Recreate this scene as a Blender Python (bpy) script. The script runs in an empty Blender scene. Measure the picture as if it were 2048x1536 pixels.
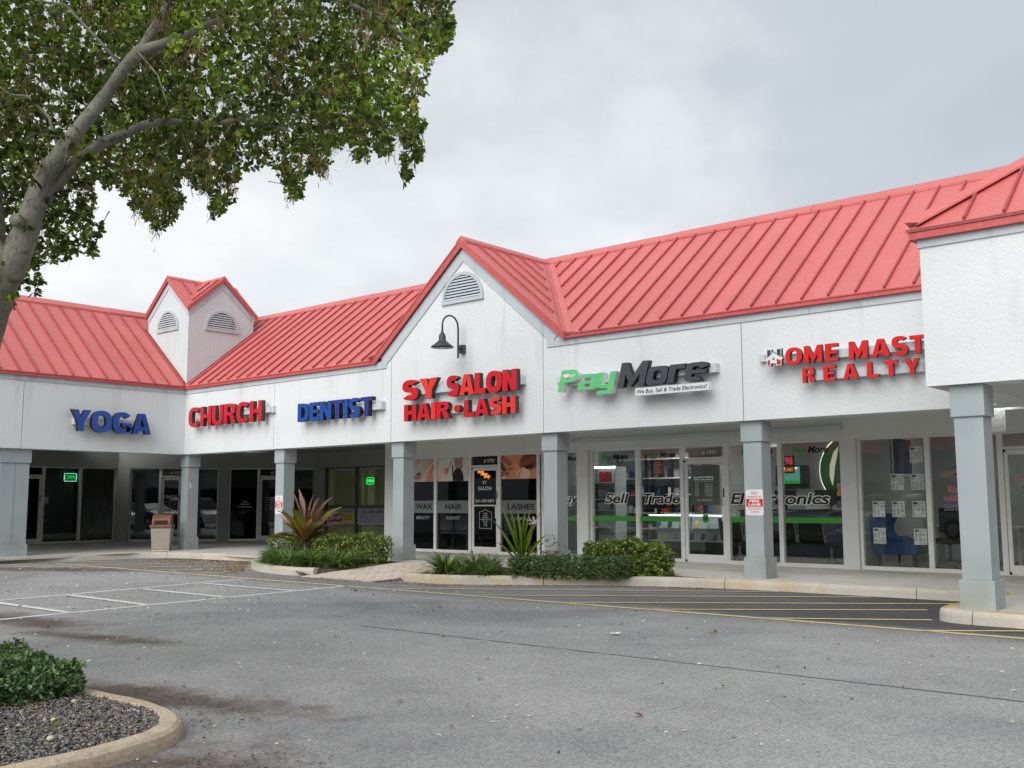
import bpy, bmesh, math, random
import numpy as np
from mathutils import Vector, Matrix
random.seed(7); rng = np.random.default_rng(11)
S = bpy.context.scene
COL = S.collection
R = math.radians

# ------------------------------------------------------------------ camera
YAW, PITCH, ROLL, FPX = 0.859397, 0.115702, -0.003242, 2036.805   # FPX for a 2048 px wide frame
CAM = np.array([25.081, -15.309, 1.25])
_F = np.array([-math.cos(YAW)*math.cos(PITCH), math.sin(YAW)*math.cos(PITCH), math.sin(PITCH)])
_R0 = np.array([math.sin(YAW), math.cos(YAW), 0.0]); _U0 = np.cross(_R0, _F)
_R = _R0*math.cos(ROLL)+_U0*math.sin(ROLL); _U = np.cross(_R, _F)
cd = bpy.data.cameras.new('camera'); cam = bpy.data.objects.new('camera', cd); COL.objects.link(cam)
cam.matrix_world = Matrix([[_R[0], _U[0], -_F[0], CAM[0]], [_R[1], _U[1], -_F[1], CAM[1]], [_R[2], _U[2], -_F[2], CAM[2]], [0, 0, 0, 1]])
cd.sensor_width = 36; cd.lens = 36*FPX/2048; cd.clip_start = .05; cd.clip_end = 2000
S.camera = cam

# ------------------------------------------------------------------ light
SUN_EL, SUN_AZ = 35, 12          # degrees; azimuth measured from -Y towards +X
S.view_settings.view_transform = 'Standard'; S.view_settings.look = 'None'
S.view_settings.gamma = 1; S.view_settings.use_curve_mapping = False
S.view_settings.exposure = 1.5
sd = bpy.data.lights.new('sun', 'SUN'); sun = bpy.data.objects.new('sun', sd); COL.objects.link(sun)
sd.energy = 1.12; sd.angle = R(58); sd.color = (1, .975, .94)
ld = Vector((math.sin(R(SUN_AZ))*math.cos(R(SUN_EL)), -math.cos(R(SUN_AZ))*math.cos(R(SUN_EL)), math.sin(R(SUN_EL))))
sun.rotation_euler = ld.to_track_quat('Z', 'Y').to_euler()
W = bpy.data.worlds.new('World'); S.world = W; W.use_nodes = True
nt = W.node_tree; nt.nodes.clear()
def N(t, nt, **k):
    n = nt.nodes.new(t)
    for a, b in k.items():
        if a.startswith('i_'): n.inputs[a[2:].replace('_', ' ')].default_value = b
        else: setattr(n, a, b)
    return n
out = N('ShaderNodeOutputWorld', nt)
sky = N('ShaderNodeTexSky', nt, sky_type='NISHITA', sun_disc=False, sun_elevation=R(SUN_EL), sun_rotation=R(180-SUN_AZ))
bgs = N('ShaderNodeBackground', nt); bgs.inputs[1].default_value = .05
nt.links.new(sky.outputs[0], bgs.inputs[0])
tc = N('ShaderNodeTexCoord', nt)
mp = N('ShaderNodeMapping', nt); mp.inputs['Scale'].default_value = (1, 1, 1.9); mp.inputs['Location'].default_value = (3.1, 1.7, .4)
nt.links.new(tc.outputs['Generated'], mp.inputs[0])
n1 = N('ShaderNodeTexNoise', nt); n1.inputs['Scale'].default_value = 1.8; n1.inputs['Detail'].default_value = 7; n1.inputs['Roughness'].default_value = .53; n1.inputs['Distortion'].default_value = .25
nt.links.new(mp.outputs[0], n1.inputs['Vector'])
# the cloud deck is thinner towards the -X side of the sky (where the photograph shows it breaking up)
dp = N('ShaderNodeVectorMath', nt, operation='DOT_PRODUCT'); dp.inputs[1].default_value = (-.93, .30, -.55)
nt.links.new(tc.outputs['Generated'], dp.inputs[0])
mr = N('ShaderNodeMapRange', nt); mr.inputs['From Min'].default_value = .35; mr.inputs['From Max'].default_value = .93; mr.inputs['To Min'].default_value = 0; mr.inputs['To Max'].default_value = .17
nt.links.new(dp.outputs['Value'], mr.inputs['Value'])
ad = N('ShaderNodeMath', nt, operation='ADD'); nt.links.new(n1.outputs['Fac'], ad.inputs[0]); nt.links.new(mr.outputs[0], ad.inputs[1])
cr = N('ShaderNodeValToRGB', nt)
cr.color_ramp.elements[0].position = .36; cr.color_ramp.elements[0].color = (.525, .58, .625, 1)
cr.color_ramp.elements[1].position = .78; cr.color_ramp.elements[1].color = (.95, .965, .975, 1)
e = cr.color_ramp.elements.new(.56); e.color = (.60, .645, .68, 1)
nt.links.new(ad.outputs[0], cr.inputs[0])
bgc = N('ShaderNodeBackground', nt); bgc.inputs[1].default_value = .375
nt.links.new(cr.outputs[0], bgc.inputs[0])
mx = N('ShaderNodeMixShader', nt); mx.inputs[0].default_value = .93
nt.links.new(bgs.outputs[0], mx.inputs[1]); nt.links.new(bgc.outputs[0], mx.inputs[2]); nt.links.new(mx.outputs[0], out.inputs[0])

# ------------------------------------------------------------------ helpers
def lin(c):
    return tuple(((x/255)/12.92 if x/255 <= .04045 else ((x/255+.055)/1.055)**2.4) for x in c)
OFF = {}
def thing(name, label, cat, loc=(0, 0, 0), rz=0, group=None, kind=None):
    o = bpy.data.objects.new(name, None); COL.objects.link(o); o.location = loc; o.rotation_euler = (0, 0, rz)
    o.empty_display_size = .2
    if label: o['label'] = label
    if cat: o['category'] = cat
    if group: o['group'] = group
    if kind: o['kind'] = kind
    OFF[o.name] = Vector(loc); return o
def tag(o, label=None, cat=None, group=None, kind=None):
    if label: o['label'] = label
    if cat: o['category'] = cat
    if group: o['group'] = group
    if kind: o['kind'] = kind
    return o
def off_of(p):
    v = Vector((0, 0, 0))
    while p is not None: v = v+Vector(p.location); p = p.parent
    return v
class MB:
    """collects geometry in world coordinates; build() links it as one mesh object"""
    def __init__(s): s.v = []; s.f = []; s.m = []
    def add(s, vs, fs, m=0):
        b = len(s.v); s.v += [tuple(v) for v in vs]; s.f += [tuple(b+i for i in f) for f in fs]; s.m += [m]*len(fs); return s
    def box(s, x0, x1, y0, y1, z0, z1, m=0, fr=None):
        P = [(x, y, z) for z in (z0, z1) for y in (y0, y1) for x in (x0, x1)]
        if fr: P = [fr(*p) for p in P]
        return s.add(P, [(0, 2, 3, 1), (4, 5, 7, 6), (0, 1, 5, 4), (1, 3, 7, 5), (3, 2, 6, 7), (2, 0, 4, 6)], m)
    def bar(s, a, b, w, h, m=0, up=(0, 0, 1)):
        a = Vector(a); b = Vector(b); d = (b-a).normalized(); x = d.cross(Vector(up)).normalized(); y = x.cross(d)
        P = [p+x*i*w/2+y*j*h/2 for p in (a, b) for j in (-1, 1) for i in (-1, 1)]
        return s.add(P, [(0, 2, 3, 1), (4, 5, 7, 6), (0, 1, 5, 4), (1, 3, 7, 5), (3, 2, 6, 7), (2, 0, 4, 6)], m)
    def prism(s, poly, vec, m=0, mside=None):
        """closed solid: polygon (3D points) pushed along vec"""
        n = len(poly); vec = Vector(vec); A = [Vector(p) for p in poly]; B = [p+vec for p in A]
        b = len(s.v); s.v += [tuple(p) for p in A+B]
        s.f.append(tuple(b+i for i in reversed(range(n)))); s.m.append(m)
        s.f.append(tuple(b+n+i for i in range(n))); s.m.append(m)
        for i in range(n):
            j = (i+1) % n; s.f.append((b+i, b+j, b+n+j, b+n+i)); s.m.append(m if mside is None else mside)
        return s
    def tube(s, pts, rad, seg=8, m=0, cap=True, jit=0):
        pts = [Vector(p) for p in pts]; n = len(pts)
        if not hasattr(rad, '__len__'): rad = [rad]*n
        rings = []; x = None
        for i, p in enumerate(pts):
            t = (pts[min(i+1, n-1)]-pts[max(i-1, 0)]).normalized()
            if x is None: x = t.orthogonal().normalized()
            x = (x-t*x.dot(t)).normalized(); y = t.cross(x)
            ring = []
            for k in range(seg):
                a = 2*math.pi*k/seg; r = rad[i]*(1+(random.uniform(-jit, jit) if jit else 0))
                s.v.append(tuple(p+(x*math.cos(a)+y*math.sin(a))*r)); ring.append(len(s.v)-1)
            rings.append(ring)
        for i in range(n-1):
            for k in range(seg):
                s.f.append((rings[i][k], rings[i][(k+1) % seg], rings[i+1][(k+1) % seg], rings[i+1][k])); s.m.append(m)
        if cap:
            s.f.append(tuple(reversed(rings[0]))); s.m.append(m); s.f.append(tuple(rings[-1])); s.m.append(m)
        return s
    def lathe(s, c, prof, seg=20, m=0, cap=True):
        c = Vector(c); rings = []
        for r, z in prof:
            ring = []
            for k in range(seg):
                a = 2*math.pi*k/seg; s.v.append((c.x+r*math.cos(a), c.y+r*math.sin(a), c.z+z)); ring.append(len(s.v)-1)
            rings.append(ring)
        for i in range(len(prof)-1):
            for k in range(seg):
                s.f.append((rings[i][k], rings[i][(k+1) % seg], rings[i+1][(k+1) % seg], rings[i+1][k])); s.m.append(m)
        if cap:
            s.f.append(tuple(reversed(rings[0]))); s.m.append(m); s.f.append(tuple(rings[-1])); s.m.append(m)
        return s
    def build(s, name, mats, parent=None, smooth=False, bevel=0):
        me = bpy.data.meshes.new(name); o_ = off_of(parent)
        me.from_pydata([(v[0]-o_.x, v[1]-o_.y, v[2]-o_.z) for v in s.v], [], s.f)
        if not isinstance(mats, (list, tuple)): mats = [mats]
        for m in mats: me.materials.append(m)
        if any(s.m): me.polygons.foreach_set('material_index', s.m)
        if smooth: me.polygons.foreach_set('use_smooth', [True]*len(me.polygons))
        me.update()
        ob = bpy.data.objects.new(name, me); COL.objects.link(ob)
        if parent is not None: ob.parent = parent
        if bevel:
            b = ob.modifiers.new('bevel', 'BEVEL'); b.width = bevel; b.segments = 2; b.limit_method = 'ANGLE'; b.angle_limit = R(40)
        return ob
def link_mesh(name, me, parent=None, loc=(0, 0, 0)):
    o = bpy.data.objects.new(name, me); COL.objects.link(o)
    if parent is not None: o.parent = parent
    o.location = loc; return o
def copy_tree(o, parent=None):
    c = o.copy(); COL.objects.link(c)
    if parent is not None: c.parent = parent
    for ch in list(o.children): copy_tree(ch, c)
    return c
class Fr:
    """wall frame: u along the wall (left to right as seen), n out of the wall, z up"""
    def __init__(s, o, d, n): s.o = Vector((o[0], o[1], 0)); s.d = Vector((d[0], d[1], 0)); s.n = Vector((n[0], n[1], 0))
    def __call__(s, u, n, z): return s.o+s.d*u+s.n*n+Vector((0, 0, z))
Q = 2**-.5
FB = Fr((0, 0), (1, 0), (0, -1)); FA = Fr((0, 0), (0, 1), (1, 0)); FC = Fr((0, 0), (Q, Q), (Q, -Q))

# ------------------------------------------------------------------ materials
MATS = {}
def M(name, rgb, rough=.6, var=.06, vscale=3, bump=0, bscale=40, metal=0, spec=.5, emit=0, detail=5, lin_=None, dirt=0):
    if name in MATS: return MATS[name]
    m = bpy.data.materials.new(name); m.use_nodes = True; t = m.node_tree; b = t.nodes['Principled BSDF']
    c = lin_ or lin(rgb)
    b.inputs['Roughness'].default_value = rough; b.inputs['Metallic'].default_value = metal; b.inputs['Specular IOR Level'].default_value = spec
    tc = N('ShaderNodeTexCoord', t)
    n = N('ShaderNodeTexNoise', t); n.inputs['Scale'].default_value = vscale; n.inputs['Detail'].default_value = detail
    t.links.new(tc.outputs['Object'], n.inputs['Vector'])
    r = N('ShaderNodeMapRange', t); r.inputs['From Min'].default_value = .3; r.inputs['From Max'].default_value = .7
    r.inputs['To Min'].default_value = 1-var; r.inputs['To Max'].default_value = 1+var
    t.links.new(n.outputs['Fac'], r.inputs['Value'])
    mm = N('ShaderNodeVectorMath', t, operation='SCALE'); mm.inputs[0].default_value = c; t.links.new(r.outputs[0], mm.inputs['Scale'])
    t.links.new(mm.outputs[0], b.inputs['Base Color'])
    if bump:
        n2 = N('ShaderNodeTexNoise', t); n2.inputs['Scale'].default_value = bscale; n2.inputs['Detail'].default_value = 4
        t.links.new(tc.outputs['Object'], n2.inputs['Vector'])
        bp = N('ShaderNodeBump', t); bp.inputs['Strength'].default_value = bump; bp.inputs['Distance'].default_value = .01
        t.links.new(n2.outputs['Fac'], bp.inputs['Height']); t.links.new(bp.outputs[0], b.inputs['Normal'])
    if emit:
        b.inputs['Emission Color'].default_value = (*c, 1); b.inputs['Emission Strength'].default_value = emit
    MATS[name] = m; return m

def ramp(t, src, stops):
    r = N('ShaderNodeValToRGB', t); el = r.color_ramp.elements
    el[0].position = stops[0][0]; el[0].color = (*stops[0][1], 1); el[1].position = stops[-1][0]; el[1].color = (*stops[-1][1], 1)
    for p, c in stops[1:-1]:
        x = el.new(p); x.color = (*c, 1)
    t.links.new(src, r.inputs[0]); return r.outputs[0]
def mixc(t, fac, a, b, blend='MIX'):
    n = N('ShaderNodeMix', t, data_type='RGBA', blend_type=blend)
    for i, v in ((0, fac), (6, a), (7, b)):
        if hasattr(v, 'links'): t.links.new(v, n.inputs[i])
        else: n.inputs[i].default_value = v if i == 0 else (*v, 1)
    return n.outputs[2]
def noise(t, vec, scale, detail=5, rough=.5, dist=0):
    n = N('ShaderNodeTexNoise', t); n.inputs['Scale'].default_value = scale; n.inputs['Detail'].default_value = detail
    n.inputs['Roughness'].default_value = rough; n.inputs['Distortion'].default_value = dist
    if vec is not None: t.links.new(vec, n.inputs['Vector'])
    return n.outputs['Fac']
def maprange(t, v, a, b, c=0, d=1):
    r = N('ShaderNodeMapRange', t); t.links.new(v, r.inputs['Value'])
    for k, x in zip(('From Min', 'From Max', 'To Min', 'To Max'), (a, b, c, d)): r.inputs[k].default_value = x
    return r.outputs[0]
def math_(t, op, a, b=0.):
    n = N('ShaderNodeMath', t, operation=op)
    for i, v in ((0, a), (1, b)):
        if hasattr(v, 'links'): t.links.new(v, n.inputs[i])
        else: n.inputs[i].default_value = v
    return n.outputs[0]
def newmat(name):
    m = bpy.data.materials.new(name); m.use_nodes = True; t = m.node_tree
    return m, t, t.nodes['Principled BSDF'], N('ShaderNodeTexCoord', t), N('ShaderNodeNewGeometry', t)

def stucco(name, col, strength=.55, streak=.1):
    m, t, b, tc, g = newmat(name); P = g.outputs['Position']
    big = noise(t, P, .7, 4); c1 = mixc(t, maprange(t, big, .35, .7), tuple(x*.96 for x in col), tuple(min(1, x*1.03) for x in col))
    # rain streaks: noise stretched in z
    mp = N('ShaderNodeMapping', t); mp.inputs['Scale'].default_value = (3.2, 3.2, .4); t.links.new(P, mp.inputs[0])
    st = maprange(t, noise(t, mp.outputs[0], 1, 4, .6), .55, .8)
    sepz = N('ShaderNodeSeparateXYZ', t); t.links.new(P, sepz.inputs[0])
    st = math_(t, 'MULTIPLY', st, maprange(t, sepz.outputs[2], 3.4, 4.25, .8, 2.3))
    c2 = mixc(t, math_(t, 'MULTIPLY', st, streak*2.2), c1, tuple(x*.62 for x in col))
    t.links.new(c2, b.inputs['Base Color']); b.inputs['Roughness'].default_value = .85; b.inputs['Specular IOR Level'].default_value = .25
    k = maprange(t, noise(t, P, 16, 6, .62, .8), .44, .56)
    f = noise(t, P, 60, 3)
    h = math_(t, 'ADD', math_(t, 'MULTIPLY', k, .8), math_(t, 'MULTIPLY', f, .5))
    bp = N('ShaderNodeBump', t); bp.inputs['Strength'].default_value = strength; bp.inputs['Distance'].default_value = .012
    t.links.new(h, bp.inputs['Height']); t.links.new(bp.outputs[0], b.inputs['Normal'])
    return m
m_wall = stucco('stucco_white', (.725, .755, .765), .27, .13)
m_wall2 = stucco('stucco_under_canopy', (.72, .735, .73), .4)
m_wall_shade = stucco('stucco_recess_shade', (.36, .37, .365), .4)  # darker copy of the stucco: the shade of the deep recess is in its colour
m_trim = stucco('trim_board', (.52, .57, .60), .15, .2)
m_band = stucco('tower_stucco', (.61, .68, .695), .26, .05)
m_soffit = stucco('soffit_paint', (.76, .75, .72), .1)

def column_mat():
    m, t, b, tc, g = newmat('column_paint'); P = g.outputs['Position']
    sep = N('ShaderNodeSeparateXYZ', t); t.links.new(P, sep.inputs[0])
    base = mixc(t, maprange(t, noise(t, P, 1.4, 5), .3, .7), (.33, .378, .398), (.395, .437, .455))
    # algae / sprinkler stain near the foot, broken by noise
    foot = math_(t, 'MULTIPLY', maprange(t, sep.outputs[2], .9, .0), maprange(t, noise(t, P, 3.1, 4), .42, .66))
    c = mixc(t, math_(t, 'MULTIPLY', foot, .55), base, (.27, .27, .18))
    chips = maprange(t, noise(t, P, 7, 3), .74, .76)
    c = mixc(t, math_(t, 'MULTIPLY', chips, .5), c, (.62, .62, .58))
    t.links.new(c, b.inputs['Base Color']); b.inputs['Roughness'].default_value = .7; b.inputs['Specular IOR Level'].default_value = .3
    bp = N('ShaderNodeBump', t); bp.inputs['Strength'].default_value = .3; bp.inputs['Distance'].default_value = .006
    t.links.new(noise(t, P, 22, 5), bp.inputs['Height']); t.links.new(bp.outputs[0], b.inputs['Normal'])
    return m
m_col = column_mat()

def roof_mat(name, c0, c1, rough=.42):
    m, t, b, tc, g = newmat(name); P = g.outputs['Position']
    oi = N('ShaderNodeObjectInfo', t)
    c = mixc(t, maprange(t, noise(t, P, .9, 5), .3, .7), c0, c1)
    c = mixc(t, math_(t, 'MULTIPLY', oi.outputs['Random'], .35), c, tuple(x*1.12 for x in c1))
    # chalking and fine soil
    c = mixc(t, math_(t, 'MULTIPLY', maprange(t, noise(t, P, 14, 5, .65), .45, .8), .22), c, (.72, .40, .38))
    mp = N('ShaderNodeMapping', t); mp.inputs['Scale'].default_value = (7, .7, .7); t.links.new(P, mp.inputs[0])
    c = mixc(t, math_(t, 'MULTIPLY', maprange(t, noise(t, mp.outputs[0], 1, 5, .6), .5, .75), .22), c, (.42, .13, .12))
    t.links.new(c, b.inputs['Base Color']); b.inputs['Roughness'].default_value = rough
    bp = N('ShaderNodeBump', t); bp.inputs['Strength'].default_value = .25; bp.inputs['Distance'].default_value = .02
    t.links.new(noise(t, P, 3.0, 4), bp.inputs['Height']); t.links.new(bp.outputs[0], b.inputs['Normal'])
    return m
m_roof = roof_mat('painted_metal_roof', (.55, .120, .115), (.61, .152, .143))
m_seam = roof_mat('painted_seam', (.31, .045, .045), (.37, .06, .056))
m_fascia = roof_mat('painted_fascia', (.50, .075, .075), (.56, .09, .09))

def asphalt_mat():
    m, t, b, tc, g = newmat('asphalt'); P = g.outputs['Position']
    sep = N('ShaderNodeSeparateXYZ', t); t.links.new(P, sep.inputs[0]); X, Y = sep.outputs[0], sep.outputs[1]
    big = noise(t, P, .22, 5, .55, .4); mid = noise(t, P, 1.7, 5)
    base = mixc(t, maprange(t, big, .34, .68), (.21, .208, .212), (.37, .363, .36))
    base = mixc(t, math_(t, 'MULTIPLY', maprange(t, mid, .35, .7), .35), base, (.42, .412, .402))
    # newer sealer beside the kerb in front of the shops
    nz = math_(t, 'MULTIPLY', math_(t, 'SUBTRACT', big, .5), 2.)
    seal = math_(t, 'MULTIPLY', maprange(t, math_(t, 'ADD', Y, nz), -4.25, -3.5), maprange(t, X, 12., 19.5))
    seal2 = math_(t, 'MULTIPLY', maprange(t, math_(t, 'ADD', Y, nz), -4.4, -3.8), .45)
    seal = math_(t, 'MAXIMUM', seal, seal2)
    base = mixc(t, math_(t, 'MULTIPLY', seal, .9), base, (.062, .063, .070))
    # tannin / leaf-mould stains around the planted island and along the drain path
    def blob(cx, cy, rx, ry, ang=0, k=1.3):
        ca, sa = math.cos(ang), math.sin(ang)
        dx = math_(t, 'SUBTRACT', X, cx); dy = math_(t, 'SUBTRACT', Y, cy)
        a = math_(t, 'DIVIDE', math_(t, 'ADD', math_(t, 'MULTIPLY', dx, ca), math_(t, 'MULTIPLY', dy, sa)), rx)
        c = math_(t, 'DIVIDE', math_(t, 'SUBTRACT', math_(t, 'MULTIPLY', dy, ca), math_(t, 'MULTIPLY', dx, sa)), ry)
        d = math_(t, 'SQRT', math_(t, 'ADD', math_(t, 'MULTIPLY', a, a), math_(t, 'MULTIPLY', c, c)))
        d = math_(t, 'ADD', d, math_(t, 'MULTIPLY', math_(t, 'SUBTRACT', noise(t, P, 2.4, 7, .68), .5), 2.6))
        return maprange(t, d, k, .35)
    st = blob(18.1, -11.25, 1.5, .42, .25, 1.1)
    for a in ((20.0, -12.4, .6, .8, 0), (14.6, -9.9, 1.3, .25, .2), (12.4, -9.7, 1.6, .45, .1), (3.0, -5.0, 2.5, .7, .5)):
        st = math_(t, 'MAXIMUM', st, blob(*a))
    base = mixc(t, math_(t, 'MULTIPLY', st, .82), base, (.088, .060, .043))
    # aggregate
    vo = N('ShaderNodeTexVoronoi', t); vo.inputs['Scale'].default_value = 95; t.links.new(P, vo.inputs['Vector'])
    sepc = N('ShaderNodeSeparateColor', t); t.links.new(vo.outputs['Color'], sepc.inputs[0])
    sp = maprange(t, sepc.outputs[0], .0, 1., .68, 1.32)
    sv = N('ShaderNodeVectorMath', t, operation='SCALE'); t.links.new(base, sv.inputs[0]); t.links.new(sp, sv.inputs['Scale'])
    fine = maprange(t, noise(t, P, 38, 5, .7), .3, .7, .86, 1.14)
    sv2 = N('ShaderNodeVectorMath', t, operation='SCALE'); t.links.new(sv.outputs[0], sv2.inputs[0]); t.links.new(fine, sv2.inputs['Scale'])
    t.links.new(sv2.outputs[0], b.inputs['Base Color'])
    b.inputs['Roughness'].default_value = .9; b.inputs['Specular IOR Level'].default_value = .2
    bp = N('ShaderNodeBump', t); bp.inputs['Strength'].default_value = .5; bp.inputs['Distance'].default_value = .004
    t.links.new(vo.outputs['Distance'], bp.inputs['Height']); t.links.new(bp.outputs[0], b.inputs['Normal'])
    return m
m_asph = asphalt_mat()

def conc(name, a, bcol, stain, sfac=.6, scale=1.2, grit=.25):
    m, t, b, tc, g = newmat(name); P = g.outputs['Position']
    c = mixc(t, maprange(t, noise(t, P, scale*2, 6, .6), .3, .7), a, bcol)
    c = mixc(t, math_(t, 'MULTIPLY', maprange(t, noise(t, P, scale, 5, .6, .5), .52, .72), sfac), c, stain)
    vo = N('ShaderNodeTexVoronoi', t); vo.inputs['Scale'].default_value = 130; t.links.new(P, vo.inputs['Vector'])
    sc = N('ShaderNodeSeparateColor', t); t.links.new(vo.outputs['Color'], sc.inputs[0])
    c = mixc(t, math_(t, 'MULTIPLY', maprange(t, sc.outputs[0], .75, .95), grit), c, (.62, .58, .50))
    c = mixc(t, math_(t, 'MULTIPLY', maprange(t, sc.outputs[1], .80, .95), grit), c, (.12, .10, .08))
    t.links.new(c, b.inputs['Base Color']); b.inputs['Roughness'].default_value = .88; b.inputs['Specular IOR Level'].default_value = .25
    bp = N('ShaderNodeBump', t); bp.inputs['Strength'].default_value = .5; bp.inputs['Distance'].default_value = .005
    t.links.new(noise(t, P, 45, 5, .7), bp.inputs['Height']); t.links.new(bp.outputs[0], b.inputs['Normal'])
    return m
m_curb = conc('kerb_concrete', (.48, .45, .39), (.62, .585, .51), (.56, .38, .15), .85, .9)
m_curb2 = conc('island_kerb_concrete', (.44, .35, .25), (.58, .48, .36), (.24, .165, .095), .7, 2.2, .5)
m_walk = conc('walk_concrete', (.52, .505, .47), (.62, .60, .56), (.36, .30, .22), .45, .8, .1)
m_paver = conc('paver_clay', (.56, .49, .41), (.68, .60, .51), (.44, .28, .14), .4, .6, .1)
m_dirt = conc('soil', (.06, .045, .03), (.10, .075, .05), (.14, .10, .06), .4, 3)
m_yel = conc('yellow_paint', (.70, .54, .22), (.78, .63, .32), (.34, .29, .20), .5, 3.5, .2)
m_wht = conc('white_paint', (.70, .69, .67), (.80, .79, .77), (.36, .35, .34), .5, 3.5, .2)
m_tar = M('tar', None, .6, .2, 8, .2, lin_=(.175, .175, .18))
m_yedge = conc('yellow_kerb_paint', (.52, .40, .12), (.58, .46, .16), (.40, .34, .24), .6, 2)

def leafmat(name, trans=.35, rough=.45):
    m, t, b, tc, g = newmat(name)
    at = N('ShaderNodeAttribute', t, attribute_name='tint')
    t.links.new(at.outputs['Color'], b.inputs['Base Color']); b.inputs['Roughness'].default_value = rough; b.inputs['Specular IOR Level'].default_value = .4
    tr = N('ShaderNodeBsdfTranslucent', t)
    mm = N('ShaderNodeVectorMath', t, operation='MULTIPLY'); mm.inputs[1].default_value = (1.5, 1.7, .6); t.links.new(at.outputs['Color'], mm.inputs[0]); t.links.new(mm.outputs[0], tr.inputs[0])
    mx = N('ShaderNodeMixShader', t); mx.inputs[0].default_value = trans
    t.links.new(b.outputs[0], mx.inputs[1]); t.links.new(tr.outputs[0], mx.inputs[2]); t.links.new(mx.outputs[0], t.nodes['Material Output'].inputs[0])
    return m
m_leaf = leafmat('leaf', .5); m_leafs = leafmat('glossy_leaf', .22, .28); m_dry = leafmat('dry_leaf', .1, .8)

def bark_mat():
    m, t, b, tc, g = newmat('bark'); P = g.outputs['Position']
    c = mixc(t, maprange(t, noise(t, P, 2.3, 6, .6), .35, .65), (.17, .155, .13), (.33, .305, .26))
    c = mixc(t, math_(t, 'MULTIPLY', maprange(t, noise(t, P, 7, 6, .68, .6), .48, .58), .8), c, (.185, .215, .165))
    c = mixc(t, math_(t, 'MULTIPLY', maprange(t, noise(t, P, 15, 6, .7), .54, .64), .75), c, (.07, .058, .045))
    t.links.new(c, b.inputs['Base Color']); b.inputs['Roughness'].default_value = .9; b.inputs['Specular IOR Level'].default_value = .2
    mp = N('ShaderNodeMapping', t); mp.inputs['Scale'].default_value = (20, 20, 9); t.links.new(P, mp.inputs[0])
    bp = N('ShaderNodeBump', t); bp.inputs['Strength'].default_value = 1.; bp.inputs['Distance'].default_value = .02
    t.links.new(noise(t, mp.outputs[0], 1, 6, .65), bp.inputs['Height']); t.links.new(bp.outputs[0], b.inputs['Normal'])
    return m
m_bark = bark_mat()

def glass(name, tint, refl, rough=0.):
    m = bpy.data.materials.new(name); m.use_nodes = True; t = m.node_tree; t.nodes.clear()
    o = N('ShaderNodeOutputMaterial', t); tr = N('ShaderNodeBsdfTransparent', t); tr.inputs[0].default_value = (*tint, 1)
    gl = N('ShaderNodeBsdfGlossy', t); gl.inputs['Roughness'].default_value = rough; gl.inputs[0].default_value = (.93, .96, .97, 1)
    g = N('ShaderNodeNewGeometry', t)
    bp = N('ShaderNodeBump', t); bp.inputs['Strength'].default_value = .05; bp.inputs['Distance'].default_value = .02
    t.links.new(noise(t, g.outputs['Position'], 1.1, 2), bp.inputs['Height']); t.links.new(bp.outputs[0], gl.inputs['Normal'])
    fr = N('ShaderNodeFresnel', t); fr.inputs[0].default_value = 1.5
    f = math_(t, 'MULTIPLY', maprange(t, fr.outputs[0], 0, 1, refl, 1), math_(t, 'SUBTRACT', 1., g.outputs['Backfacing']))
    t.links.new(mixc(t, g.outputs['Backfacing'], tint, (1, 1, 1)), tr.inputs[0])
    mx = N('ShaderNodeMixShader', t); t.links.new(f, mx.inputs[0]); t.links.new(tr.outputs[0], mx.inputs[1]); t.links.new(gl.outputs[0], mx.inputs[2])
    t.links.new(mx.outputs[0], o.inputs[0]); return m
g_clear = glass('window_glass', (.82, .85, .84), .06)
g_dark = glass('tinted_window_glass', (.42, .44, .43), .30)
g_film = glass('black_film_glass', (.40, .42, .43), .0)

m_alu = M('aluminium_frame', (226, 227, 224), .45, .05, 4, metal=.0)
m_alud = M('dark_bronze_frame', (74, 72, 66), .5, .05)
m_blk = M('black_plastic', (18, 18, 18), .5, .1)
m_char = M('charcoal_metal', (58, 60, 62), .45, .06)
m_whitep = M('white_plastic', (225, 226, 226), .5, .03)
m_steel = M('steel', (170, 170, 170), .3, .05, metal=.8)
m_ret = M('sign_return_bronze', (62, 52, 46), .5, .08)
m_race = M('sign_raceway', (205, 209, 214), .55, .04)
def sign_face(name, rgb, rough=.25): return M(name, rgb, rough, .05, 2.2, spec=.6)
m_red = sign_face('red_sign_face', (205, 10, 28)); m_red2 = sign_face('faded_red_sign_face', (232, 52, 44)); m_red3 = sign_face('bright_red_sign_face', (222, 38, 42)); m_red4 = sign_face('crimson_sign_face', (198, 18, 38))
m_blue = sign_face('blue_sign_face', (4, 72, 156)); m_blue2 = sign_face('violet_blue_sign_face', (34, 50, 138))
m_grn = sign_face('green_sign_face', (100, 205, 128)); m_gry = sign_face('grey_sign_face', (68, 71, 80)); m_wf = sign_face('white_sign_face', (228, 230, 232))
m_ink = M('black_ink', (12, 12, 13), .5, .02); m_winkw = M('white_vinyl', (212, 214, 214), .5, .02); m_gband = M('green_vinyl', (62, 150, 48), .5, .03)
m_grey_v = M('grey_frosted_vinyl', (118, 120, 124), .7, .03); m_inkred = M('red_ink', (200, 32, 52), .5, .04); m_inkblue = M('blue_ink', (32, 52, 130), .5, .04)

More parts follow.
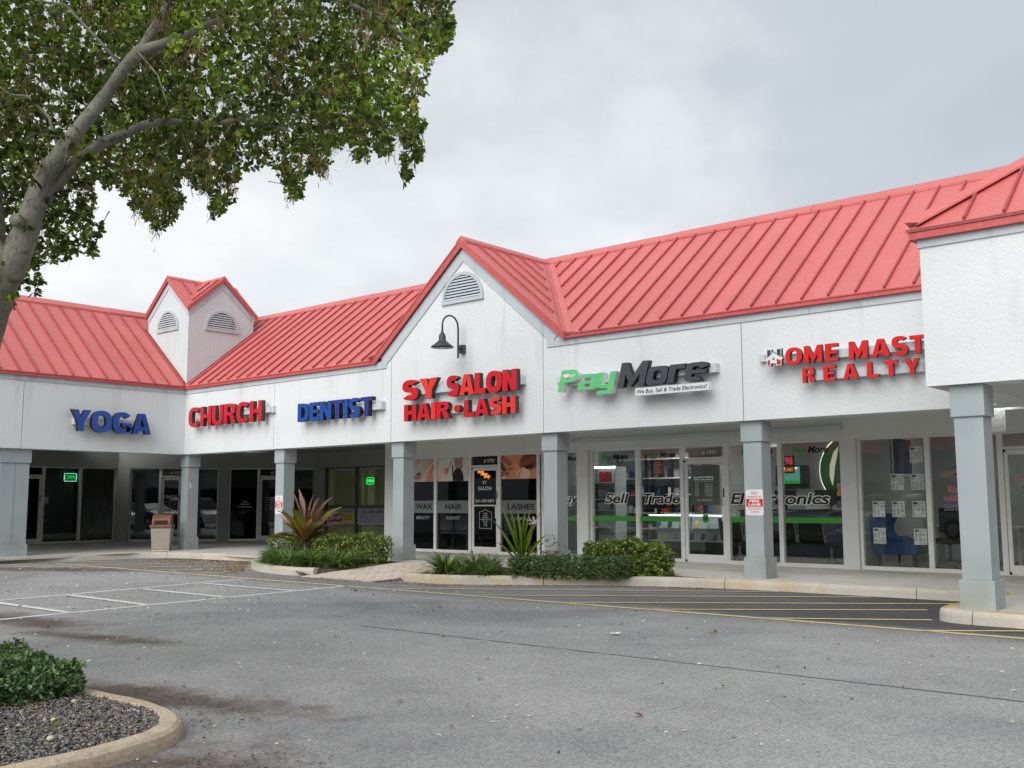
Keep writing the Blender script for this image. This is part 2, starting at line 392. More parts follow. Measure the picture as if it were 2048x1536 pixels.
# ------------------------------------------------------------------ text
_tc = {}
def _tm(body, off, shear):
    k = (body, off, shear)
    if k not in _tc:
        c = bpy.data.curves.new('t', 'FONT'); c.body = body; c.offset = off; c.shear = shear; c.resolution_u = 5; c.fill_mode = 'FRONT'
        o = bpy.data.objects.new('t', c); me = o.to_mesh()
        V = [(v.co.x, v.co.y) for v in me.vertices]; F_ = [tuple(p.vertices) for p in me.polygons]
        from collections import Counter
        E_ = Counter()
        for f in F_:
            for i in range(len(f)): E_[(f[i], f[(i+1) % len(f)])] += 1
        B_ = [e for e in E_ if (e[1], e[0]) not in E_]
        nz = 0
        for f in F_[:8]:
            a, b, c_ = V[f[0]], V[f[1]], V[f[2]]; nz += (b[0]-a[0])*(c_[1]-a[1])-(b[1]-a[1])*(c_[0]-a[0])
        if nz < 0: F_ = [tuple(reversed(f)) for f in F_]; B_ = [(b, a) for a, b in B_]
        o.to_mesh_clear(); bpy.data.objects.remove(o); bpy.data.curves.remove(c)
        _tc[k] = (V, F_, B_)
    return _tc[k]
def letters(body, fr, u0, u1, z0, z1, n, mface, parent, off=.03, shear=0, depth=0, mside=None, name='letter', per=True, facemats=None):
    """text scaled to a box of the wall frame: u0..u1 wide, baseline z0, capital top z1"""
    V, F_, B_ = _tm(body, off, shear)
    X0 = min(v[0] for v in V); X1 = max(v[0] for v in V); sx = (u1-u0)/(X1-X0); sz = (z1-z0)/(.682+2*off); yb = -off
    res = []
    def emit(V, F_, B_, dx, nm, mf):
        P = [(u0+(v[0]+dx-X0)*sx, z0+(v[1]-yb)*sz) for v in V]; mb = MB(); nn = len(P)
        if depth:
            mb.v = [tuple(fr(u, n, z)) for u, z in P]+[tuple(fr(u, n-depth, z)) for u, z in P]
            mb.f = list(F_)+[tuple(reversed([i+nn for i in f])) for f in F_]+[(b, a, a+nn, b+nn) for a, b in B_]
            mb.m = [0]*len(F_)+[1]*(len(F_)+len(B_))
            return mb.build(nm, [mf, mside or mf], parent)
        mb.v = [tuple(fr(u, n, z)) for u, z in P]; mb.f = list(F_); mb.m = [0]*len(F_)
        return mb.build(nm, [mf], parent)
    if not per: return emit(V, F_, B_, 0, name, mface)
    for i, ch in enumerate(body):
        if ch == ' ': continue
        Vc, Fc, Bc = _tm(ch, off, shear); Vp, _, _ = _tm(body[:i+1], off, shear)
        dx = max(v[0] for v in Vp)-max(v[0] for v in Vc)
        res.append(emit(Vc, Fc, Bc, dx, name, facemats[i] if facemats else mface))
    return res
def label_line(body, fr, uc, w, z0, z1, n, mat, parent, off=.02, shear=0, name='lettering'):
    return letters(body, fr, uc-w/2, uc+w/2, z0, z1, n, mat, parent, off, shear, per=False, name=name)

# heavy sign lettering built from strokes: every glyph is a list of abutting polygons in a box of height 1
def _ring(cx, cy, rx, ry, s, t, a0, a1, n=18, p=2.4):
    def pt(a, x, y):
        c, d = math.cos(a), math.sin(a); return (cx+x*math.copysign(abs(c)**(2/p), c), cy+y*math.copysign(abs(d)**(2/p), d))
    A = [R(a0+(a1-a0)*i/n) for i in range(n+1)]; o = [pt(a, rx, ry) for a in A]; i_ = [pt(a, rx-s, ry-t) for a in A]
    q = [[i_[k], o[k], o[k+1], i_[k+1]] for k in range(n)]
    return q if a1 > a0 else [x[::-1] for x in q]
def _rc(x0, y0, x1, y1): return [(x0, y0), (x1, y0), (x1, y1), (x0, y1)]
GW = dict(Y=.92, O=.98, G=.95, A=.95, C=.90, H=.86, U=.84, R=.88, D=.86, E=.72, N=.86, T=.78, I=.30, S=.80, L=.68, M=1.04, P=.82, a=.74, y=.74, o=.76, r=.56, e=.74)
def glyph(ch, w, s, t):
    cx = w/2; S_ = s
    if ch == 'I': return [_rc(0, 0, w, 1)]
    if ch == 'H': return [_rc(0, 0, s, 1), _rc(w-s, 0, w, 1), _rc(s, .5-t/2, w-s, .5+t/2)]
    if ch == 'L': return [_rc(0, 0, s, 1), _rc(s, 0, w, t)]
    if ch == 'T': return [_rc(0, 1-t, w, 1), _rc(cx-s/2, 0, cx+s/2, 1-t)]
    if ch == 'E': return [_rc(0, 0, s, 1), _rc(s, 0, w, t), _rc(s, 1-t, w, 1), _rc(s, .5-t*.45, w*.94, .5+t*.45)]
    if ch == 'N': return [_rc(0, 0, s, 1), _rc(w-s, 0, w, 1), [(s, .52), (w-s, 0), (w-s, .48), (s, 1)]]
    if ch == 'M': return [_rc(0, 0, s, 1), _rc(w-s, 0, w, 1), [(s, .50), (cx, .0), (cx, .42), (s, 1)], [(cx, .0), (w-s, .50), (w-s, 1), (cx, .42)]]
    if ch == 'A':
        yi = .80; f = lambda y: s+(cx-s)*y/yi; y0, y1 = .16, .16+t*.9
        return [[(0, 0), (s, 0), (cx, yi), (cx, 1), (cx-s*.55, 1)], [(w, 0), (cx+s*.55, 1), (cx, 1), (cx, yi), (w-s, 0)], [(f(y0), y0), (w-f(y0), y0), (w-f(y1), y1), (f(y1), y1)]]
    if ch == 'Y': return [[(0, 1), (cx-s/2, .40), (cx, .40), (cx, .64), (s*1.12, 1)], [(w, 1), (w-s*1.12, 1), (cx, .64), (cx, .40), (cx+s/2, .40)], _rc(cx-s/2, 0, cx+s/2, .40)]
    if ch == 'O': return _ring(cx, .5, cx, .515, s, t, 0, 360, 30)
    if ch == 'C': return _ring(cx, .5, cx, .515, s, t, 38, 322, 26)
    if ch == 'G': return _ring(cx, .5, cx, .515, s, t, 38, 338, 26)+[_rc(cx, .30, w-s*.02, .30+t*.9), _rc(w-s*.95, .06, w-s*.02, .30)]
    if ch == 'U': return [_rc(0, .38, s, 1), _rc(w-s, .38, w, 1)]+_ring(cx, .38, cx, .395, s, t, 180, 360, 16)
    if ch == 'D': return [_rc(0, 0, s, 1), _rc(s, 0, s*1.15, t), _rc(s, 1-t, s*1.15, 1)]+_ring(s*1.15, .5, w-s*1.15, .5, s, t, -90, 90, 16)
    if ch in 'PR':
        k = .29; x = w*.52; q = [_rc(0, 0, s, 1), _rc(s, 1-t*.9, x, 1), _rc(s, 1-2*k, x, 1-2*k+t*.8)]+_ring(x, 1-k, w*.96-x, k, s*.95, t*.85, -90, 90, 14)
        if ch == 'R': q.append([(w-s*1.12, 0), (w, 0), (w*.80, 1-2*k), (w*.80-s*1.1, 1-2*k)])
        return q
    if ch == 'S':
        r = (1+t+.03)/4
        return _ring(cx, 1.015-r, cx, r, s*.95, t, 30, 270, 20)+_ring(cx, r-.015, cx, r, s*.95, t, 90, -150, 20)
    h = .72
    if ch == 'o': return _ring(cx, h/2, cx, h/2, s, t*.8, 0, 360, 24, 5)
    if ch == 'e': return _ring(cx, h/2, cx, h/2, s, t*.72, 8, 300, 22, 5)+[_rc(s, h/2-t*.36, w-.01, h/2+t*.30)]
    if ch == 'r': return [_rc(0, 0, s, h), _rc(s, h-t*.85, w, h)]
    if ch == 'a': return [_rc(w*.08, h-t*.72, w-s, h), _rc(w-s, 0, w, h-.02), _rc(s, 0, w-s, t*.62), _rc(s, .40-t*.55, w-s, .40)]+[[(0, .05), (s, 0), (s, .40), (0, .35)]]
    if ch == 'y': return [[(0, .08), (s, 0), (s, h), (0, h)], _rc(s, 0, w-s, t*.75), _rc(w-s, -.22, w, h), _rc(.10, -.28, w-s, -.28+t*.8), [(w-s, -.28), (w-.06, -.28), (w, -.22), (w-s, -.22)]]
def heavy(body, fr, u0, u1, z0, z1, n, mface, parent, st=.28, bar=.21, shear=0, depth=.115, mside=None, gap=.07, name='letter', facemats=None):
    tot = sum(GW[c] for c in body)+gap*(len(body)-1)+(shear if shear else 0); k = (u1-u0)/tot; H_ = z1-z0; x = 0
    for i, c in enumerate(body):
        mb = MB()
        for p in glyph(c, GW[c], st if c != 'I' else GW[c], bar):
            P = [(u0+(x+q[0]+shear*q[1])*k, z0+q[1]*H_) for q in p]
            ar = sum(P[j][0]*P[(j+1) % len(P)][1]-P[(j+1) % len(P)][0]*P[j][1] for j in range(len(P)))
            if ar < 0: P = P[::-1]
            m_ = len(P); b = len(mb.v); mb.v += [tuple(fr(a, n, z)) for a, z in P]+[tuple(fr(a, n-depth, z)) for a, z in P]
            mb.f.append(tuple(b+j for j in range(m_))); mb.m.append(0); mb.f.append(tuple(b+m_+j for j in reversed(range(m_)))); mb.m.append(1)
            for j in range(m_): mb.f.append((b+(j+1) % m_, b+j, b+m_+j, b+m_+(j+1) % m_)); mb.m.append(1)
        mf = facemats[i] if facemats else mface
        o = mb.build(name, [mf, mside or mf], parent); x += GW[c]+gap
# ------------------------------------------------------------------ foliage
def leaf_mesh(name, P, D, Nn, L, Wd, C, mat, parent=None, fold=.2, droop=.12):
    """P base, D direction, Nn normal (n,3); L length, Wd width (n); C colour (n,3)"""
    n = len(P)
    if n == 0: P = np.zeros((1, 3)); D = np.array([[1., 0, 0]]); Nn = np.array([[0, 0, 1.]]); L = Wd = np.array([.001]); C = np.array([[.1, .1, .1]]); n = 1
    D = D/np.linalg.norm(D, axis=1)[:, None]; Sd = np.cross(D, Nn); Sd /= (np.linalg.norm(Sd, axis=1)[:, None]+1e-9); Nn = np.cross(Sd, D)
    L = L[:, None]; Wd = Wd[:, None]; o_ = np.array(off_of(parent))
    V = np.stack([P, P+D*L*.32+Sd*Wd*.40+Nn*Wd*fold*.4, P+D*L*.72+Sd*Wd*.44+Nn*Wd*fold*.4-Nn*L*droop*.4, P+D*L-Nn*L*droop, P+D*L*.72-Sd*Wd*.44+Nn*Wd*fold*.4-Nn*L*droop*.4, P+D*L*.32-Sd*Wd*.40+Nn*Wd*fold*.4, P+D*L*.52], 1).reshape(-1, 3)-o_
    base = np.arange(n)[:, None]*7
    F_ = (base[:, None, :]+np.array([[0, 1, 6], [1, 2, 6], [2, 3, 6], [6, 3, 4], [6, 4, 5], [0, 6, 5]])[None]).reshape(-1, 3)
    me = bpy.data.meshes.new(name); me.vertices.add(len(V)); me.vertices.foreach_set('co', V.astype(np.float32).ravel())
    me.loops.add(F_.size); me.loops.foreach_set('vertex_index', F_.astype(np.int32).ravel())
    me.polygons.add(len(F_)); me.polygons.foreach_set('loop_start', np.arange(0, F_.size, 3, dtype=np.int32))
    a = me.attributes.new('tint', 'FLOAT_COLOR', 'POINT')
    CC = np.repeat(np.concatenate([C, np.ones((n, 1))], 1), 7, 0); a.data.foreach_set('color', CC.astype(np.float32).ravel())
    me.materials.append(mat); me.update(); me.validate()
    ob = bpy.data.objects.new(name, me); COL.objects.link(ob)
    if parent is not None: ob.parent = parent
    return ob
def rosettes(C, A, k, L, Wd, spread=(.5, 1.2)):
    """k leaves around each centre C with axis A -> P, D, N"""
    n = len(C); A = A/np.linalg.norm(A, axis=1)[:, None]
    A = np.repeat(A, k, 0); C = np.repeat(C, k, 0)
    r = rng.normal(size=A.shape); T = np.cross(A, r); T /= np.linalg.norm(T, axis=1)[:, None]
    th = rng.uniform(*spread, size=(len(A), 1)); D = A*np.cos(th)+T*np.sin(th)
    return C+D*L*.1, D, A*np.sin(th)-T*np.cos(th)+rng.normal(size=A.shape)*.25
def jitter_col(base, n, v=.25, mixes=()):
    base = np.array(base); C = base[None]*np.exp(rng.normal(size=(n, 1))*v)
    for col, p in mixes:
        k = rng.random(n) < p; C[k] = np.array(col)[None]*np.exp(rng.normal(size=(k.sum(), 1))*v*.6)
    return np.clip(C, 0, .9)
def hedge(name, label, cat, x0, x1, y0, y1, z0, z1, nros, k, L, Wd, base, mixes=(), mat=None, uneven=.05, group=None, stems=6, rounded=.25, ang=0, v=.28):
    cx, cy = (x0+x1)/2, (y0+y1)/2
    root = thing(name, label, cat, (cx, cy, z0), ang, group)
    n = nros*3
    p = rng.uniform(-1, 1, size=(n, 3)); q = np.abs(p)
    # superellipsoid box, keep only the outer skin (plus a few inner clusters)
    d = (q[:, 0]**9+q[:, 1]**7+(np.abs(p[:, 2])*.99)**9)**(1/8.)
    keep = (d < 1) & ((d > .72) | (rng.random(n) < .25)); p = p[keep][:nros]
    hx, hy, hz = (x1-x0)/2, (y1-y0)/2, (z1-z0)/2
    A = np.sign(p)*np.abs(p)**4*np.array([1, 1, 1.])+np.array([0, 0, .45])+rng.normal(size=p.shape)*.35
    c = p*np.array([hx, hy, hz])+np.array([0, 0, hz])
    bump = np.sin(c[:, 0]*5.1+1.3)*np.cos(c[:, 1]*6.3)+np.sin(c[:, 0]*11.7+c[:, 1]*9)*.6
    c = c*(1+.0*bump[:, None]); c[:, 2] += bump*uneven*(c[:, 2]/(2*hz)); c += rng.normal(size=c.shape)*.012
    P, D, Nn = rosettes(c, A, k, L, Wd)
    m = len(P); LL = L*rng.uniform(.7, 1.25, m); WW = Wd*rng.uniform(.75, 1.2, m)
    # world coordinates for leaf_mesh: root offset is subtracted again
    Pw = P+np.array([cx, cy, z0])
    f = leaf_mesh('foliage', Pw, D, Nn, LL, WW, jitter_col(base, m, v, mixes), mat or m_leafs, root); f['kind'] = 'stuff'
    sb = MB()
    for i in range(stems):
        bx, by = cx+random.uniform(-hx, hx)*.8, cy+random.uniform(-hy, hy)*.6
        for j in range(4):
            tx, ty = bx+random.uniform(-.18, .18), by+random.uniform(-.15, .15)
            sb.tube([(bx, by, z0-.03), ((bx+tx)/2+.02, (by+ty)/2, z0+hz*.6), (tx, ty, z0+hz*1.5)], [.012, .008, .004], 5)
    sb.build('stems', M('shrub_stem', (96, 78, 58), .9, .2, 9), root)['kind'] = 'stuff'
    return root
def blades(name, n, h, spread, w, parent, base, loc=(0, 0, 0), v=.25, mixes=(), seg=5):
    """arching strap leaves from one crown, joined in one mesh (grass-like)"""
    Vs = []; Fs = []; Cs = []
    cols = jitter_col(base, n, v, mixes)
    for i in range(n):
        a = random.uniform(0, 2*math.pi); el = random.uniform(.25, 1.35); hh = h*random.uniform(.65, 1.15); ww = w*random.uniform(.7, 1.2)
        r0 = random.uniform(0, .05); px, py = loc[0]+math.cos(a)*r0, loc[1]+math.sin(a)*r0; pz = loc[2]
        dx, dy = math.cos(a), math.sin(a); sx, sy = -dy, dx; t_ = el; b = len(Vs); st = hh/seg
        for s in range(seg+1):
            k = ww*(1-(s/seg)**2)*.5+.0004
            Vs += [(px+sx*k, py+sy*k, pz), (px-sx*k, py-sy*k, pz)]; Cs += [cols[i], cols[i]]
            px += dx*math.cos(t_)*st; py += dy*math.cos(t_)*st; pz += math.sin(t_)*st; t_ -= (.25+.35*(s/seg))*spread
            pz = max(pz, loc[2]+.005)
        for s in range(seg): Fs.append((b+2*s, b+2*s+1, b+2*s+3, b+2*s+2))
    me = bpy.data.meshes.new(name); me.from_pydata(Vs, [], Fs); at = me.attributes.new('tint', 'FLOAT_COLOR', 'POINT')
    at.data.foreach_set('color', np.concatenate([np.array(Cs), np.ones((len(Cs), 1))], 1).astype(np.float32).ravel())
    me.materials.append(m_leaf); me.update(); o = bpy.data.objects.new(name, me); COL.objects.link(o)
    if parent is not None: o.parent = parent
    return o
# ================================================================== ground
def sheet(name, poly, z, mat, kind='structure', label=None, parent=None):
    mb = MB(); mb.add([(x, y, z) for x, y in poly], [tuple(range(len(poly)))]); o = mb.build(name, mat, parent)
    if parent is None: tag(o, label, None, None, kind)
    return o
ZA = -.15
sheet('parking_lot', [(-150, -180), (180, -180), (180, 120), (-150, 120)], ZA, m_asph, label='grey weathered asphalt of the parking lot')
def line(pts, w, mat, name, label, z=ZA+.004, wob=.006):
    """painted stripe with slightly worn edges"""
    mb = MB(); a = Vector(pts[0]); b = Vector(pts[1]); d = (b-a); L = d.length; d /= L; s = Vector((-d.y, d.x)); n = max(2, int(L/.12))
    vs = []
    for i in range(n+1):
        p = a+d*L*i/n; w1 = w/2+random.uniform(-wob, wob); w2 = w/2+random.uniform(-wob, wob)
        vs += [(p.x+s.x*w1, p.y+s.y*w1, z), (p.x-s.x*w2, p.y-s.y*w2, z)]
    mb.add(vs, [(2*i, 2*i+1, 2*i+3, 2*i+2) for i in range(n)])
    o = mb.build(name, mat); return tag(o, label, None, None, 'structure')
YW = .10
line([(1.0, -3.9), (26.5, -3.83)], YW, m_yel, 'painted_line', 'long yellow stripe of the fire lane')
for k, (a, b) in enumerate([((12.45, -3.66), (13.1, -2.72)), ((12.6, -3.7), (17.7, -.42)), ((14.5, -3.75), (19.15, -.40)), ((16.2, -3.8), (20.45, -.62)), ((17.6, -3.86), (20.4, -1.70)), ((19.2, -3.86), (20.83, -2.80)), ((21.1, -3.88), (22.3, -2.95))]):
    if k: line([a, b], .085, m_yel, 'painted_line', 'yellow hatching stripe of the fire lane', ZA+.008)
for a, b in [((.45, -3.85), (3.0, -.75)), ((2.0, -3.88), (4.2, -1.0)), ((3.55, -3.9), (5.5, -1.55)), ((5.0, -3.9), (6.5, -2.2)), ((6.6, -3.9), (7.4, -2.8)), ((.45, -3.85), (1.0, -5.4))]:
    line([a, b], .085, m_yel, 'painted_line', 'yellow hatching stripe by the corner shops', ZA+.008)
line([(8.75, -3.95), (9.62, -9.2)], .10, m_wht, 'painted_line', 'white border stripe of the ladder marking')
line([(9.62, -9.2), (10.3, -14)], .10, m_wht, 'painted_line', 'white border stripe running off past the island')
line([(11.5, -3.85), (12.15, -10.4)], .11, m_wht, 'painted_line', 'white border stripe of the ladder marking')
for a, b in [((9.20, -5.1), (11.6, -5.05)), ((9.38, -6.4), (11.75, -6.38)), ((9.5, -7.68), (11.9, -7.74)), ((9.65, -8.92), (12.0, -8.9))]:
    line([a, b], .12, m_wht, 'painted_line', 'white rung of the ladder marking', ZA+.008)
line([(16.0, -7.43), (30, -7.38)], .026, m_tar, 'asphalt_joint', 'dark sealed joint across the asphalt', ZA+.004, .01)

# kerbs ------------------------------------------------------------
def curb(path, side, mat, name, label, w=.17, h=.15, z0=ZA, paint=None, joint=3.0, closed=False):
    """rounded kerb swept along the outer foot line; side=+1: body lies to the left of the path"""
    pts = [Vector(p) for p in path]
    # resample
    out_ = [pts[0]]
    for i in range(len(pts)-1):
        L = (pts[i+1]-pts[i]).length; n = max(1, int(L/.12))
        for k in range(1, n+1): out_.append(pts[i].lerp(pts[i+1], k/n))
    for _ in range(9):
        sm = [out_[0]]+[(out_[i-1]+out_[i]*2+out_[i+1])/4 for i in range(1, len(out_)-1)]+[out_[-1]]; out_ = sm
    prof = [(0, -.12), (.012, h-.055), (.022, h-.022), (.05, h-.003), (w-.01, h), (w, h-.008), (w, -.12)]
    root = thing(name, label, None, (out_[0].x, out_[0].y, z0), kind='structure')
    seg = []; run = 0; start = 0
    for i in range(1, len(out_)):
        run += (out_[i]-out_[i-1]).length
        if run > joint or i == len(out_)-1: seg.append((start, i)); start = i; run = 0
    for a, b in seg:
        mb = MB(); rings = []
        for i in range(a, b+1):
            t_ = (out_[min(i+1, len(out_)-1)]-out_[max(i-1, 0)]).normalized(); nrm = Vector((-t_.y, t_.x))*side
            p = out_[i]+(t_*.006 if i == a else (-t_*.006 if i == b else Vector((0, 0))))
            jz = random.uniform(-.003, .003)
            mb.v += [(p.x+nrm.x*u, p.y+nrm.y*u, z0+z+(jz if z > 0 else 0)) for u, z in prof]; rings.append(len(prof))
        n = len(prof)
        for i in range(b-a):
            for k in range(n-1):
                q = (i*n+k, (i+1)*n+k, (i+1)*n+k+1, i*n+k+1)
                mb.f.append(q if side < 0 else tuple(reversed(q))); mb.m.append(1 if (paint and k in paint) else 0)
        mb.f.append(tuple(range(n))); mb.m.append(0); mb.f.append(tuple((b-a)*n+k for k in reversed(range(n)))); mb.m.append(0)
        mb.build('kerb_stone', [mat, m_yedge], root)
    return out_
c_left = [(.14, -16), (.14, -4.6), (.35, -3.0), (.42, -1.9), (.62, -1.15), (1.25, -.80), (2.4, -.62), (3.9, -.50), (4.6, -.62)]
curb(c_left, 1, m_curb, 'kerb', 'weathered kerb along the corner walkway')
c_isl = [(4.55, -.55), (4.9, -1.0), (5.7, -1.75), (6.7, -2.4), (7.5, -2.72), (8.3, -2.88), (8.95, -2.88), (9.15, -2.72)]
curb(c_isl, 1, m_curb, 'kerb', 'ochre stained kerb round the bed with the big leaved plant', w=.2)
c_right = [(11.25, -2.35), (11.45, -2.62), (12.0, -2.68), (12.8, -2.45), (14.3, -1.45), (15.6, -.65), (16.6, -.36), (17.6, -.27), (19.5, -.22), (20.95, -.2)]
curb(c_right, 1, m_curb, 'kerb', 'long kerb in front of the low hedge and the right hand walk', w=.19)
c_blk = [(20.9, -.2), (20.83, -1.5), (20.8, -2.7), (20.9, -2.93), (21.2, -2.98), (23.0, -2.98), (30, -2.98)]
curb(c_blk, 1, m_curb, 'kerb', 'yellow topped kerb round the foot of the porch column', w=.2, paint=(3, 4))
isl = [(10.5, -11.75), (15.0, -11.68), (17.4, -11.61), (18.2, -11.58), (18.6, -11.55), (18.98, -11.57), (19.25, -11.64), (19.5, -11.78), (19.66, -11.98), (19.74, -12.22), (19.79, -12.5), (19.83, -12.95), (19.86, -13.8), (19.7, -14.3), (19.2, -14.6), (18, -14.7), (10.5, -14.7)]
isl_path = curb(isl, -1, m_curb2, 'kerb', 'brown stained kerb round the gravel island', w=.15, h=.095, joint=6)
# soil sheets of the beds
bed_l = [(4.75, -.55), (5.1, -1.0), (5.8, -1.6), (6.8, -2.22), (7.6, -2.55), (8.3, -2.7), (8.72, -2.7), (8.75, -.18), (4.75, -.18)]
bed_r = [(11.5, -2.35), (12.0, -2.5), (12.8, -2.27), (14.4, -1.25), (15.7, -.48), (16.4, -.2), (11.2, -.2)]
sheet('planting_bed', bed_l, -.035, m_dirt, label='mulched soil of the bed beside the walkway')
sheet('planting_bed', bed_r, -.03, m_dirt, label='mulched soil of the bed behind the long kerb')
sheet('planting_bed', [(10.5, -11.8), (18.2, -11.68), (19.1, -11.72), (19.5, -11.95), (19.68, -12.5), (19.75, -13.8), (19.2, -14.45), (10.5, -14.5)], -.095, m_dirt, label='soil under the gravel of the near island')
mb = MB(); mb.add([(8.70, -2.84, -.05), (9.10, -2.95, -.14), (8.70, -1.5, -.035), (9.08, -1.5, -.075), (8.70, -.18, -.03), (9.0, -.18, -.012)], [(0, 1, 3, 2), (2, 3, 5, 4)]); tag(mb.build('planting_bed', m_dirt), 'sloping mulch edge between the bed and the pavers', None, None, 'structure')
# walkway slabs
sheet('walkway_base', [(.3, -16), (.3, -3), (.6, -1.0), (1.3, -.64), (4.6, -.42), (4.7, -.2), (16.6, -.2), (20.9, -.05), (20.98, -2.8), (30, -2.85), (30, 3.2), (4.6, 3.2), (4.6, 6.4), (-2.4, 6.4), (-7, 1.8), (-7, -16)], -.02, m_dirt, label='dark joint bed under the walkway slabs')
walk = thing('walkway', 'grey concrete slab walkway under the canopy', None, (0, 0, 0), kind='structure')
def clip(poly, a, b, c):
    """keep a*x+b*y+c>=0"""
    o = []
    for i in range(len(poly)):
        p, q = poly[i], poly[(i+1) % len(poly)]; dp = a*p[0]+b*p[1]+c; dq = a*q[0]+b*q[1]+c
        if dp >= 0: o.append(p)
        if dp*dq < 0:
            t_ = dp/(dp-dq); o.append((p[0]+(q[0]-p[0])*t_, p[1]+(q[1]-p[1])*t_))
    return o
def rect(x0, x1, y0, y1): return [(x0, y0), (x1, y0), (x1, y1), (x0, y1)]
def area(p): return abs(sum(p[i][0]*p[(i+1) % len(p)][1]-p[(i+1) % len(p)][0]*p[i][1] for i in range(len(p))))/2
def slab(poly, z=0.0, th=.06, name='slab', parent=walk, mat=m_walk):
    if len(poly) < 3 or area(poly) < .003: return
    a = sum((poly[i][0]*poly[(i+1) % len(poly)][1]-poly[(i+1) % len(poly)][0]*poly[i][1]) for i in range(len(poly)))
    if a < 0: poly = poly[::-1]
    return MB().prism([(x, y, z-th) for x, y in poly], (0, 0, th), 0).build(name, mat, parent)
def slabs(region, x0, x1, y0, y1, sx, sy, g=.006):
    x = x0
    while x < x1:
        y = y0
        while y < y1:
            p = rect(x+g, x+sx-g, y+g, y+sy-g)
            for h in region: p = clip(p, *h) if len(p) > 2 else p
            slab(p, -.001+random.uniform(-.0015, .0015)); y += sy
        x += sx
slabs([(0, 1, -.02)], 4.7, 20.85, -.2, 3.24, 1.43, 1.62)                                  # in front of the salon and shops
slabs([(0, 1, 2.8), (1, 0, -20.99)], 20.99, 30, -2.8, 3.24, 1.5, 1.5)
slabs([(1, -1, 8.86), (-1, -.0, 4.6), (0, -1, 6.44)], -7.0, 4.7, .0, 6.5, 1.43, 1.6)             # corner recess
slabs([(1, 1.2, 0.28), (-.12, -1, 0.08), (0, -1, 0), (1, 0, 9)], -1.2, 4.7, -1.0, 0.0, 1.43, .8) if False else None
slabs([(-1, 0, .32), (1, 0, 7.0)], -7.0, .4, -16, -1.6, 1.5, 1.6)
slabs([(-1, 0, .42), (1, 0, 7.0)], -7.0, .45, -1.6, -.8, 1.5, .8)
slabs([(0, 1, .58), (-1, 0, 4.7)], -7.0, 4.7, -.8, 0, 1.43, .8)

# clay pavers of the path between the beds
pav = thing('paver_path', 'tan clay paver path between the two planted beds', None, (10, -1.5, -.1), kind='structure')
px_, py_ = .225, .115; cnt = 0; stuffp = MB()
def pz(y): return -.132+(.128)*min(1, max(0, (y+2.85)/2.5))
sheet('paver_bedding', [(9.0, -2.95), (11.3, -2.95), (11.3, -.15), (8.9, -.15)], ZA+.012, m_dirt, label='sand bedding under the clay pavers')
row = 0; y = -3.0
while y < -.2:
    x = 8.6+(px_/2 if row % 2 else 0)
    while x < 11.4:
        p = rect(x+.004, x+px_-.004, y+.004, y+py_-.004)
        for h in ((1, .06, -8.95), (-1, .06, 11.36), (0, -1, -.2)):
            p = clip(p, *h) if len(p) > 2 else p
        if len(p) > 2 and area(p) > .004:
            j = random.uniform(-.003, .003); z0, z1 = pz(y)+j, pz(y+py_)+j; P = [(a, b, (pz(b)+j)) for a, b in p]; Pb = [(a, b, c-.04) for a, b, c in P]
            mb = MB() if cnt < 296 else stuffp; n = len(P)
            mb.add(Pb+P, [tuple(reversed(range(n))), tuple(range(n, 2*n))]+[(i, (i+1) % n, n+(i+1) % n, n+i) for i in range(n)])
            if cnt < 296: mb.build('paver', m_paver, pav)
            cnt += 1
        x += px_
    y += py_; row += 1
if stuffp.v: stuffp.build('pavers_beyond', m_paver, pav)['kind'] = 'stuff'

# ================================================================== the shopping plaza
plaza = thing('shopping_plaza', 'white stucco shopping plaza with red standing seam metal roof and a square corner tower', 'building', (0, 0, 0))
ZB, ZE, ZC = 2.585, 4.365, 2.95       # band bottom, eave, canopy ceiling
OV, SL, ZT = .086, .79, 4.455         # roof overhang, slope, surface height at the eave
def zmain(d): return ZT+SL*(d+OV)
def zg(x): return 6.79-.835*abs(x-10.55)
def band(fr, u0, u1, z1=ZE, th=.42, poly=None):
    g = .007
    P = poly or [(u0+g, ZB), (u1-g, ZB), (u1-g, z1), (u0+g, z1)]
    return MB().prism([fr(u, 0, z) for u, z in P], fr.n*-th, 0).build('facade_panel', m_wall, plaza)
J = [4.045, 8.34, 12.69, 16.97, 20.95]
MB().prism([FB(u, 0, z) for u, z in [(0, ZB), (J[0]-.007, ZB), (J[0]-.007, ZE), (0, ZE)]], (0, .42, 0), 0).build('facade_panel', m_wall, plaza)
band(FB, 0, 0, poly=[(J[0]+.007, ZB), (J[1]-.007, ZB), (J[1]-.007, zg(J[1])-.19), (7.92, ZE), (J[0]+.007, ZE)])
band(FB, 0, 0, poly=[(J[1]+.007, ZB), (J[2]-.007, ZB), (J[2]-.007, zg(J[2])-.19), (10.55, zg(10.55)-.19), (J[1]+.007, zg(J[1])-.19)])
band(FB, 0, 0, poly=[(J[2]+.007, ZB), (J[3]-.007, ZB), (J[3]-.007, ZE), (13.18, ZE), (J[2]+.007, zg(J[2])-.19)])
band(FB, J[3], J[4]+.3)
MB().prism([FA(u, 0, z) for u, z in [(-4.398, ZB), (-.0, ZB), (-.0, ZE), (-4.398, ZE)]], (-.42, 0, 0), 0).build('facade_panel', m_wall, plaza)
for a, b in ((-8.7, -4.405), (-16, -8.7)): band(FA, a, b)
# dark backing behind the control joints
jb = MB()
for j in J[:4]: jb.box(j-.05, j+.05, .02, .40, ZB+.003, ZE-.05)
for j in (-4.405, -8.7): jb.box(-.40, -.02, j-.05, j+.05, ZB+.003, ZE-.05)
jb.build('control_joint', m_blk, plaza)
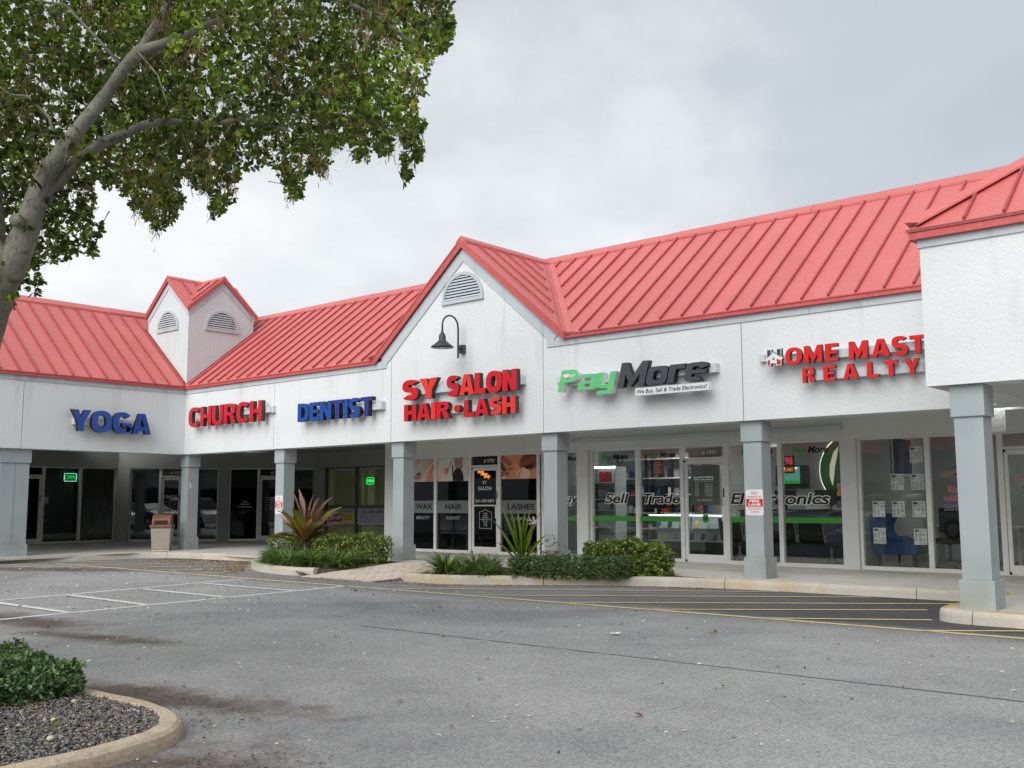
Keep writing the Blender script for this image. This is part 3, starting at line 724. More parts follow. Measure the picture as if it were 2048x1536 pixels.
# canopy ceiling, beam backs
def sof(poly, z, name='canopy_ceiling'):
    MB().prism([(x, y, z) for x, y in poly], (0, 0, .05), 0).build(name, m_soffit if poly[0][0] > 4 else m_wall_shade, plaza)  # recess and left wing ceilings get the stucco with shade in its colour
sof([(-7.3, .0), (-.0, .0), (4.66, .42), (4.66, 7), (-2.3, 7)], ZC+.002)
sof([(4.66, .42), (21.0, .42), (21.0, 3.4), (4.66, 3.4)], ZC)
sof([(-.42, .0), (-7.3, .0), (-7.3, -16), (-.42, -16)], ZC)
MB().box(20.9, 30, -2.4, .43, ZC-.0, ZC+.05).build('canopy_ceiling', m_soffit, plaza)
MB().box(21.0, 30, .43, 3.4, ZC, ZC+.05).build('canopy_ceiling', m_soffit, plaza)
# trim boards under the eaves
def trimb(fr, u0, u1, z0=4.243, z1=ZE+.0, n0=.0, n1=.022):
    MB().box(u0, u1, n0, n1, z0, z1, 0, fr).build('trim_board', m_trim, plaza)
trimb(FB, .03, 3.1); trimb(FB, 3.104, 6.3); trimb(FB, 6.304, 8.18)
for a, b in ((12.80, 15.4), (15.404, 18.2), (18.204, 20.95)): trimb(FB, a, b)
for a, b in ((-4.2, -.0), (-8, -4.204), (-16, -8.004)): trimb(FA, a, b)
# gable rake trims
for s in (-1, 1):
    def gx(d): return 10.55+s*d
    w = .30
    P = [(gx(0), zg(10.55)-.17), (gx(2.55), zg(gx(2.55))-.17), (gx(2.37), zg(gx(2.37))-.17-w-.02), (gx(.0), zg(10.55)-.17-w)]
    P = [(u, z) for u, z in P]
    if s > 0: P = P[::-1]
    MB().prism([FB(u, .0, z) for u, z in P], FB.n*.024, 0).build('rake_trim', m_trim, plaza)
# small return block where the rake trim dies into the eave trim
MB().box(7.62, 8.18, .0225, .026, 4.243, 4.40, 0, FB).build('trim_board', m_trim, plaza)
# fascias
def fasc(fr, u0, u1, z0=ZE, z1=ZT-.006, n1=OV):
    MB().box(u0, u1, n1-.03, n1, z0, z1, 0, fr).box(u0, u1, .0, n1-.03, z0, z0+.02, 0, fr).box(u0, u1, n1, n1+.012, z1-.02, z1+.004, 0, fr).build('eave_fascia', m_fascia, plaza)
for a, b in ((.095, 2.6), (2.604, 5.2), (5.204, 7.82), (13.28, 15.7), (15.704, 18.7), (18.704, 20.95)): fasc(FB, a, b)
for a, b in ((-3.0, -.095), (-6, -3.004), (-9, -6.004), (-16, -9.004)): fasc(FA, a, b)
for s in (-1, 1):   # gable rake fascia
    P = []
    for d, dz in ((0, 0), (2.78, 0), (2.72, -.185), (0, -.185)): P.append((10.55+s*d, zg(10.55+s*d)+dz))
    if s > 0: P = P[::-1]
    MB().prism([FB(u, OV-.02, z) for u, z in P], FB.n*.03, 0).build('rake_fascia', m_fascia, plaza)
    P2 = [(10.55+s*d, zg(10.55+s*d)+dz) for d, dz in ((.02, .012), (2.80, .012), (2.80, -.03), (.02, -.03))]
    if s > 0: P2 = P2[::-1]
    MB().prism([FB(u, OV+.012, z) for u, z in P2], FB.n*.014, 0).build('rake_drip_edge', m_roof, plaza)

# ---------------- roofs: strips between seams, each panel and each seam its own piece
def roof(region, zf, axis, off, sp=.445, inset=None, parent=plaza, name='roof_panel', seam='roof_seam', lift=0, smin=.25):
    """region: convex plan polygon; seams run perpendicular to plan axis `axis`"""
    a0 = min(p[axis] for p in region); a1 = max(p[axis] for p in region)
    k = math.floor((a0-off)/sp)
    while off+k*sp < a1:
        lo, hi = off+k*sp, off+(k+1)*sp; h1 = [0, 0, -lo]; h1[axis] = 1; h2 = [0, 0, hi]; h2[axis] = -1
        p = clip(clip(region, *h1), *h2) if True else None
        if len(p) > 2 and area(p) > .004:
            if sum(p[i][0]*p[(i+1) % len(p)][1]-p[(i+1) % len(p)][0]*p[i][1] for i in range(len(p))) < 0: p = p[::-1]
            MB().prism([(x, y, zf(x, y)-.03+lift) for x, y in p], (0, 0, .03), 0).build(name, m_roof, parent)
        # seam on the low side of the strip
        o_ = 1-axis; ss = []
        for i in range(len(region)):
            q, r = region[i], region[(i+1) % len(region)]
            if (q[axis]-lo)*(r[axis]-lo) < 0:
                t_ = (lo-q[axis])/(r[axis]-q[axis]); ss.append(q[o_]+(r[o_]-q[o_])*t_)
        if len(ss) == 2:
            s0, s1 = sorted(ss)
            if inset: s0 += inset[0]; s1 -= inset[1]
            if s1-s0 > smin:
                A_ = [0, 0]; B_ = [0, 0]; A_[axis] = B_[axis] = lo; A_[o_] = s0; B_[o_] = s1
                pa = Vector((*A_, zf(*A_)+.019+lift)); pb = Vector((*B_, zf(*B_)+.019+lift))
                nrm = Vector((0, 0, 1)); mb = MB().bar(pa, pb, .03, .056)
                mb.build(seam, m_seam, parent)
        k += 1
RY = 2.97; RZ = zmain(RY)
ZmB = lambda x, y: zmain(y); ZmA = lambda x, y: zmain(-x)
yl = lambda x: -OV+(zg(x)-ZT)/SL
roof([(OV, -OV), (7.72, -OV), (7.72, RY), (-RY, RY)], ZmB, 0, 15.875-16*.445, inset=(0, 0))
# beside the gable: region above the valley lines
roof([(7.72, -OV+.001), (10.55, yl(10.55)), (10.55, RY), (7.72, RY)], ZmB, 0, 15.875-16*.445, inset=(.16, 0))
roof([(10.55, yl(10.55)), (13.38, -OV+.001), (13.38, RY), (10.55, RY)], ZmB, 0, 15.875-16*.445, inset=(.16, 0))
roof([(13.38, -OV), (23.5, -OV), (23.5, RY), (13.38, RY)], ZmB, 0, 15.875-16*.445, inset=(0, 0))
# wing A
roof([(OV, -OV), (OV, -16), (-RY, -16), (-RY, RY)], ZmA, 1, -.568)
# back slopes
for P_, zf in (([(-RY, RY), (23.5, RY), (23.5, RY+3), (-RY-3, RY+3)], lambda x, y: RZ-SL*(y-RY)), ([(-RY, RY), (-RY-3, RY+3), (-RY-3, -16), (-RY, -16)], lambda x, y: RZ+SL*(x+RY))):
    if sum(P_[i][0]*P_[(i+1) % 4][1]-P_[(i+1) % 4][0]*P_[i][1] for i in range(4)) < 0: P_ = P_[::-1]
    MB().prism([(x, y, zf(x, y)-.03) for x, y in P_], (0, 0, .03)).build('rear_roof_slope', m_roof, plaza)
# gable roof slopes: plan triangle from front edge to the valley
yv = yl(10.55)
for s in (-1, 1):
    reg = [(10.55, -OV), (10.55+s*2.83, -OV), (10.55, yv)]
    if s < 0: reg = reg[::-1]
    f_ = lambda x, y, s=s: zg(x)+.002
    roof(reg, f_, 1, -OV+.36, .445, inset=(.12, .30) if s > 0 else (.30, .12))
# ridge caps
def cap(a, b, fn, name='ridge_cap', w=.20, lift=.060, drop=.05):
    """folded cap over a ridge from a to b; fn: (side vector, slope)"""
    a = Vector(a); b = Vector(b); (sx, sl) = fn; sx = Vector(sx)
    L = (b-a).length; n = max(1, round(L/3)); 
    for i in range(n):
        p = a.lerp(b, i/n)+(b-a).normalized()*.004; q = a.lerp(b, (i+1)/n)-(b-a).normalized()*.004; mb = MB(); P = []
        for r in (p, q):
            top = r+Vector((0, 0, lift+.02*(i % 2)*.3))
            l = top+sx*w-Vector((0, 0, sl*w)); rr = top-sx*w-Vector((0, 0, sl*w)); d = Vector((0, 0, -drop))
            P += [l+d, l, top, rr, rr+d]
        mb.add(P, [(0, 1, 6, 5), (1, 2, 7, 6), (2, 3, 8, 7), (3, 4, 9, 8), (0, 5, 9, 4), (0, 4, 3, 2, 1), (5, 6, 7, 8, 9)])
        mb.build(name, m_roof, plaza)
cap((-1.9, RY, RZ), (10.6, RY, RZ), ((0, -1, 0), SL)); cap((10.6, RY, RZ), (23.5, RY, RZ), ((0, -1, 0), SL))
cap((-RY, -16, RZ), (-RY, 2.2, RZ), ((1, 0, 0), SL))
cap((10.55, -OV-.02, 6.79), (10.55, yv+.1, 6.79), ((1, 0, 0), .835), w=.14)
# valley flashings
def valley(a, b, s1, s2, w=.17, lift=.012):
    """flat flashing; s1,s2 plan directions to each side with their slopes (dx,dy,dz per metre)"""
    a = Vector(a); b = Vector(b); mb = MB()
    for s_ in (s1, s2):
        s_ = Vector(s_); l = Vector((0, 0, lift)); P = [a+l, b+l, b+l+s_*w, a+l+s_*w]; up = Vector((0, 0, .01))
        mb.add(P+[p+up for p in P], [(0, 1, 2, 3), (7, 6, 5, 4), (0, 4, 5, 1), (1, 5, 6, 2), (2, 6, 7, 3), (3, 7, 4, 0)])
    mb.build('valley_flashing', m_roof, plaza)
for s in (-1, 1):
    valley((10.55+s*2.80, -OV, ZT), (10.55, yv, zg(10.55)), (s*1.0, 0, 0), (0, -1.0, 0), .15)
# ---------------- corner tower
TS = 2.13; TC = TS/2; tz = 7.70; tsl = .86; to = .10
def tz_(d): return tz-tsl*abs(d)
gp = [(0, 4.3), (TS, 4.3), (TS, tz_(TC)-.13), (TC, tz-.13), (0, tz_(TC)-.13)]
FT1 = Fr((-TS, 0), (1, 0), (0, -1)); FT2 = Fr((0, 0), (0, 1), (1, 0)); FT3 = Fr((-TS, TS), (0, -1), (-1, 0)); FT4 = Fr((0, TS), (-1, 0), (0, 1))
for fr_ in (FT1, FT2, FT3, FT4):
    MB().prism([fr_(u+(.0), .0, z) for u, z in [(max(.003, min(TS-.003, u)), z) for u, z in gp]], fr_.n*-.1, 0).build('tower_wall', m_band, plaza)
    for s in (-1, 1):
        P = [(TC+s*d, tz_(d)-.12-dz) for d, dz in ((0, 0), (TC, 0), (TC, .20), (0, .22))]
        if s > 0: P = P[::-1]
        MB().prism([fr_(u, .0, z) for u, z in P], fr_.n*.02, 0).build('rake_trim', m_trim, plaza)
        P = [(TC+s*d, tz_(d)-dz) for d, dz in ((0, 0), (TC+to, 0), (TC+to-.03, .135), (0, .135))]
        if s > 0: P = P[::-1]
        MB().prism([fr_(u, to-.02-.028, z) for u, z in P], fr_.n*.028, 0).build('rake_fascia', m_fascia, plaza)
        a = fr_(TC+s*.0, to-.02, 0); 
        P = [(TC+s*d, tz_(d)-dz) for d, dz in ((0, -.01), (TC+to, -.01), (TC+to, .05), (0, .05))]
        if s > 0: P = P[::-1]
        MB().prism([fr_(u, to-.0195, z) for u, z in P], fr_.n*.012, 0).build('rake_drip_edge', m_roof, plaza)
cx_, cy_ = -TC, TC
for ax, sg in ((1, -1), (0, 1), (1, 1), (0, -1)):
    for s in (-1, 1):
        e_ = TC+to-.03
        tri = [(cx_, cy_), (cx_+(sg*e_ if ax == 0 else 0), cy_+(sg*e_ if ax == 1 else 0)), (cx_+(sg*e_ if ax == 0 else s*e_), cy_+(sg*e_ if ax == 1 else s*e_))]
        if sum(tri[i][0]*tri[(i+1) % 3][1]-tri[(i+1) % 3][0]*tri[i][1] for i in range(3)) < 0: tri = tri[::-1]
        zf = (lambda x, y: tz-tsl*abs(x-cx_)+.002) if ax == 1 else (lambda x, y: tz-tsl*abs(y-cy_)+.002)
        roof(tri, zf, ax, (cy_ if ax == 1 else cx_)+.12, .445, inset=(.06, .12), smin=.12)
cap((cx_, -.09, tz), (cx_, TS+.09, tz), ((1, 0, 0), tsl), w=.09, lift=.035, drop=.03)
cap((-TS-.09, cy_, tz), (.09, cy_, tz), ((0, 1, 0), tsl), w=.09, lift=.038, drop=.03)
for sx, sy in ((1, -1), (-1, -1), (1, 1)):
    valley((cx_+sx*(TC+.06), cy_+sy*(TC+.06), tz_(TC+.06)), (cx_, cy_, tz), (0, -sy*1., 0), (-sx*1., 0, 0), .07, .008)
# flashing at the foot of the tower
MB().bar((-.02, -.02, zmain(-.0)+.02), (-TS-.1, -.02, zmain(TS+.1)+.02), .07, .03).build('wall_flashing', m_seam, plaza)
MB().bar((.02, .02, zmain(0)+.02), (.02, TS+.1, zmain(TS+.1)+.02), .07, .03).build('wall_flashing', m_seam, plaza)
# half round vents
def vent(fr, uc, z0, r, n=.0):
    mb = MB(); N_ = 20
    for i in range(N_):
        a0, a1 = math.pi*i/N_, math.pi*(i+1)/N_
        P = [fr(uc+q*math.cos(a), n, z0+q*math.sin(a)) for q, a in ((r, a0), (r, a1), (r-.07, a1), (r-.07, a0))]
        mb.prism(P[::-1], fr.n*.04, 0)
    mb.box(uc-r, uc+r, n, n+.045, z0-.055, z0+.02, 0, fr)
    v = mb.build('louvre_vent', m_trim, plaza)
    P = [fr(uc+(r-.06)*math.cos(math.pi*i/N_), n+.002, z0+(r-.06)*math.sin(math.pi*i/N_)) for i in range(N_+1)]
    MB().prism(P[::-1], fr.n*.002, 0).build('vent_backing', M('vent_shadow_paint', (70, 78, 84), .8), v)
    k = int((r-.12)/.063); z = z0+.03
    for i in range(k+1):
        zz = z+i*.063; hw = math.sqrt(max(0, (r-.06)**2-(zz-z0+.03)**2))
        if hw < .06: continue
        MB().prism([fr(uc-hw, n+.006, zz+.035), fr(uc-hw, n+.030, zz), fr(uc-hw, n+.034, zz+.008), fr(uc-hw, n+.010, zz+.045)], fr.d*2*hw, 0).build('louvre_blade', m_trim, v)
vent(FB, 10.53, 5.49, .60); vent(FT1, TC+.02, 6.17, .56); vent(FT2, TC, 6.17, .56)

# ---------------- right hand porch block
BX, BY = 20.905, -2.82
FK = Fr((0, BY), (1, 0), (0, -1)); FKL = Fr((BX, 0), (0, -1), (-1, 0))
BZ0, BZ1 = 2.62, 4.42
MB().box(BX, 30, BY, BY+.42, BZ0, BZ1).build('facade_panel', m_wall, plaza)
MB().box(BX, BX+.42, BY+.422, -.003, BZ0, BZ1).build('facade_panel', m_wall, plaza)
MB().box(BX-.022, 30, .0, .022, BZ1-.10, BZ1, 0, FK).build('trim_board', m_trim, plaza)
MB().box(BX-.022, BX, BY, -.003, BZ1-.10, BZ1).build('trim_board', m_trim, plaza)
MB().box(BX-OV-.01, 30, OV-.03, OV, BZ1, BZ1+.115, 0, FK).box(BX-OV-.01, 30, 0, OV-.03, BZ1, BZ1+.02, 0, FK).box(BX-OV-.04, 30, OV, OV+.02, BZ1+.09, BZ1+.125, 0, FK).build('eave_fascia', m_fascia, plaza)
MB().box(BX-OV-.01, BX-OV+.02, BY-.05, 0, BZ1, BZ1+.115).build('eave_fascia', m_fascia, plaza)
e0 = BX-OV-.02; ye = BY-OV-.02; bz = BZ1+.125
roof([(e0, ye), (30, ye), (30, ye+5.2), (e0+5.2, ye+5.2)], lambda x, y: bz+SL*(y-ye), 0, 21.47, .445, inset=(0, .12))
roof([(e0, ye), (e0+5.2, ye+5.2), (e0, ye+5.2)], lambda x, y: bz+SL*(x-e0), 1, ye+.3, .445, inset=(0, .12))
# hip cap
a = Vector((e0-.02, ye-.02, bz+.02)); b = Vector((e0+5.2, ye+5.2, bz+SL*5.2)); mb = MB(); P = []
for r in (a, b):
    t_ = r+Vector((0, 0, .075)); P += [r+Vector((.17, 0, .02)), t_+Vector((.17, 0, -.03)), t_, t_+Vector((0, .17, -.03)), r+Vector((0, .17, .02))]
mb.add(P, [(1, 0, 5, 6), (2, 1, 6, 7), (3, 2, 7, 8), (4, 3, 8, 9), (0, 4, 9, 5), (0, 1, 2, 3, 4), (9, 8, 7, 6, 5)])
mb.build('hip_cap', m_roof, plaza)
# recessed light and hanging sign stub under the porch
lamp_m = M('light_panel', (250, 250, 245), .5, 0, emit=2.2)
MB().box(19.75, 20.35, 3.0, 3.3, ZC-.008, ZC-.002).build('ceiling_glow_panel', lamp_m, plaza)
MB().box(22.6, 23.2, -1.2, .4, ZC-.22, ZC-.003).build('porch_beam', m_soffit, plaza)
ws = thing('hanging_sign', 'pale blade sign box hanging from the porch ceiling', 'sign', (20.62, 2.0, 2.5))
MB().box(20.50, 21.3, 1.96, 2.04, 2.34, 2.68).build('sign_panel', m_race, ws); MB().bar((20.9, 2, 2.68), (20.9, 2, 2.95), .02, .02).build('hanger_rod', m_alu, ws)

# ---------------- columns
def column(fr, uc, n1, w=.33, zt=ZB+.002, wide=None, ph=.335, label=None):
    """front face of the plinth at n1; shaft, plinth and cap, the shaft being the part"""
    ww = wide or w; pl = .033; d = w
    s_ = MB().box(uc-ww/2, uc+ww/2, n1-pl-d, n1-pl, ph, 2.24, 0, fr).build('column', m_col, plaza, bevel=.006)
    if label: s_['label'] = label
    MB().box(uc-ww/2-pl, uc+ww/2+pl, n1-d-2*pl, n1, -.02, ph, 0, fr).build('plinth', m_col, s_, bevel=.008)
    MB().box(uc-ww/2-.028, uc+ww/2+.028, n1-d-pl-.028, n1-pl+.028, 2.24, zt, 0, fr).build('capital', m_col, s_, bevel=.006)
    return s_
for k in range(5):
    column(FB, -.112+4.29*k+(.0), -.08, label='column with peeling white paint patches at the inner corner' if k == 0 else None)
column(FK, 21.33, -.078+.0, zt=BZ0-.002)
colA = column(FA, -4.46, -.09, w=.33, wide=.68, ph=.275, label='double width column with a vertical joint')
MB().box(-4.463, -4.457, -.1225, -.1215, .28, 2.23, 0, FA).build('joint', m_blk, colA)
column(FA, -8.75, -.09)
column(FK, 25.6, -.078, zt=BZ0-.002)
# peeled paint on the corner column
pm = MB()
for (u, z, a, b) in ((-.20, 1.74, .055, .11), (-.05, 1.70, .03, .03), (-.03, 1.55, .02, .012)):
    P = [FA(u*0+.245+.0+u*.3+a*math.cos(t_)*.6*random.uniform(.7, 1.1), 0, z+b*math.sin(t_)*random.uniform(.75, 1.1)) for t_ in [i*math.pi/6 for i in range(12)]]
    pm.prism([Vector((.0535, p.y, p.z)) for p in P], (.002, 0, 0), 0)
pm.build('bare_plaster_patch', M('bare_plaster', (214, 212, 200), .9, .1, 9), plaza)

# ---------------- shopfront walls
NB, NA, NC, ND = -3.2, -6.95, -6.329+.12, -6.38        # wall faces; glass sits .13 behind
GB, GA, GC, GD = -3.35, -7.1, -6.329, -6.5
ZTOP = 2.415
def wallseg(fr, u0, u1, z0, z1, n, th=.2, name='shop_wall', mat=None):
    return MB().box(u0, u1, n-th, n, z0, z1, 0, fr).build(name, mat or m_wall2, plaza)
# headers
wallseg(FB, 4.62, 10.97, ZTOP, ZC, NB); wallseg(FB, 10.974, 17.30, ZTOP, ZC, NB); wallseg(FB, 17.304, 30, ZTOP, ZC, NB)
wallseg(FA, -16, 1.98, ZTOP, ZC, NA, mat=m_wall_shade); wallseg(FC, -3.66, 2.98, ZTOP, ZC, NC, mat=m_wall_shade); wallseg(FB, -2.46, 4.7, ZTOP, ZC, ND, mat=m_wall_shade)
# piers
for a, b in ((4.62, 4.95), (11.05, 11.36), (17.24, 17.54)): wallseg(FB, a, b, 0, ZTOP, NB, name='wall_pier')
wallseg(FB, 10.02, 10.20, 0, ZTOP, NB, name='wall_pier')
wallseg(FA, 1.82, 2.0, 0, ZTOP, NA, name='wall_pier', mat=m_wall_shade); wallseg(FA, -2.2, -1.75, 0, ZTOP, NA, name='wall_pier', mat=m_wall_shade)
wallseg(FC, -3.66, -3.24, 0, ZTOP, NC, name='wall_pier', mat=m_wall_shade); wallseg(FC, -.35, .0, 0, ZTOP, NC, name='wall_pier', mat=m_wall_shade); wallseg(FC, 2.82, 3.0, 0, ZTOP, NC, name='wall_pier', mat=m_wall_shade)
wallseg(FB, -2.46, -1.90, 0, ZTOP, ND, name='wall_pier', mat=m_wall_shade); wallseg(FB, 1.42, 4.7, 0, ZTOP, ND, name='shop_wall', mat=m_wall_shade)
wallseg(Fr((4.62, 0), (0, -1), (-1, 0)), -6.7, -3.4, 0, ZC, 0, name='shop_wall', mat=m_wall_shade)
# linear fixture along the wall above the electronics shop
MB().box(10.25, 11.02, .0, .09, 2.60, 2.66, 0, Fr((0, 3.2), (1, 0), (0, -1))).build('linear_light_housing', m_trim, plaza)
MB().box(11.12, 17.32, .0, .09, 2.585, 2.655, 0, Fr((0, 3.2), (1, 0), (0, -1))).build('linear_light_housing', m_trim, plaza)

def window(fr, u0, u1, n, z0=.0, z1=ZTOP, gl=None, fw=.045, fm=None, left=True, right=True, mid=None, lw=None):
    """aluminium frame with its pane as a sub-part; returns the frame"""
    fm = fm or m_alu; mb = MB(); d = .10
    a = u0 if not left else u0; l0 = fw if left else .0; r0 = fw if right else 0
    if left: mb.box(u0, u0+fw, n-d/2, n+d/2, z0, z1, 0, fr)
    if right: mb.box(u1-fw, u1, n-d/2, n+d/2, z0, z1, 0, fr)
    mb.box(u0+l0, u1-r0, n-d/2+.002, n+d/2-.002, z0, z0+.07, 0, fr); mb.box(u0+l0, u1-r0, n-d/2+.002, n+d/2-.002, z1-.035, z1, 0, fr)
    w = mb.build('window', fm, plaza)
    MB().box(u0+l0, u1-r0, n-.004, n+.004, z0+.07, z1-.035, 0, fr).build('pane', gl or g_clear, w)
    return w
def door(fr, u0, u1, n, gl=None, handle='R', number=None, zt=2.10, label=None, numbox=True):
    """storefront door with transom above; u0..u1 outer jamb faces"""
    jw = .045; mb = MB(); d = .10
    for a in (u0, u1-jw): mb.box(a, a+jw, n-d/2, n+d/2, 0, ZTOP, 0, fr)
    mb.box(u0+jw, u1-jw, n-d/2+.002, n+d/2-.002, zt+.02, zt+.065, 0, fr); mb.box(u0+jw, u1-jw, n-d/2+.002, n+d/2-.002, ZTOP-.03, ZTOP, 0, fr)
    mb.box(u0+jw, u1-jw, n-d/2+.002, n+d/2+.01, -.0, .015, 0, fr)
    F_ = mb.build('door_frame', m_alu, plaza)
    tb = MB().box(u0+jw, u1-jw, n-.004, n+.004, zt+.065, ZTOP-.03, 0, fr).build('transom_pane', gl or g_clear, F_)
    a, b = u0+jw+.006, u1-jw-.006; st = .065; mb = MB()
    mb.box(a, a+st, n-.022, n+.022, .02, zt+.012, 0, fr).box(b-st, b, n-.022, n+.022, .02, zt+.012, 0, fr)
    mb.box(a+st, b-st, n-.021, n+.021, .02, .17, 0, fr).box(a+st, b-st, n-.021, n+.021, zt-.07, zt+.012, 0, fr)
    D_ = mb.build('door', m_alu, plaza)
    if label: D_['label'] = label
    MB().box(a+st, b-st, n-.004, n+.004, .17, zt-.07, 0, fr).build('pane', gl or g_clear, D_)
    hx = b-st/2 if handle == 'R' else a+st/2
    MB().box(hx-.035, hx+.045, n+.025, n+.06, .86, 1.16, 0, fr).box(hx-.02, hx+.02, n+.02, n+.03, .84, 1.18, 0, fr).build('push_handle', m_alu, D_)
    MB().box(hx-.014, hx+.014, n+.0225, n+.03, 1.34, 1.52, 0, fr).build('lock', m_blk, D_)
    MB().box(a-.02 if handle == 'R' else b-.03, a+.03 if handle == 'R' else b+.02, n+.022, n+.045, zt-.03, zt+.03, 0, fr).build('pivot_hinge', m_blk, D_)
    MB().box(a-.02 if handle == 'R' else b-.03, a+.03 if handle == 'R' else b+.02, n+.022, n+.045, .0, .06, 0, fr).build('pivot_hinge', m_blk, D_)
    if number:
        uc = (u0+u1)/2; label_line(number, fr, uc+.12, .34, zt+.13, zt+.215, n+.006, m_winkw, F_, .015)
    return D_, F_
def decal(fr, w, P, n, mat, name='decal'):
    return MB().prism([fr(u, n, z) for u, z in P], fr.n*.0012, 0).build(name, mat, w)
def drect(u0, u1, z0, z1): return [(u0, z0), (u1, z0), (u1, z1), (u0, z1)]
G = .005

# yoga studio (wing A)
door(FA, -1.75, -.58, GA, g_film)
wy1 = window(FA, -.60+.02, .62, GA, gl=g_dark); wy2 = window(FA, .62, 1.82, GA, gl=g_dark)
window(FA, -3.6, -2.2, GA, gl=g_dark); window(FA, -5, -3.62, GA, gl=g_dark)
decal(FA, wy1, drect(-.55, -.38, 1.26, 1.47), .0+GA+G, M('notice_paper', (160, 160, 150), .8), 'notice')
# corner shop on the chamfer
wc1 = window(FC, -3.24, -2.26, GC, gl=g_dark)
dc, fc = door(FC, -2.26, -1.55, GC, g_dark, number='# 292', label='glass door behind the corner column')
wc2 = window(FC, -1.55, -.35, GC, gl=g_dark)
wc3 = window(FC, .0, .96, GC, gl=g_film); dc2, fc2 = door(FC, .96, 1.85, GC, g_dark, number='# 292'); wc4 = window(FC, 1.85, 2.82, GC, gl=g_dark)
for i, (tx, w_) in enumerate((('Food', .14), ('Allowed In', .34), ('The Dispensary', .5))):
    label_line(tx, FC, .52, w_, 1.28-i*.085, 1.335-i*.085, GC+G, m_winkw, wc3)
label_line('CIRCLE', FC, -1.91, .42, 1.42, 1.52, GC+.03, m_winkw, dc)
for w_, uc, zz in ((dc, -1.91, 1.30), (dc2, 1.40, 1.42)):
    mb = MB()
    for i in range(6):
        for k in range(3): mb.box(uc-.2+k*.14, uc-.2+k*.14+random.uniform(.05, .12), GC+.03, GC+.0312, zz-i*.08, zz-i*.08+.03, 0, FC)
    mb.build('fine_print', m_grey_v, w_)
# dentist windows, deep in the recess
wd1 = window(FB, -1.90, -.36, GD, gl=g_clear, fm=m_alud); wd2 = window(FB, -.36, 1.18, GD, gl=g_clear, fm=m_alud)
MB().box(1.18, 1.42, GD-.05, GD+.05, 0, ZTOP, 0, FB).build('door_frame', m_alud, plaza)
sg = M('frosted_sign', (150, 150, 158), .6); redv = M('dark_red_vinyl', (150, 30, 40), .6); yelv = M('dull_yellow_vinyl', (190, 165, 30), .6); navy = M('navy_vinyl', (22, 26, 52), .6)
for w_, a, b in ((wd1, -1.82, -.42), (wd2, -.30, 1.12)):
    decal(FB, w_, drect(a, b, .56, 1.08), GD+G, sg, 'window_banner'); decal(FB, w_, drect(a, b, 1.08, 1.17), GD+G, navy, 'banner_stripe')
    for k in range(12): decal(FB, w_, drect(a+.06+k*.115, a+.09+k*.115, 1.11, 1.14), GD+G+.002, m_winkw, 'star')
label_line('561-508-2098', FB, .41, 1.0, .90, 1.03, GD+G+.002, m_ink, wd2, .01)
for i, tx in enumerate(('EMERGENCY   WALK INS WELCOME', 'MOST INSURANCE ACCEPTED', 'LAB & DENTURE DENTIST ON STAFF')): label_line(tx, FB, .41, 1.2, .80-i*.09, .86-i*.09, GD+G+.002, m_ink, wd2, .0)
decal(FB, wd1, drect(-1.74, -1.06, .66, .90), GD+G+.002, redv, 'offer_panel'); decal(FB, wd1, drect(-1.05, -.50, .66, .90), GD+G+.002, yelv, 'offer_panel')
label_line('$50 OFF', FB, -1.40, .6, .71, .85, GD+G+.004, m_winkw, wd1); label_line('EXAM & XRAY', FB, -.78, .46, .80, .86, GD+G+.004, m_ink, wd1); label_line('CLEANINGS', FB, -.78, .4, .70, .76, GD+G+.004, m_ink, wd1)
label_line('BEFORE YOU BUY', FB, -1.45, .55, .96, 1.02, GD+G+.002, redv, wd1); label_line('CALL AND ASK', FB, -.80, .5, .96, 1.02, GD+G+.002, m_ink, wd1)

# hair salon
ws1 = window(FB, 4.95, 6.42, GB, gl=g_film); ws2 = window(FB, 6.42, 7.64, GB, gl=g_film)
ds, fs = door(FB, 7.64, 8.61, GB, g_film, number='# 2928', label='white framed salon door with printed hours and an orange script sign')
ws3 = window(FB, 8.61, 9.84, GB, gl=g_film); ws4 = window(FB, 9.84, 10.02, GB, gl=g_film)
decal(FB, fs, drect(7.70, 7.80, 2.18, 2.37), GB+.002+.004, m_blk, 'number_backing')
skin = M('poster_skin', (226, 150, 112), .6, .12, 3); skin2 = M('poster_skin_light', (240, 196, 168), .6, .10, 4); pbg = M('poster_grey', (190, 192, 190), .6, .08, 2); pbg2 = M('poster_white', (222, 220, 214), .6, .07, 2); pdk = M('poster_black', (22, 20, 20), .6); pbr = M('poster_brown', (92, 50, 34), .6, .2, 6); ppk = M('poster_pink', (190, 110, 100), .6, .25, 12)
def blob(uc, zc, a, b, rot=0, n=14, wob=.0):
    return [(uc+a*math.cos(t_)*math.cos(rot)-b*math.sin(t_)*math.sin(rot), zc+a*math.cos(t_)*math.sin(rot)+b*math.sin(t_)*math.cos(rot)) for t_ in [2*math.pi*i/n for i in range(n)]]
def poster(w, u0, u1, z0, z1, bg, shapes):
    decal(FB, w, drect(u0, u1, z0, z1), GB+G, bg, 'poster')
    for i, (poly, m) in enumerate(shapes):
        # clip to the sheet
        for h in ((1, 0, -u0-.003), (-1, 0, u1-.003), (0, 1, -z0-.003), (0, -1, z1-.003)):
            poly = clip(poly, *h) if len(poly) > 2 else poly
        if len(poly) > 2 and area(poly) > 1e-5: decal(FB, w, poly, GB+G+.0015*(i+1), m, 'poster_figure')
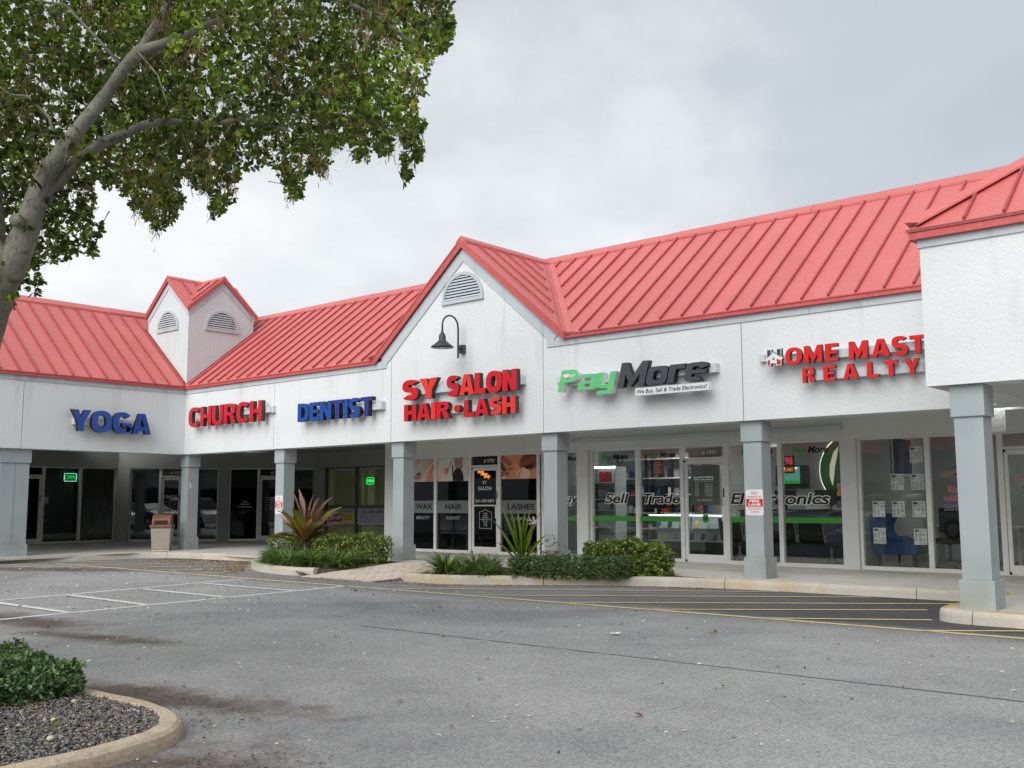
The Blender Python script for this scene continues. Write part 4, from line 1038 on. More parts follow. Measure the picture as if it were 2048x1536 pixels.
def limb(a, b, c, w0, w1, w2):
    L_ = []; R_ = []
    pts = [a, b, c]; ws_ = [w0, w1, w2]
    cur = [( (1-t_)**2*a[0]+2*(1-t_)*t_*b[0]+t_*t_*c[0], (1-t_)**2*a[1]+2*(1-t_)*t_*b[1]+t_*t_*c[1]) for t_ in [i/8 for i in range(9)]]
    for i, p in enumerate(cur):
        q0 = cur[max(0, i-1)]; q1 = cur[min(8, i+1)]; dx, dy = q1[0]-q0[0], q1[1]-q0[1]; l = math.hypot(dx, dy) or 1; k = i/8
        w = (w0*(1-k)+w2*k)*(1-4*k*(1-k)*.0)+w1*4*k*(1-k)*.0
        L_.append((p[0]-dy/l*w, p[1]+dx/l*w)); R_.append((p[0]+dy/l*w, p[1]-dx/l*w))
    return (L_+R_[::-1])
Z0, Z1 = 1.79, 2.375
sh = []
# wax poster: two forearms and a bent arm against grey
sh += [(limb((6.30, 1.72), (5.95, 2.0), (6.42, 2.38), .11, .09, .10), skin), (limb((5.86, 1.72), (6.05, 2.05), (6.38, 2.36), .05, .05, .03), skin2), (blob(5.72, 2.24, .10, .07, .8), skin), (limb((5.72, 2.24), (5.85, 2.15), (5.98, 2.10), .035, .03, .025), skin2), (blob(5.74, 1.92, .14, .07, .2), ppk), (blob(5.78, 2.0, .08, .03, .1), pbr)]
poster(ws1, 5.0, 6.375, Z0, Z1, pbg, sh)
sh = [(limb((6.44, 1.78), (6.60, 1.95), (6.78, 2.06), .06, .05, .06), skin2), (blob(6.78, 2.04, .07, .09, .2), skin), (limb((6.80, 2.06), (6.95, 2.24), (7.06, 2.40), .008, .008, .008), pdk),
      (limb((7.22, 2.40), (7.20, 2.25), (7.24, 2.08), .16, .14, .12), M('poster_blouse', (168, 138, 132), .6, .15, 9)), (blob(7.20, 1.86, .19, .26, 0), pdk), (limb((7.02, 2.2), (7.0, 2.1), (7.02, 1.9), .02, .02, .02), pbr), (limb((7.57, 2.15), (7.57, 2.0), (7.57, 1.9), .02, .02, .02), pdk)]
poster(ws2, 6.465, 7.595, Z0, Z1, pbg2, sh)
sh = [(drect(8.6, 9.9, 1.7, 2.4), skin), (blob(9.55, 2.22, .34, .22, .25), M('poster_eyeshadow', (150, 78, 46), .6, .15, 4)), (blob(9.35, 1.92, .22, .16, .2), skin2), (limb((9.30, 2.23), (9.5, 2.42), (9.76, 2.33), .022, .02, .012), pbr),
      ([(9.36, 2.10), (9.46, 2.06), (9.60, 2.09), (9.72, 2.20), (9.62, 2.155), (9.55, 2.14), (9.45, 2.115)], pdk), ([(9.38, 2.09), (9.46, 2.035), (9.58, 2.04), (9.50, 2.095)], pdk), ([(9.5, 2.07), (9.70, 2.14), (9.60, 2.06)], pdk), ([(9.55, 2.10), (9.74, 2.23), (9.64, 2.12)], pdk),
      (limb((8.62, 2.40), (8.78, 2.24), (8.98, 2.16), .07, .06, .05), M('poster_finger', (176, 104, 92), .6, .1, 8)), (limb((8.62, 2.22), (8.70, 2.1), (8.78, 2.0), .05, .05, .05), pbr), (limb((8.63, 1.9), (8.74, 1.98), (8.90, 1.93), .05, .05, .045), M('poster_finger', (176, 104, 92))), (limb((8.62, 1.78), (8.76, 1.80), (8.80, 1.88), .06, .05, .03), skin2),
      (limb((8.86, 2.03), (8.95, 2.06), (9.06, 2.06), .010, .012, .014), M('poster_tweezers', (70, 78, 80), .4)), (limb((9.22, 1.75), (9.20, 1.9), (9.3, 2.05), .012, .01, .005), M('poster_contour', (150, 92, 66), .6))]
poster(ws3, 8.655, 9.795, Z0+.02, Z1, pbg, sh)
for w_, a, b, t1, c1, w1, t2, c2, w2 in ((ws1, 5.0, 6.375, 'WAX', 5.98, .62, 'BEAUTY', 5.95, .52), (ws2, 6.465, 7.595, 'HAIR', 7.04, .58, 'RADIANT', 7.03, .52), (ws3, 8.655, 9.795, 'LASHES', 9.27, .84, 'GLAMOUR', 9.25, .62)):
    decal(FB, w_, drect(a, b, .985, 1.30), GB+G, m_grey_v, 'frosted_band')
    label_line(t1, FB, c1, w1, 1.075, 1.22, GB+G+.002, m_ink, w_, .035)
    label_line(t2, FB, c2, w2, .825, .905, GB+G, M('grey_vinyl_text', (150, 150, 152), .6), w_, .02, .25)
label_line('SY', FB, 8.12, .15, 1.70, 1.78, GB+.02, m_winkw, ds, .03); label_line('SALON', FB, 8.12, .44, 1.55, 1.64, GB+.02, m_winkw, ds, .03); label_line('561-429-2873', FB, 8.12, .62, 1.255, 1.325, GB+.02, m_winkw, ds, .02)
orng = M('orange_neon', (255, 150, 50), .5, 0, emit=.55)
for i, (tx, c_, z_) in enumerate((('good', 7.98, 2.0), ('vibes', 8.10, 1.94), ('only', 8.20, 1.88))): label_line(tx, FB, c_, .22, z_-.03, z_+.05, GB+.02, orng, ds, .012, .35, 'script_lettering')
MB().box(7.77, 8.48, GB+.005, GB+.025, 1.16, 1.19, 0, FB).build('push_bar', m_alu, ds)
hb = MB()
for P in ([(7.93, .62), (7.93, 1.02)], [(7.93, 1.02), (8.03, 1.03)], [(8.03, 1.03), (8.13, 1.08)], [(8.13, 1.08), (8.23, 1.03)], [(8.23, 1.03), (8.33, 1.02)], [(8.33, 1.02), (8.33, .62)], [(8.33, .62), (7.93, .62)]):
    hb.bar(FB(P[0][0], GB+.01, P[0][1]), FB(P[1][0], GB+.01, P[1][1]), .008, .004, up=(0, 1, 0.01))
hb.build('hours_border', m_winkw, ds)
for i, (tx, w_) in enumerate((('HOURS', .15), ('Monday', .14), ('Appointment', .20), ('Tuesday to Saturday', .34), ('9am-7pm', .16), ('Sunday', .13), ('Closed', .11))): label_line(tx, FB, 8.13, w_, .965-i*.048, .995-i*.048, GB+.01, m_winkw, ds, .01)

# electronics shop
wp0 = window(FB, 10.20, 11.05, GB); wp1 = window(FB, 11.36, 12.62, GB); wp2 = window(FB, 12.62, 13.74, GB)
dp_, fp = door(FB, 13.74, 14.79, GB, number='# 2930', label='white framed door with the opening hours printed on its glass')
wp3 = window(FB, 14.79, 15.96, GB); wp4 = window(FB, 15.96, 17.24, GB)
for w_, a, b in ((wp0, 10.25, 11.05), (wp1, 11.42, 12.57), (wp2, 12.67, 13.69), (wp3, 14.84, 15.91), (wp4, 16.01, 17.19)): decal(FB, w_, drect(a, b, .835, .945), GB+G, m_gband, 'green_stripe')
m_white_edge = M('white_letter_edge', (245, 246, 246), .5, .02)
def outlined(w, tx, u0, u1, z0, z1):
    letters(tx, FB, u0-.014, u1+.014, z0-.014, z1+.014, GB+G, m_white_edge, w, .07, .22, per=False, name='lettering_outline')
    letters(tx, FB, u0, u1, z0, z1, GB+G+.003, m_ink, w, .02, .22, per=False, name='lettering')
outlined(wp0, 'Buy', 10.40, 10.98, 1.24, 1.44); outlined(wp1, 'Sell', 11.73, 12.37, 1.225, 1.44); outlined(wp2, 'Trade', 12.74, 13.66, 1.215, 1.43)
outlined(wp3, 'Electr', 14.85, 15.88, 1.20, 1.425); outlined(wp4, 'onics', 16.04, 16.95, 1.19, 1.42)
def pm_logo(w, u0, u1, z0, z1):
    um = u0+(u1-u0)*.44
    letters('Pay', FB, u0, um, z0, z1, GB+G, m_gband, w, .04, .25, per=False, name='lettering'); letters('More', FB, um+.005, u1, z0, z1, GB+G, m_ink, w, .04, .25, per=False, name='lettering')
pm_logo(wp1, 11.63, 12.36, 2.185, 2.31); pm_logo(wp2, 12.85, 13.58, 2.19, 2.31); pm_logo(wp3, 15.10, 15.80, 2.18, 2.30); pm_logo(wp4, 16.20, 16.95, 2.18, 2.31); pm_logo(wp0, 10.4, 11.03, 2.19, 2.31)
label_line('paymore.com', FB, 16.70, .48, 1.115, 1.17, GB+G, m_winkw, wp4, .01, .2)
pn = M('grey_shade_panel', (120, 120, 110), .6, .05); MB().box(13.92, 14.60, GB-.03, GB-.02, 1.18, 2.0, 0, FB).build('door_shade', pn, dp_)
MB().box(13.87, 14.66, GB-.03, GB-.02, 2.17, 2.36, 0, FB).build('transom_shade', M('pale_shade_panel', (150, 150, 144), .6), fp)
decal(FB, dp_, drect(14.02, 14.47, 1.70, 1.77), GB+.01, m_wf, 'logo_plate'); label_line('PayMore', FB, 14.245, .42, 1.715, 1.755, GB+.013, m_ink, dp_, .04, .2)
label_line('HOURS OF OPERATION', FB, 14.245, .44, 1.655, 1.685, GB+.01, m_winkw, dp_, .0)
for i, (a_, b_) in enumerate((('MON', '10AM-6PM'), ('TUES', '10AM-6PM'), ('WED', '10AM-6PM'), ('THURS', '10AM-6PM'), ('FRI', '10AM-6PM'), ('SAT', '11AM-5PM'), ('SUN', 'CLOSED'))):
    label_line(a_, FB, 14.08, .09, 1.595-i*.038, 1.62-i*.038, GB+.01, m_winkw, dp_, .01); label_line(b_, FB, 14.35, .18, 1.595-i*.038, 1.62-i*.038, GB+.01, m_winkw, dp_, .01)
label_line('561-602-7932', FB, 14.26, .36, 1.265, 1.305, GB+.01, m_winkw, dp_, .01)
for uc, mt in ((14.14, M('red_sticker', (200, 60, 60), .5)), (14.37, M('blue_sticker', (70, 130, 190), .5))): decal(FB, dp_, blob(uc, 1.12, .045, .045), GB+.01, mt, 'sticker')
decal(FB, dp_, blob(14.27, .90, .095, .095, n=20), GB+.01, m_winkw, 'sticker'); decal(FB, dp_, blob(14.27, .90, .085, .085, n=20), GB+.012, m_gband, 'sticker_face')
# stylised charger plug on the sticker
decal(FB, dp_, drect(14.24, 14.30, .87, .92), GB+.014, m_ink, 'plug_symbol'); decal(FB, dp_, drect(14.245, 14.26, .92, .95), GB+.014, m_ink, 'plug_symbol'); decal(FB, dp_, drect(14.28, 14.295, .92, .95), GB+.014, m_ink, 'plug_symbol')
# realty office
wr1 = window(FB, 17.54, 18.80, GB); wr2 = window(FB, 18.80, 20.02, GB)
dr, frr = door(FB, 20.02, 21.0, GB, number='# 29', label='glass door of the realty office beside the porch column')
wr3 = window(FB, 21.0, 22.4, GB); window(FB, 22.4, 23.8, GB); wallseg(FB, 23.8, 30, 0, ZTOP, NB, name='wall_pier')
paper = M('listing_sheet', (246, 248, 246), .7, .03); ptx = M('sheet_print', (120, 126, 126), .8, .1); pph = M('sheet_photo', (90, 100, 98), .7, .4, 40); clipm = M('clear_holder', (200, 205, 205), .4)
for (u0, z0) in ((18.48, 1.94), (18.12, 1.45), (18.48, 1.45), (17.76, .965), (18.12, .965), (18.485, .965), (17.755, .48), (18.49, .475)):
    s_ = MB().box(u0, u0+.225, GB-.016, GB-.012, z0, z0+.285, 0, FB).build('listing_sheet', paper, wr1)
    mb = MB(); mb.box(u0+.015, u0+.09, GB-.0118, GB-.011, z0+.225, z0+.27, 0, FB)
    # keep as third level children of the plaza through the window: print is a separate sub-part
    mb.build('listing_photo', pph, wr1)
    mb = MB()
    for r_ in range(9):
        zz = z0+.20-r_*.022
        for c_ in range(3):
            if random.random() < .75: mb.box(u0+.015+c_*.07, u0+.015+c_*.07+random.uniform(.03, .062), GB-.0118, GB-.011, zz, zz+.010, 0, FB)
    mb.box(u0+.1, u0+.205, GB-.0118, GB-.011, z0+.24, z0+.25, 0, FB); mb.build('listing_print', ptx, wr1)
    mb = MB()
    for sx_ in (-.012, .225):
        for zz in (.02, .26): mb.box(u0+sx_, u0+sx_+.012, GB-.018, GB-.010, z0+zz, z0+zz+.012, 0, FB)
    mb.build('holder_clip', m_steel, wr1)
cab = MB()
for u in (17.73, 18.0, 18.095, 18.365, 18.46, 18.73): cab.bar(FB(u, GB-.02, .09), FB(u, GB-.02, 2.36), .003, .003)
cab.build('display_cable', m_steel, wr1)
def outl(w, tx, uc, wd, z0, z1, mat, n=GB+G):
    letters(tx, FB, uc-wd/2-.006, uc+wd/2+.006, z0-.006, z1+.006, n, m_winkw, w, .035, 0, per=False, name='lettering_outline')
    letters(tx, FB, uc-wd/2, uc+wd/2, z0, z1, n+.002, mat, w, .012, 0, per=False, name='lettering')
outl(wr2, 'HOME MAST', 19.36, .66, 1.68, 1.755, m_inkred); outl(wr2, 'Buy', 19.25, .22, 1.41, 1.50, m_inkred); outl(wr2, 'with', 19.18, .26, 1.255, 1.345, m_inkred); outl(wr2, '561-', 19.19, .28, 1.09, 1.18, m_inkblue)
decal(FB, wr2, [(19.16, 1.80), (19.42, 1.93), (19.68, 1.80), (19.64, 1.80), (19.42, 1.905), (19.20, 1.80)], GB+G, m_inkblue, 'roof_emblem')
outl(dr, 'HOME MAST', 20.50, .5, 1.62, 1.675, m_inkred, GB+.03); outl(dr, 'Buy', 20.42, .16, 1.45, 1.505, m_ink, GB+.03); outl(dr, 'Lic', 20.4, .12, 1.37, 1.415, m_ink, GB+.03); outl(dr, '56', 20.4, .12, 1.255, 1.31, m_ink, GB+.03)

# ---------------- rooms behind the glass
def room(fr, u0, u1, n0, n1, wall, floor, ceil, h=2.75, back=True):
    """n0 near glass, n1 back wall (more negative)"""
    MB().box(u0, u1, n1, n0-.08, -.06, .001, 0, fr).build('room_floor', floor, plaza)
    MB().box(u0, u1, n1, n0-.08, h, h+.05, 0, fr).build('room_ceiling', ceil, plaza)
    MB().box(u0, u1, n1-.08, n1, 0, h, 0, fr).build('room_wall', wall, plaza)
    MB().box(u0-.04, u0+.02, n1, n0-.08, 0, h, 0, fr).build('room_wall', wall, plaza)
    MB().box(u1-.02, u1+.04, n1, n0-.08, 0, h, 0, fr).build('room_wall', wall, plaza)
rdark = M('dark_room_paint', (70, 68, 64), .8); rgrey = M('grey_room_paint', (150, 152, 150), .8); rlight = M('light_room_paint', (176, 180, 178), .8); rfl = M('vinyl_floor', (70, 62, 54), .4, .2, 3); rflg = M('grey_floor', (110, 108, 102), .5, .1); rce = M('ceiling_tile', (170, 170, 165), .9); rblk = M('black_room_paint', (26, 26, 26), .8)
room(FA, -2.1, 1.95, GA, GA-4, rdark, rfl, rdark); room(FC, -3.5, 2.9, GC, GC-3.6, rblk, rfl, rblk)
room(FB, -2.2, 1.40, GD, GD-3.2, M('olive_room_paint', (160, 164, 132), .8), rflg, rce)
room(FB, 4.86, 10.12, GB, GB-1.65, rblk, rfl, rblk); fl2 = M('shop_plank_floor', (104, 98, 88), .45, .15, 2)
MB().box(10.20, 17.22, 3.43, 8.15, -.06, .001).box(8.9, 10.20, 5.2, 8.15, -.06, .001).build('room_floor', fl2, plaza); MB().box(10.20, 17.22, 3.43, 8.15, 2.85, 2.9).box(8.9, 10.2, 5.2, 8.15, 2.85, 2.9).build('room_ceiling', rce, plaza)
MB().box(8.9, 17.22, 8.15, 8.23, 0, 2.85).build('room_wall', rgrey, plaza); MB().box(10.16, 10.22, 3.43, 5.14, 0, 2.85).build('room_wall', rgrey, plaza); MB().box(8.86, 10.22, 5.141, 5.2, 0, 2.85).build('room_wall', rgrey, plaza); MB().box(8.82, 8.9, 5.2, 8.15, 0, 2.85).build('room_wall', rgrey, plaza); MB().box(17.2, 17.26, 3.43, 8.15, 0, 2.85).build('room_wall', rgrey, plaza)
for a, b, y_ in ((11.0, 12.2, 6.2), (14.6, 15.8, 5.0), (18.6, 19.8, 5.6), (21, 22.2, 5.6)): MB().box(a, b, y_, y_+.6, 2.835 if a < 17 else 2.735, 2.845 if a < 17 else 2.745).build('ceiling_glow_panel', M('added_fill_glow' if a < 17 else 'dim_added_fill_glow', (250, 250, 246), .5, 0, emit=7 if a < 17 else 1.7), plaza)  # unseen glowing panels, added to brighten the electronics shop and realty office
room(FB, 17.5, 23.7, GB, GB-4.2, rlight, M('plank_floor', (128, 120, 108), .5, .12, 2), rce)
# ================================================================== signs on the facade
def raceway(fr, u0, u1, z0, z1, root, n=.0): MB().box(u0, u1, n+.003, n+.13, z0, z1, 0, fr).build('raceway', m_race, root)
LD, LN = .115, .25
s1 = thing('channel_letter_sign', 'blue channel letters reading YOGA on the wing at the far corner', 'sign', FA(-2.2, .1, 3.3))
raceway(FA, -3.18, -1.35, 3.235, 3.405, s1)
heavy('YOGA', FA, -3.318, -1.15, 3.06, 3.60, LN, m_blue, s1, .29, .22, mside=m_blk, gap=.03)
s2 = thing('channel_letter_sign', 'crimson channel letters reading CHURCH beside the inner corner', 'sign', FB(2.2, .1, 3.5))
raceway(FB, .8, 4.05, 3.50, 3.64, s2)
heavy('CHURCH', FB, .56, 3.87, 3.285, 3.805, LN, m_red4, s2, .26, .19, mside=m_ret)
MB().box(4.0, 4.12, .0, .09, 3.49, 3.66, 0, FB).build('junction_box', m_race, s2)
s3 = thing('channel_letter_sign', 'blue channel letters reading DENTIST', 'sign', FB(6.6, .1, 3.4))
raceway(FB, 5.6, 8.16, 3.32, 3.50, s3)
heavy('DENTIST', FB, 5.315, 7.985, 3.175, 3.61, LN, m_blue, s3, .28, .20, mside=m_blk, gap=.05, facemats=[m_blue, m_blue, m_blue, m_blue2, m_blue, m_blue, m_blue2])
s4 = thing('channel_letter_sign', 'two row red channel letter sign reading SY SALON HAIR LASH on the gable wall', 'sign', FB(10.6, .1, 3.4))
raceway(FB, 9.3, 12.25, 3.56, 3.73, s4); raceway(FB, 9.3, 12.1, 3.10, 3.23, s4)
heavy('SY', FB, 8.962, 10.04, 3.44, 3.87, LN, m_red, s4, .32, .25, mside=m_ret, facemats=[m_red, m_red2])
heavy('SALON', FB, 10.30, 12.22, 3.435, 3.86, LN, m_red, s4, .32, .25, mside=m_ret, gap=.03, facemats=[m_red, m_red2, m_red, m_red, m_red])
heavy('HAIR', FB, 9.02, 10.38, 2.99, 3.345, LN, m_red, s4, .30, .24, mside=m_ret, gap=.05, facemats=[m_red, m_red, m_red2, m_red])
MB().prism([FB(10.60+.09*math.cos(a), LN-LD, 3.17+.075*math.sin(a)) for a in [-i*2*math.pi/20 for i in range(20)]][::-1], FB.n*LD, 0, 1).build('dot', [m_red, m_ret], s4)
heavy('LASH', FB, 10.80, 12.185, 2.985, 3.33, LN, m_red, s4, .30, .24, mside=m_ret, gap=.05, facemats=[m_red, m_red, m_red2, m_red2])
MB().box(8.74, 8.80, 0, .04, 3.76, 3.84, 0, FB).build('junction_box', m_race, s4)
s5 = thing('channel_letter_sign', 'green and charcoal channel letter sign reading PayMore over a white tagline box', 'sign', FB(14.8, .1, 3.5))
raceway(FB, 13.35, 16.55, 3.43, 3.58, s5)
heavy('Pay', FB, 13.236, 14.62, 3.315, 3.715, LN, m_grn, s5, .24, .22, .20, mside=m_wf, gap=.03)
heavy('More', FB, 14.60, 16.50, 3.295, 3.735, LN, m_gry, s5, .24, .22, .20, mside=m_ink, gap=.04)
MB().box(15.0, 16.48, LN-.10, LN+.01, 3.12, 3.255, 0, FB).build('tagline_box', m_wf, s5)
letters('We Buy, Sell & Trade Electronics!', FB, 15.04, 16.44, 3.155, 3.225, LN+.0125, m_ink, s5, .012, .15, per=False, name='tagline')
# plug emblem on the P
MB().box(13.40, 13.52, LN+.002, LN+.008, 3.575, 3.64, 0, FB).box(13.36, 13.40, LN+.002, LN+.007, 3.585, 3.60, 0, FB).box(13.36, 13.40, LN+.002, LN+.007, 3.615, 3.63, 0, FB).box(13.52, 13.68, LN+.002, LN+.007, 3.60, 3.615, 0, FB).build('plug_emblem', m_wf, s5)
MB().box(13.06, 13.16, .0, .05, 3.52, 3.64, 0, FB).build('junction_box', m_race, s5)
MB().tube([FB(13.12, .03, 3.52), FB(13.16, .04, 3.46), FB(13.26, .06, 3.47)], .008, 6).build('cable', m_blk, s5)
s6 = thing('channel_letter_sign', 'bright red channel letter sign reading HOME MAST and REALTY, partly behind the porch block', 'sign', FB(18.9, .1, 3.4))
raceway(FB, 17.55, 20.7, 3.47, 3.60, s6); raceway(FB, 18.25, 19.96, 3.145, 3.285, s6)
for ch, a, b, z0, z1 in (('O', 17.865, 18.145, 3.41, 3.68), ('M', 18.184, 18.480, 3.41, 3.685), ('E', 18.529, 18.735, 3.41, 3.683), ('M', 18.909, 19.198, 3.402, 3.676), ('A', 19.256, 19.537, 3.40, 3.673), ('S', 19.567, 19.802, 3.39, 3.68), ('T', 19.831, 20.06, 3.40, 3.67),
                      ('R', 18.143, 18.35, 3.104, 3.344), ('E', 18.488, 18.682, 3.103, 3.343), ('A', 18.801, 19.043, 3.10, 3.34), ('L', 19.177, 19.36, 3.10, 3.337), ('T', 19.439, 19.639, 3.098, 3.337), ('Y', 19.742, 19.958, 3.094, 3.335)):
    heavy(ch, FB, a, b, z0, z1, LN, m_red3, s6, .27, .20, depth=.07, mside=m_ret)
# house shaped H
hh = lambda P, n, m, nm, d=.07: MB().prism([FB(u, n-d, z) for u, z in P], FB.n*d, 0, 1 if d > .02 else None).build(nm, [m, m_ret], s6)
hh([(17.545, 3.42), (17.615, 3.42), (17.615, 3.46), (17.70, 3.46), (17.70, 3.42), (17.80, 3.42), (17.80, 3.51), (17.83, 3.53), (17.80, 3.56), (17.80, 3.695), (17.715, 3.695), (17.715, 3.62), (17.665, 3.655), (17.63, 3.63), (17.63, 3.69), (17.545, 3.69), (17.545, 3.55), (17.50, 3.515), (17.545, 3.51)], LN, m_wf, 'house_letter')
hh([(17.557, 3.56), (17.665, 3.638), (17.79, 3.555), (17.79, 3.683), (17.727, 3.683), (17.727, 3.605), (17.665, 3.645), (17.618, 3.612), (17.618, 3.68), (17.557, 3.68)], LN+.004, m_gry, 'house_letter_top', .003)
hh([(17.557, 3.432), (17.603, 3.432), (17.603, 3.53), (17.557, 3.50)], LN+.004, m_red3, 'house_letter_leg', .003); hh([(17.718, 3.432), (17.79, 3.432), (17.79, 3.50), (17.718, 3.53)], LN+.004, m_red3, 'house_letter_leg', .003)
for du, dz in ((0, 0), (.018, 0), (0, .02), (.018, .02)): hh([(17.648+du, 3.515+dz), (17.662+du, 3.515+dz), (17.662+du, 3.53+dz), (17.648+du, 3.53+dz)], LN+.004, m_ink, 'house_window', .003)
MB().box(17.33, 17.42, .0, .08, 3.53, 3.65, 0, FB).build('junction_box', m_race, s6)

# gooseneck lamp
gl = thing('gooseneck_lamp', 'dark gooseneck barn lamp above the salon letters', 'lamp', (10.55, 0, 4.4))
MB().box(10.49, 10.62, .0, .075, 4.34, 4.52, 0, FB).build('mounting_box', m_char, gl, bevel=.006)
MB().tube([FB(10.55, .07, 4.43), FB(10.55, .155, 4.43)], .022, 10).build('bracket', m_char, gl)
pts = [(.165, 4.235), (.165, 4.85)]+[(.165+.2335*(1-math.cos(a)), 4.86+.235*math.sin(a)) for a in [math.pi*i/12 for i in range(1, 13)]]+[(.632, 4.74)]
MB().tube([FB(10.55, n, z) for n, z in pts], .019, 10).build('arm', m_char, gl, smooth=True)
MB().lathe(FB(10.55, .632, 4.40), [(.235, .0), (.238, .012), (.22, .03), (.12, .105), (.075, .15), (.072, .235), (.055, .28), (.03, .31), (.022, .36)], 28).build('lamp_shade', m_char, gl, smooth=True)
MB().lathe(FB(10.55, .632, 4.392), [(.05, .0), (.055, .02), (.05, .05)], 16).build('bulb_guard', m_steel, gl)

# fire lane plates
def firesign(uc, z0, w, h, n, lab):
    r_ = thing('fire_lane_sign', lab, 'sign', FB(uc, n, z0))
    a, b = uc-w/2, uc+w/2
    def rr(u0, u1, z0, z1, r):
        P = []
        for cx, cz, s in ((u1-r, z0+r, -90), (u1-r, z1-r, 0), (u0+r, z1-r, 90), (u0+r, z0+r, 180)):
            P += [(cx+r*math.cos(R(s+k*30)), cz+r*math.sin(R(s+k*30))) for k in range(4)]
        return P
    MB().prism([FB(u, n, z) for u, z in rr(a, b, z0, z0+h, .03)], FB.n*.004, 0).build('plate', m_wf, r_)
    k = h/.43
    MB().box(a+.008, b-.008, n+.0045, n+.0055, z0+.145*k, z0+.275*k, 0, FB).build('red_field', m_inkred, r_)
    for tx, zz, hh_, ww, mt in (('NO', .345, .05, .10, m_inkred), ('PARKING', .29, .034, .24, m_inkred), ('TOW AWAY', .095, .033, .24, m_inkred), ('ZONE', .045, .033, .14, m_inkred)):
        label_line(tx, FB, uc, ww*w/.30, z0+zz*k, z0+(zz+hh_)*k, n+.0052, mt, r_, .01)
    label_line('FIRE', FB, uc, .17*w/.3, z0+.217*k, z0+.262*k, n+.0068, m_wf, r_, .04); label_line('LANE', FB, uc, .21*w/.3, z0+.158*k, z0+.205*k, n+.0068, m_wf, r_, .04)
    for z in (z0+.025, z0+h-.022): MB().lathe(FB(uc, n+.004, z), [(.006, 0), (.006, .003)], 8).build('bolt', m_char, r_)
    return r_
CF = -.08-.033
firesign(17.065, 1.022, .315, .425, CF+.002, 'white and red fire lane plate on the column by the electronics shop')
firesign(4.178, .985, .30, .45, CF+.002, 'small fire lane plate on the column behind the big leaved plant')

# neon OPEN signs
def neon(fr, u0, u1, z0, z1, n, lab, e=.8, er=1.3):
    g = M('green_neon', (40, 255, 110), .4, 0, emit=e); wn = M('white_green_neon', (190, 255, 225), .4, 0, emit=er)
    r_ = thing('open_sign', lab, 'neon sign', fr((u0+u1)/2, n, z0))
    MB().box(u0, u1, n-.02, n-.012, z0, z1, 0, fr).build('backboard', m_blk, r_)
    P = [fr(u, n, z) for u, z in ((u0+.03, z0+.01), (u1-.03, z0+.01), (u1-.01, z0+.03), (u1-.01, z1-.03), (u1-.03, z1-.01), (u0+.03, z1-.01), (u0+.01, z1-.03), (u0+.01, z0+.03), (u0+.03, z0+.01))]
    MB().tube(P, .007, 6).build('border_tube', wn if er > 1.2 else g, r_)
    w = (u1-u0-.08)
    letters('OPEN', fr, u0+.05, u1-.05, z0+.065, z1-.065, n+.004, g, r_, -.012, 0, .008, g)
neon(FA, .13, .55, 1.965, 2.23, GA-.10, 'glowing green OPEN sign in front of the patterned curtain')
neon(FB, -.03, .33, 1.84, 2.06, GD-.12, 'small green OPEN sign among the vertical blinds', 1.0, 1.0)

# curtains and screens of the studio
def curtain(name, lab, fr, u0, u1, n, z0, z1, mat, amp=.03, fr_=14, parent=None):
    vs = []; nU = 70
    for i in range(nU+1):
        u = u0+(u1-u0)*i/nU; w = math.sin(i*.9+math.sin(i*.23)*2)*amp
        for j in range(5): vs.append(fr(u+.01*math.sin(j+i*.3), n+w*(.6+.1*j), z0+(z1-z0)*j/4))
    mb = MB(); mb.add(vs, [(i*5+j, (i+1)*5+j, (i+1)*5+j+1, i*5+j+1) for i in range(nU) for j in range(4)])
    return tag(mb.build(name, mat, None, smooth=True), lab, 'curtain')
def curtain_mat():
    m, t, b, tc, g = newmat('leaf_print_curtain'); P = g.outputs['Position']; sep = N('ShaderNodeSeparateXYZ', t); t.links.new(P, sep.inputs[0])
    f = math_(t, 'MULTIPLY', maprange(t, noise(t, P, 26, 3, .6), .50, .53), maprange(t, sep.outputs[2], 1.5, .9))
    t.links.new(mixc(t, f, (.32, .36, .38), (.03, .03, .03)), b.inputs['Base Color']); b.inputs['Roughness'].default_value = .9; return m
curtain('curtain', 'pale curtain with dark leaf print behind the studio window', FA, -.46, .53, GA-.2, .08, 2.36, curtain_mat())
curtain('curtain', 'plain beige curtain behind the screen stand', FA, .70, 1.72, GA-.55, .05, 2.36, M('beige_curtain', (118, 112, 94), .9, .08))
tv = thing('screen_stand', 'black television on a wheeled floor stand', 'television', FA(1.14, GA-.3, 0))
MB().box(.74, 1.54, GA-.32, GA-.28, .98, 1.47, 0, FA).build('screen', m_blk, tv)
MB().box(1.10, 1.18, GA-.36, GA-.32, .05, 1.3, 0, FA).build('pole', m_blk, tv); MB().box(.95, 1.33, GA-.45, GA-.2, .68, .70, 0, FA).build('shelf', m_blk, tv)
MB().box(.85, 1.43, GA-.5, GA-.16, .03, .07, 0, FA).build('base', m_blk, tv)

tv.location.y += .13
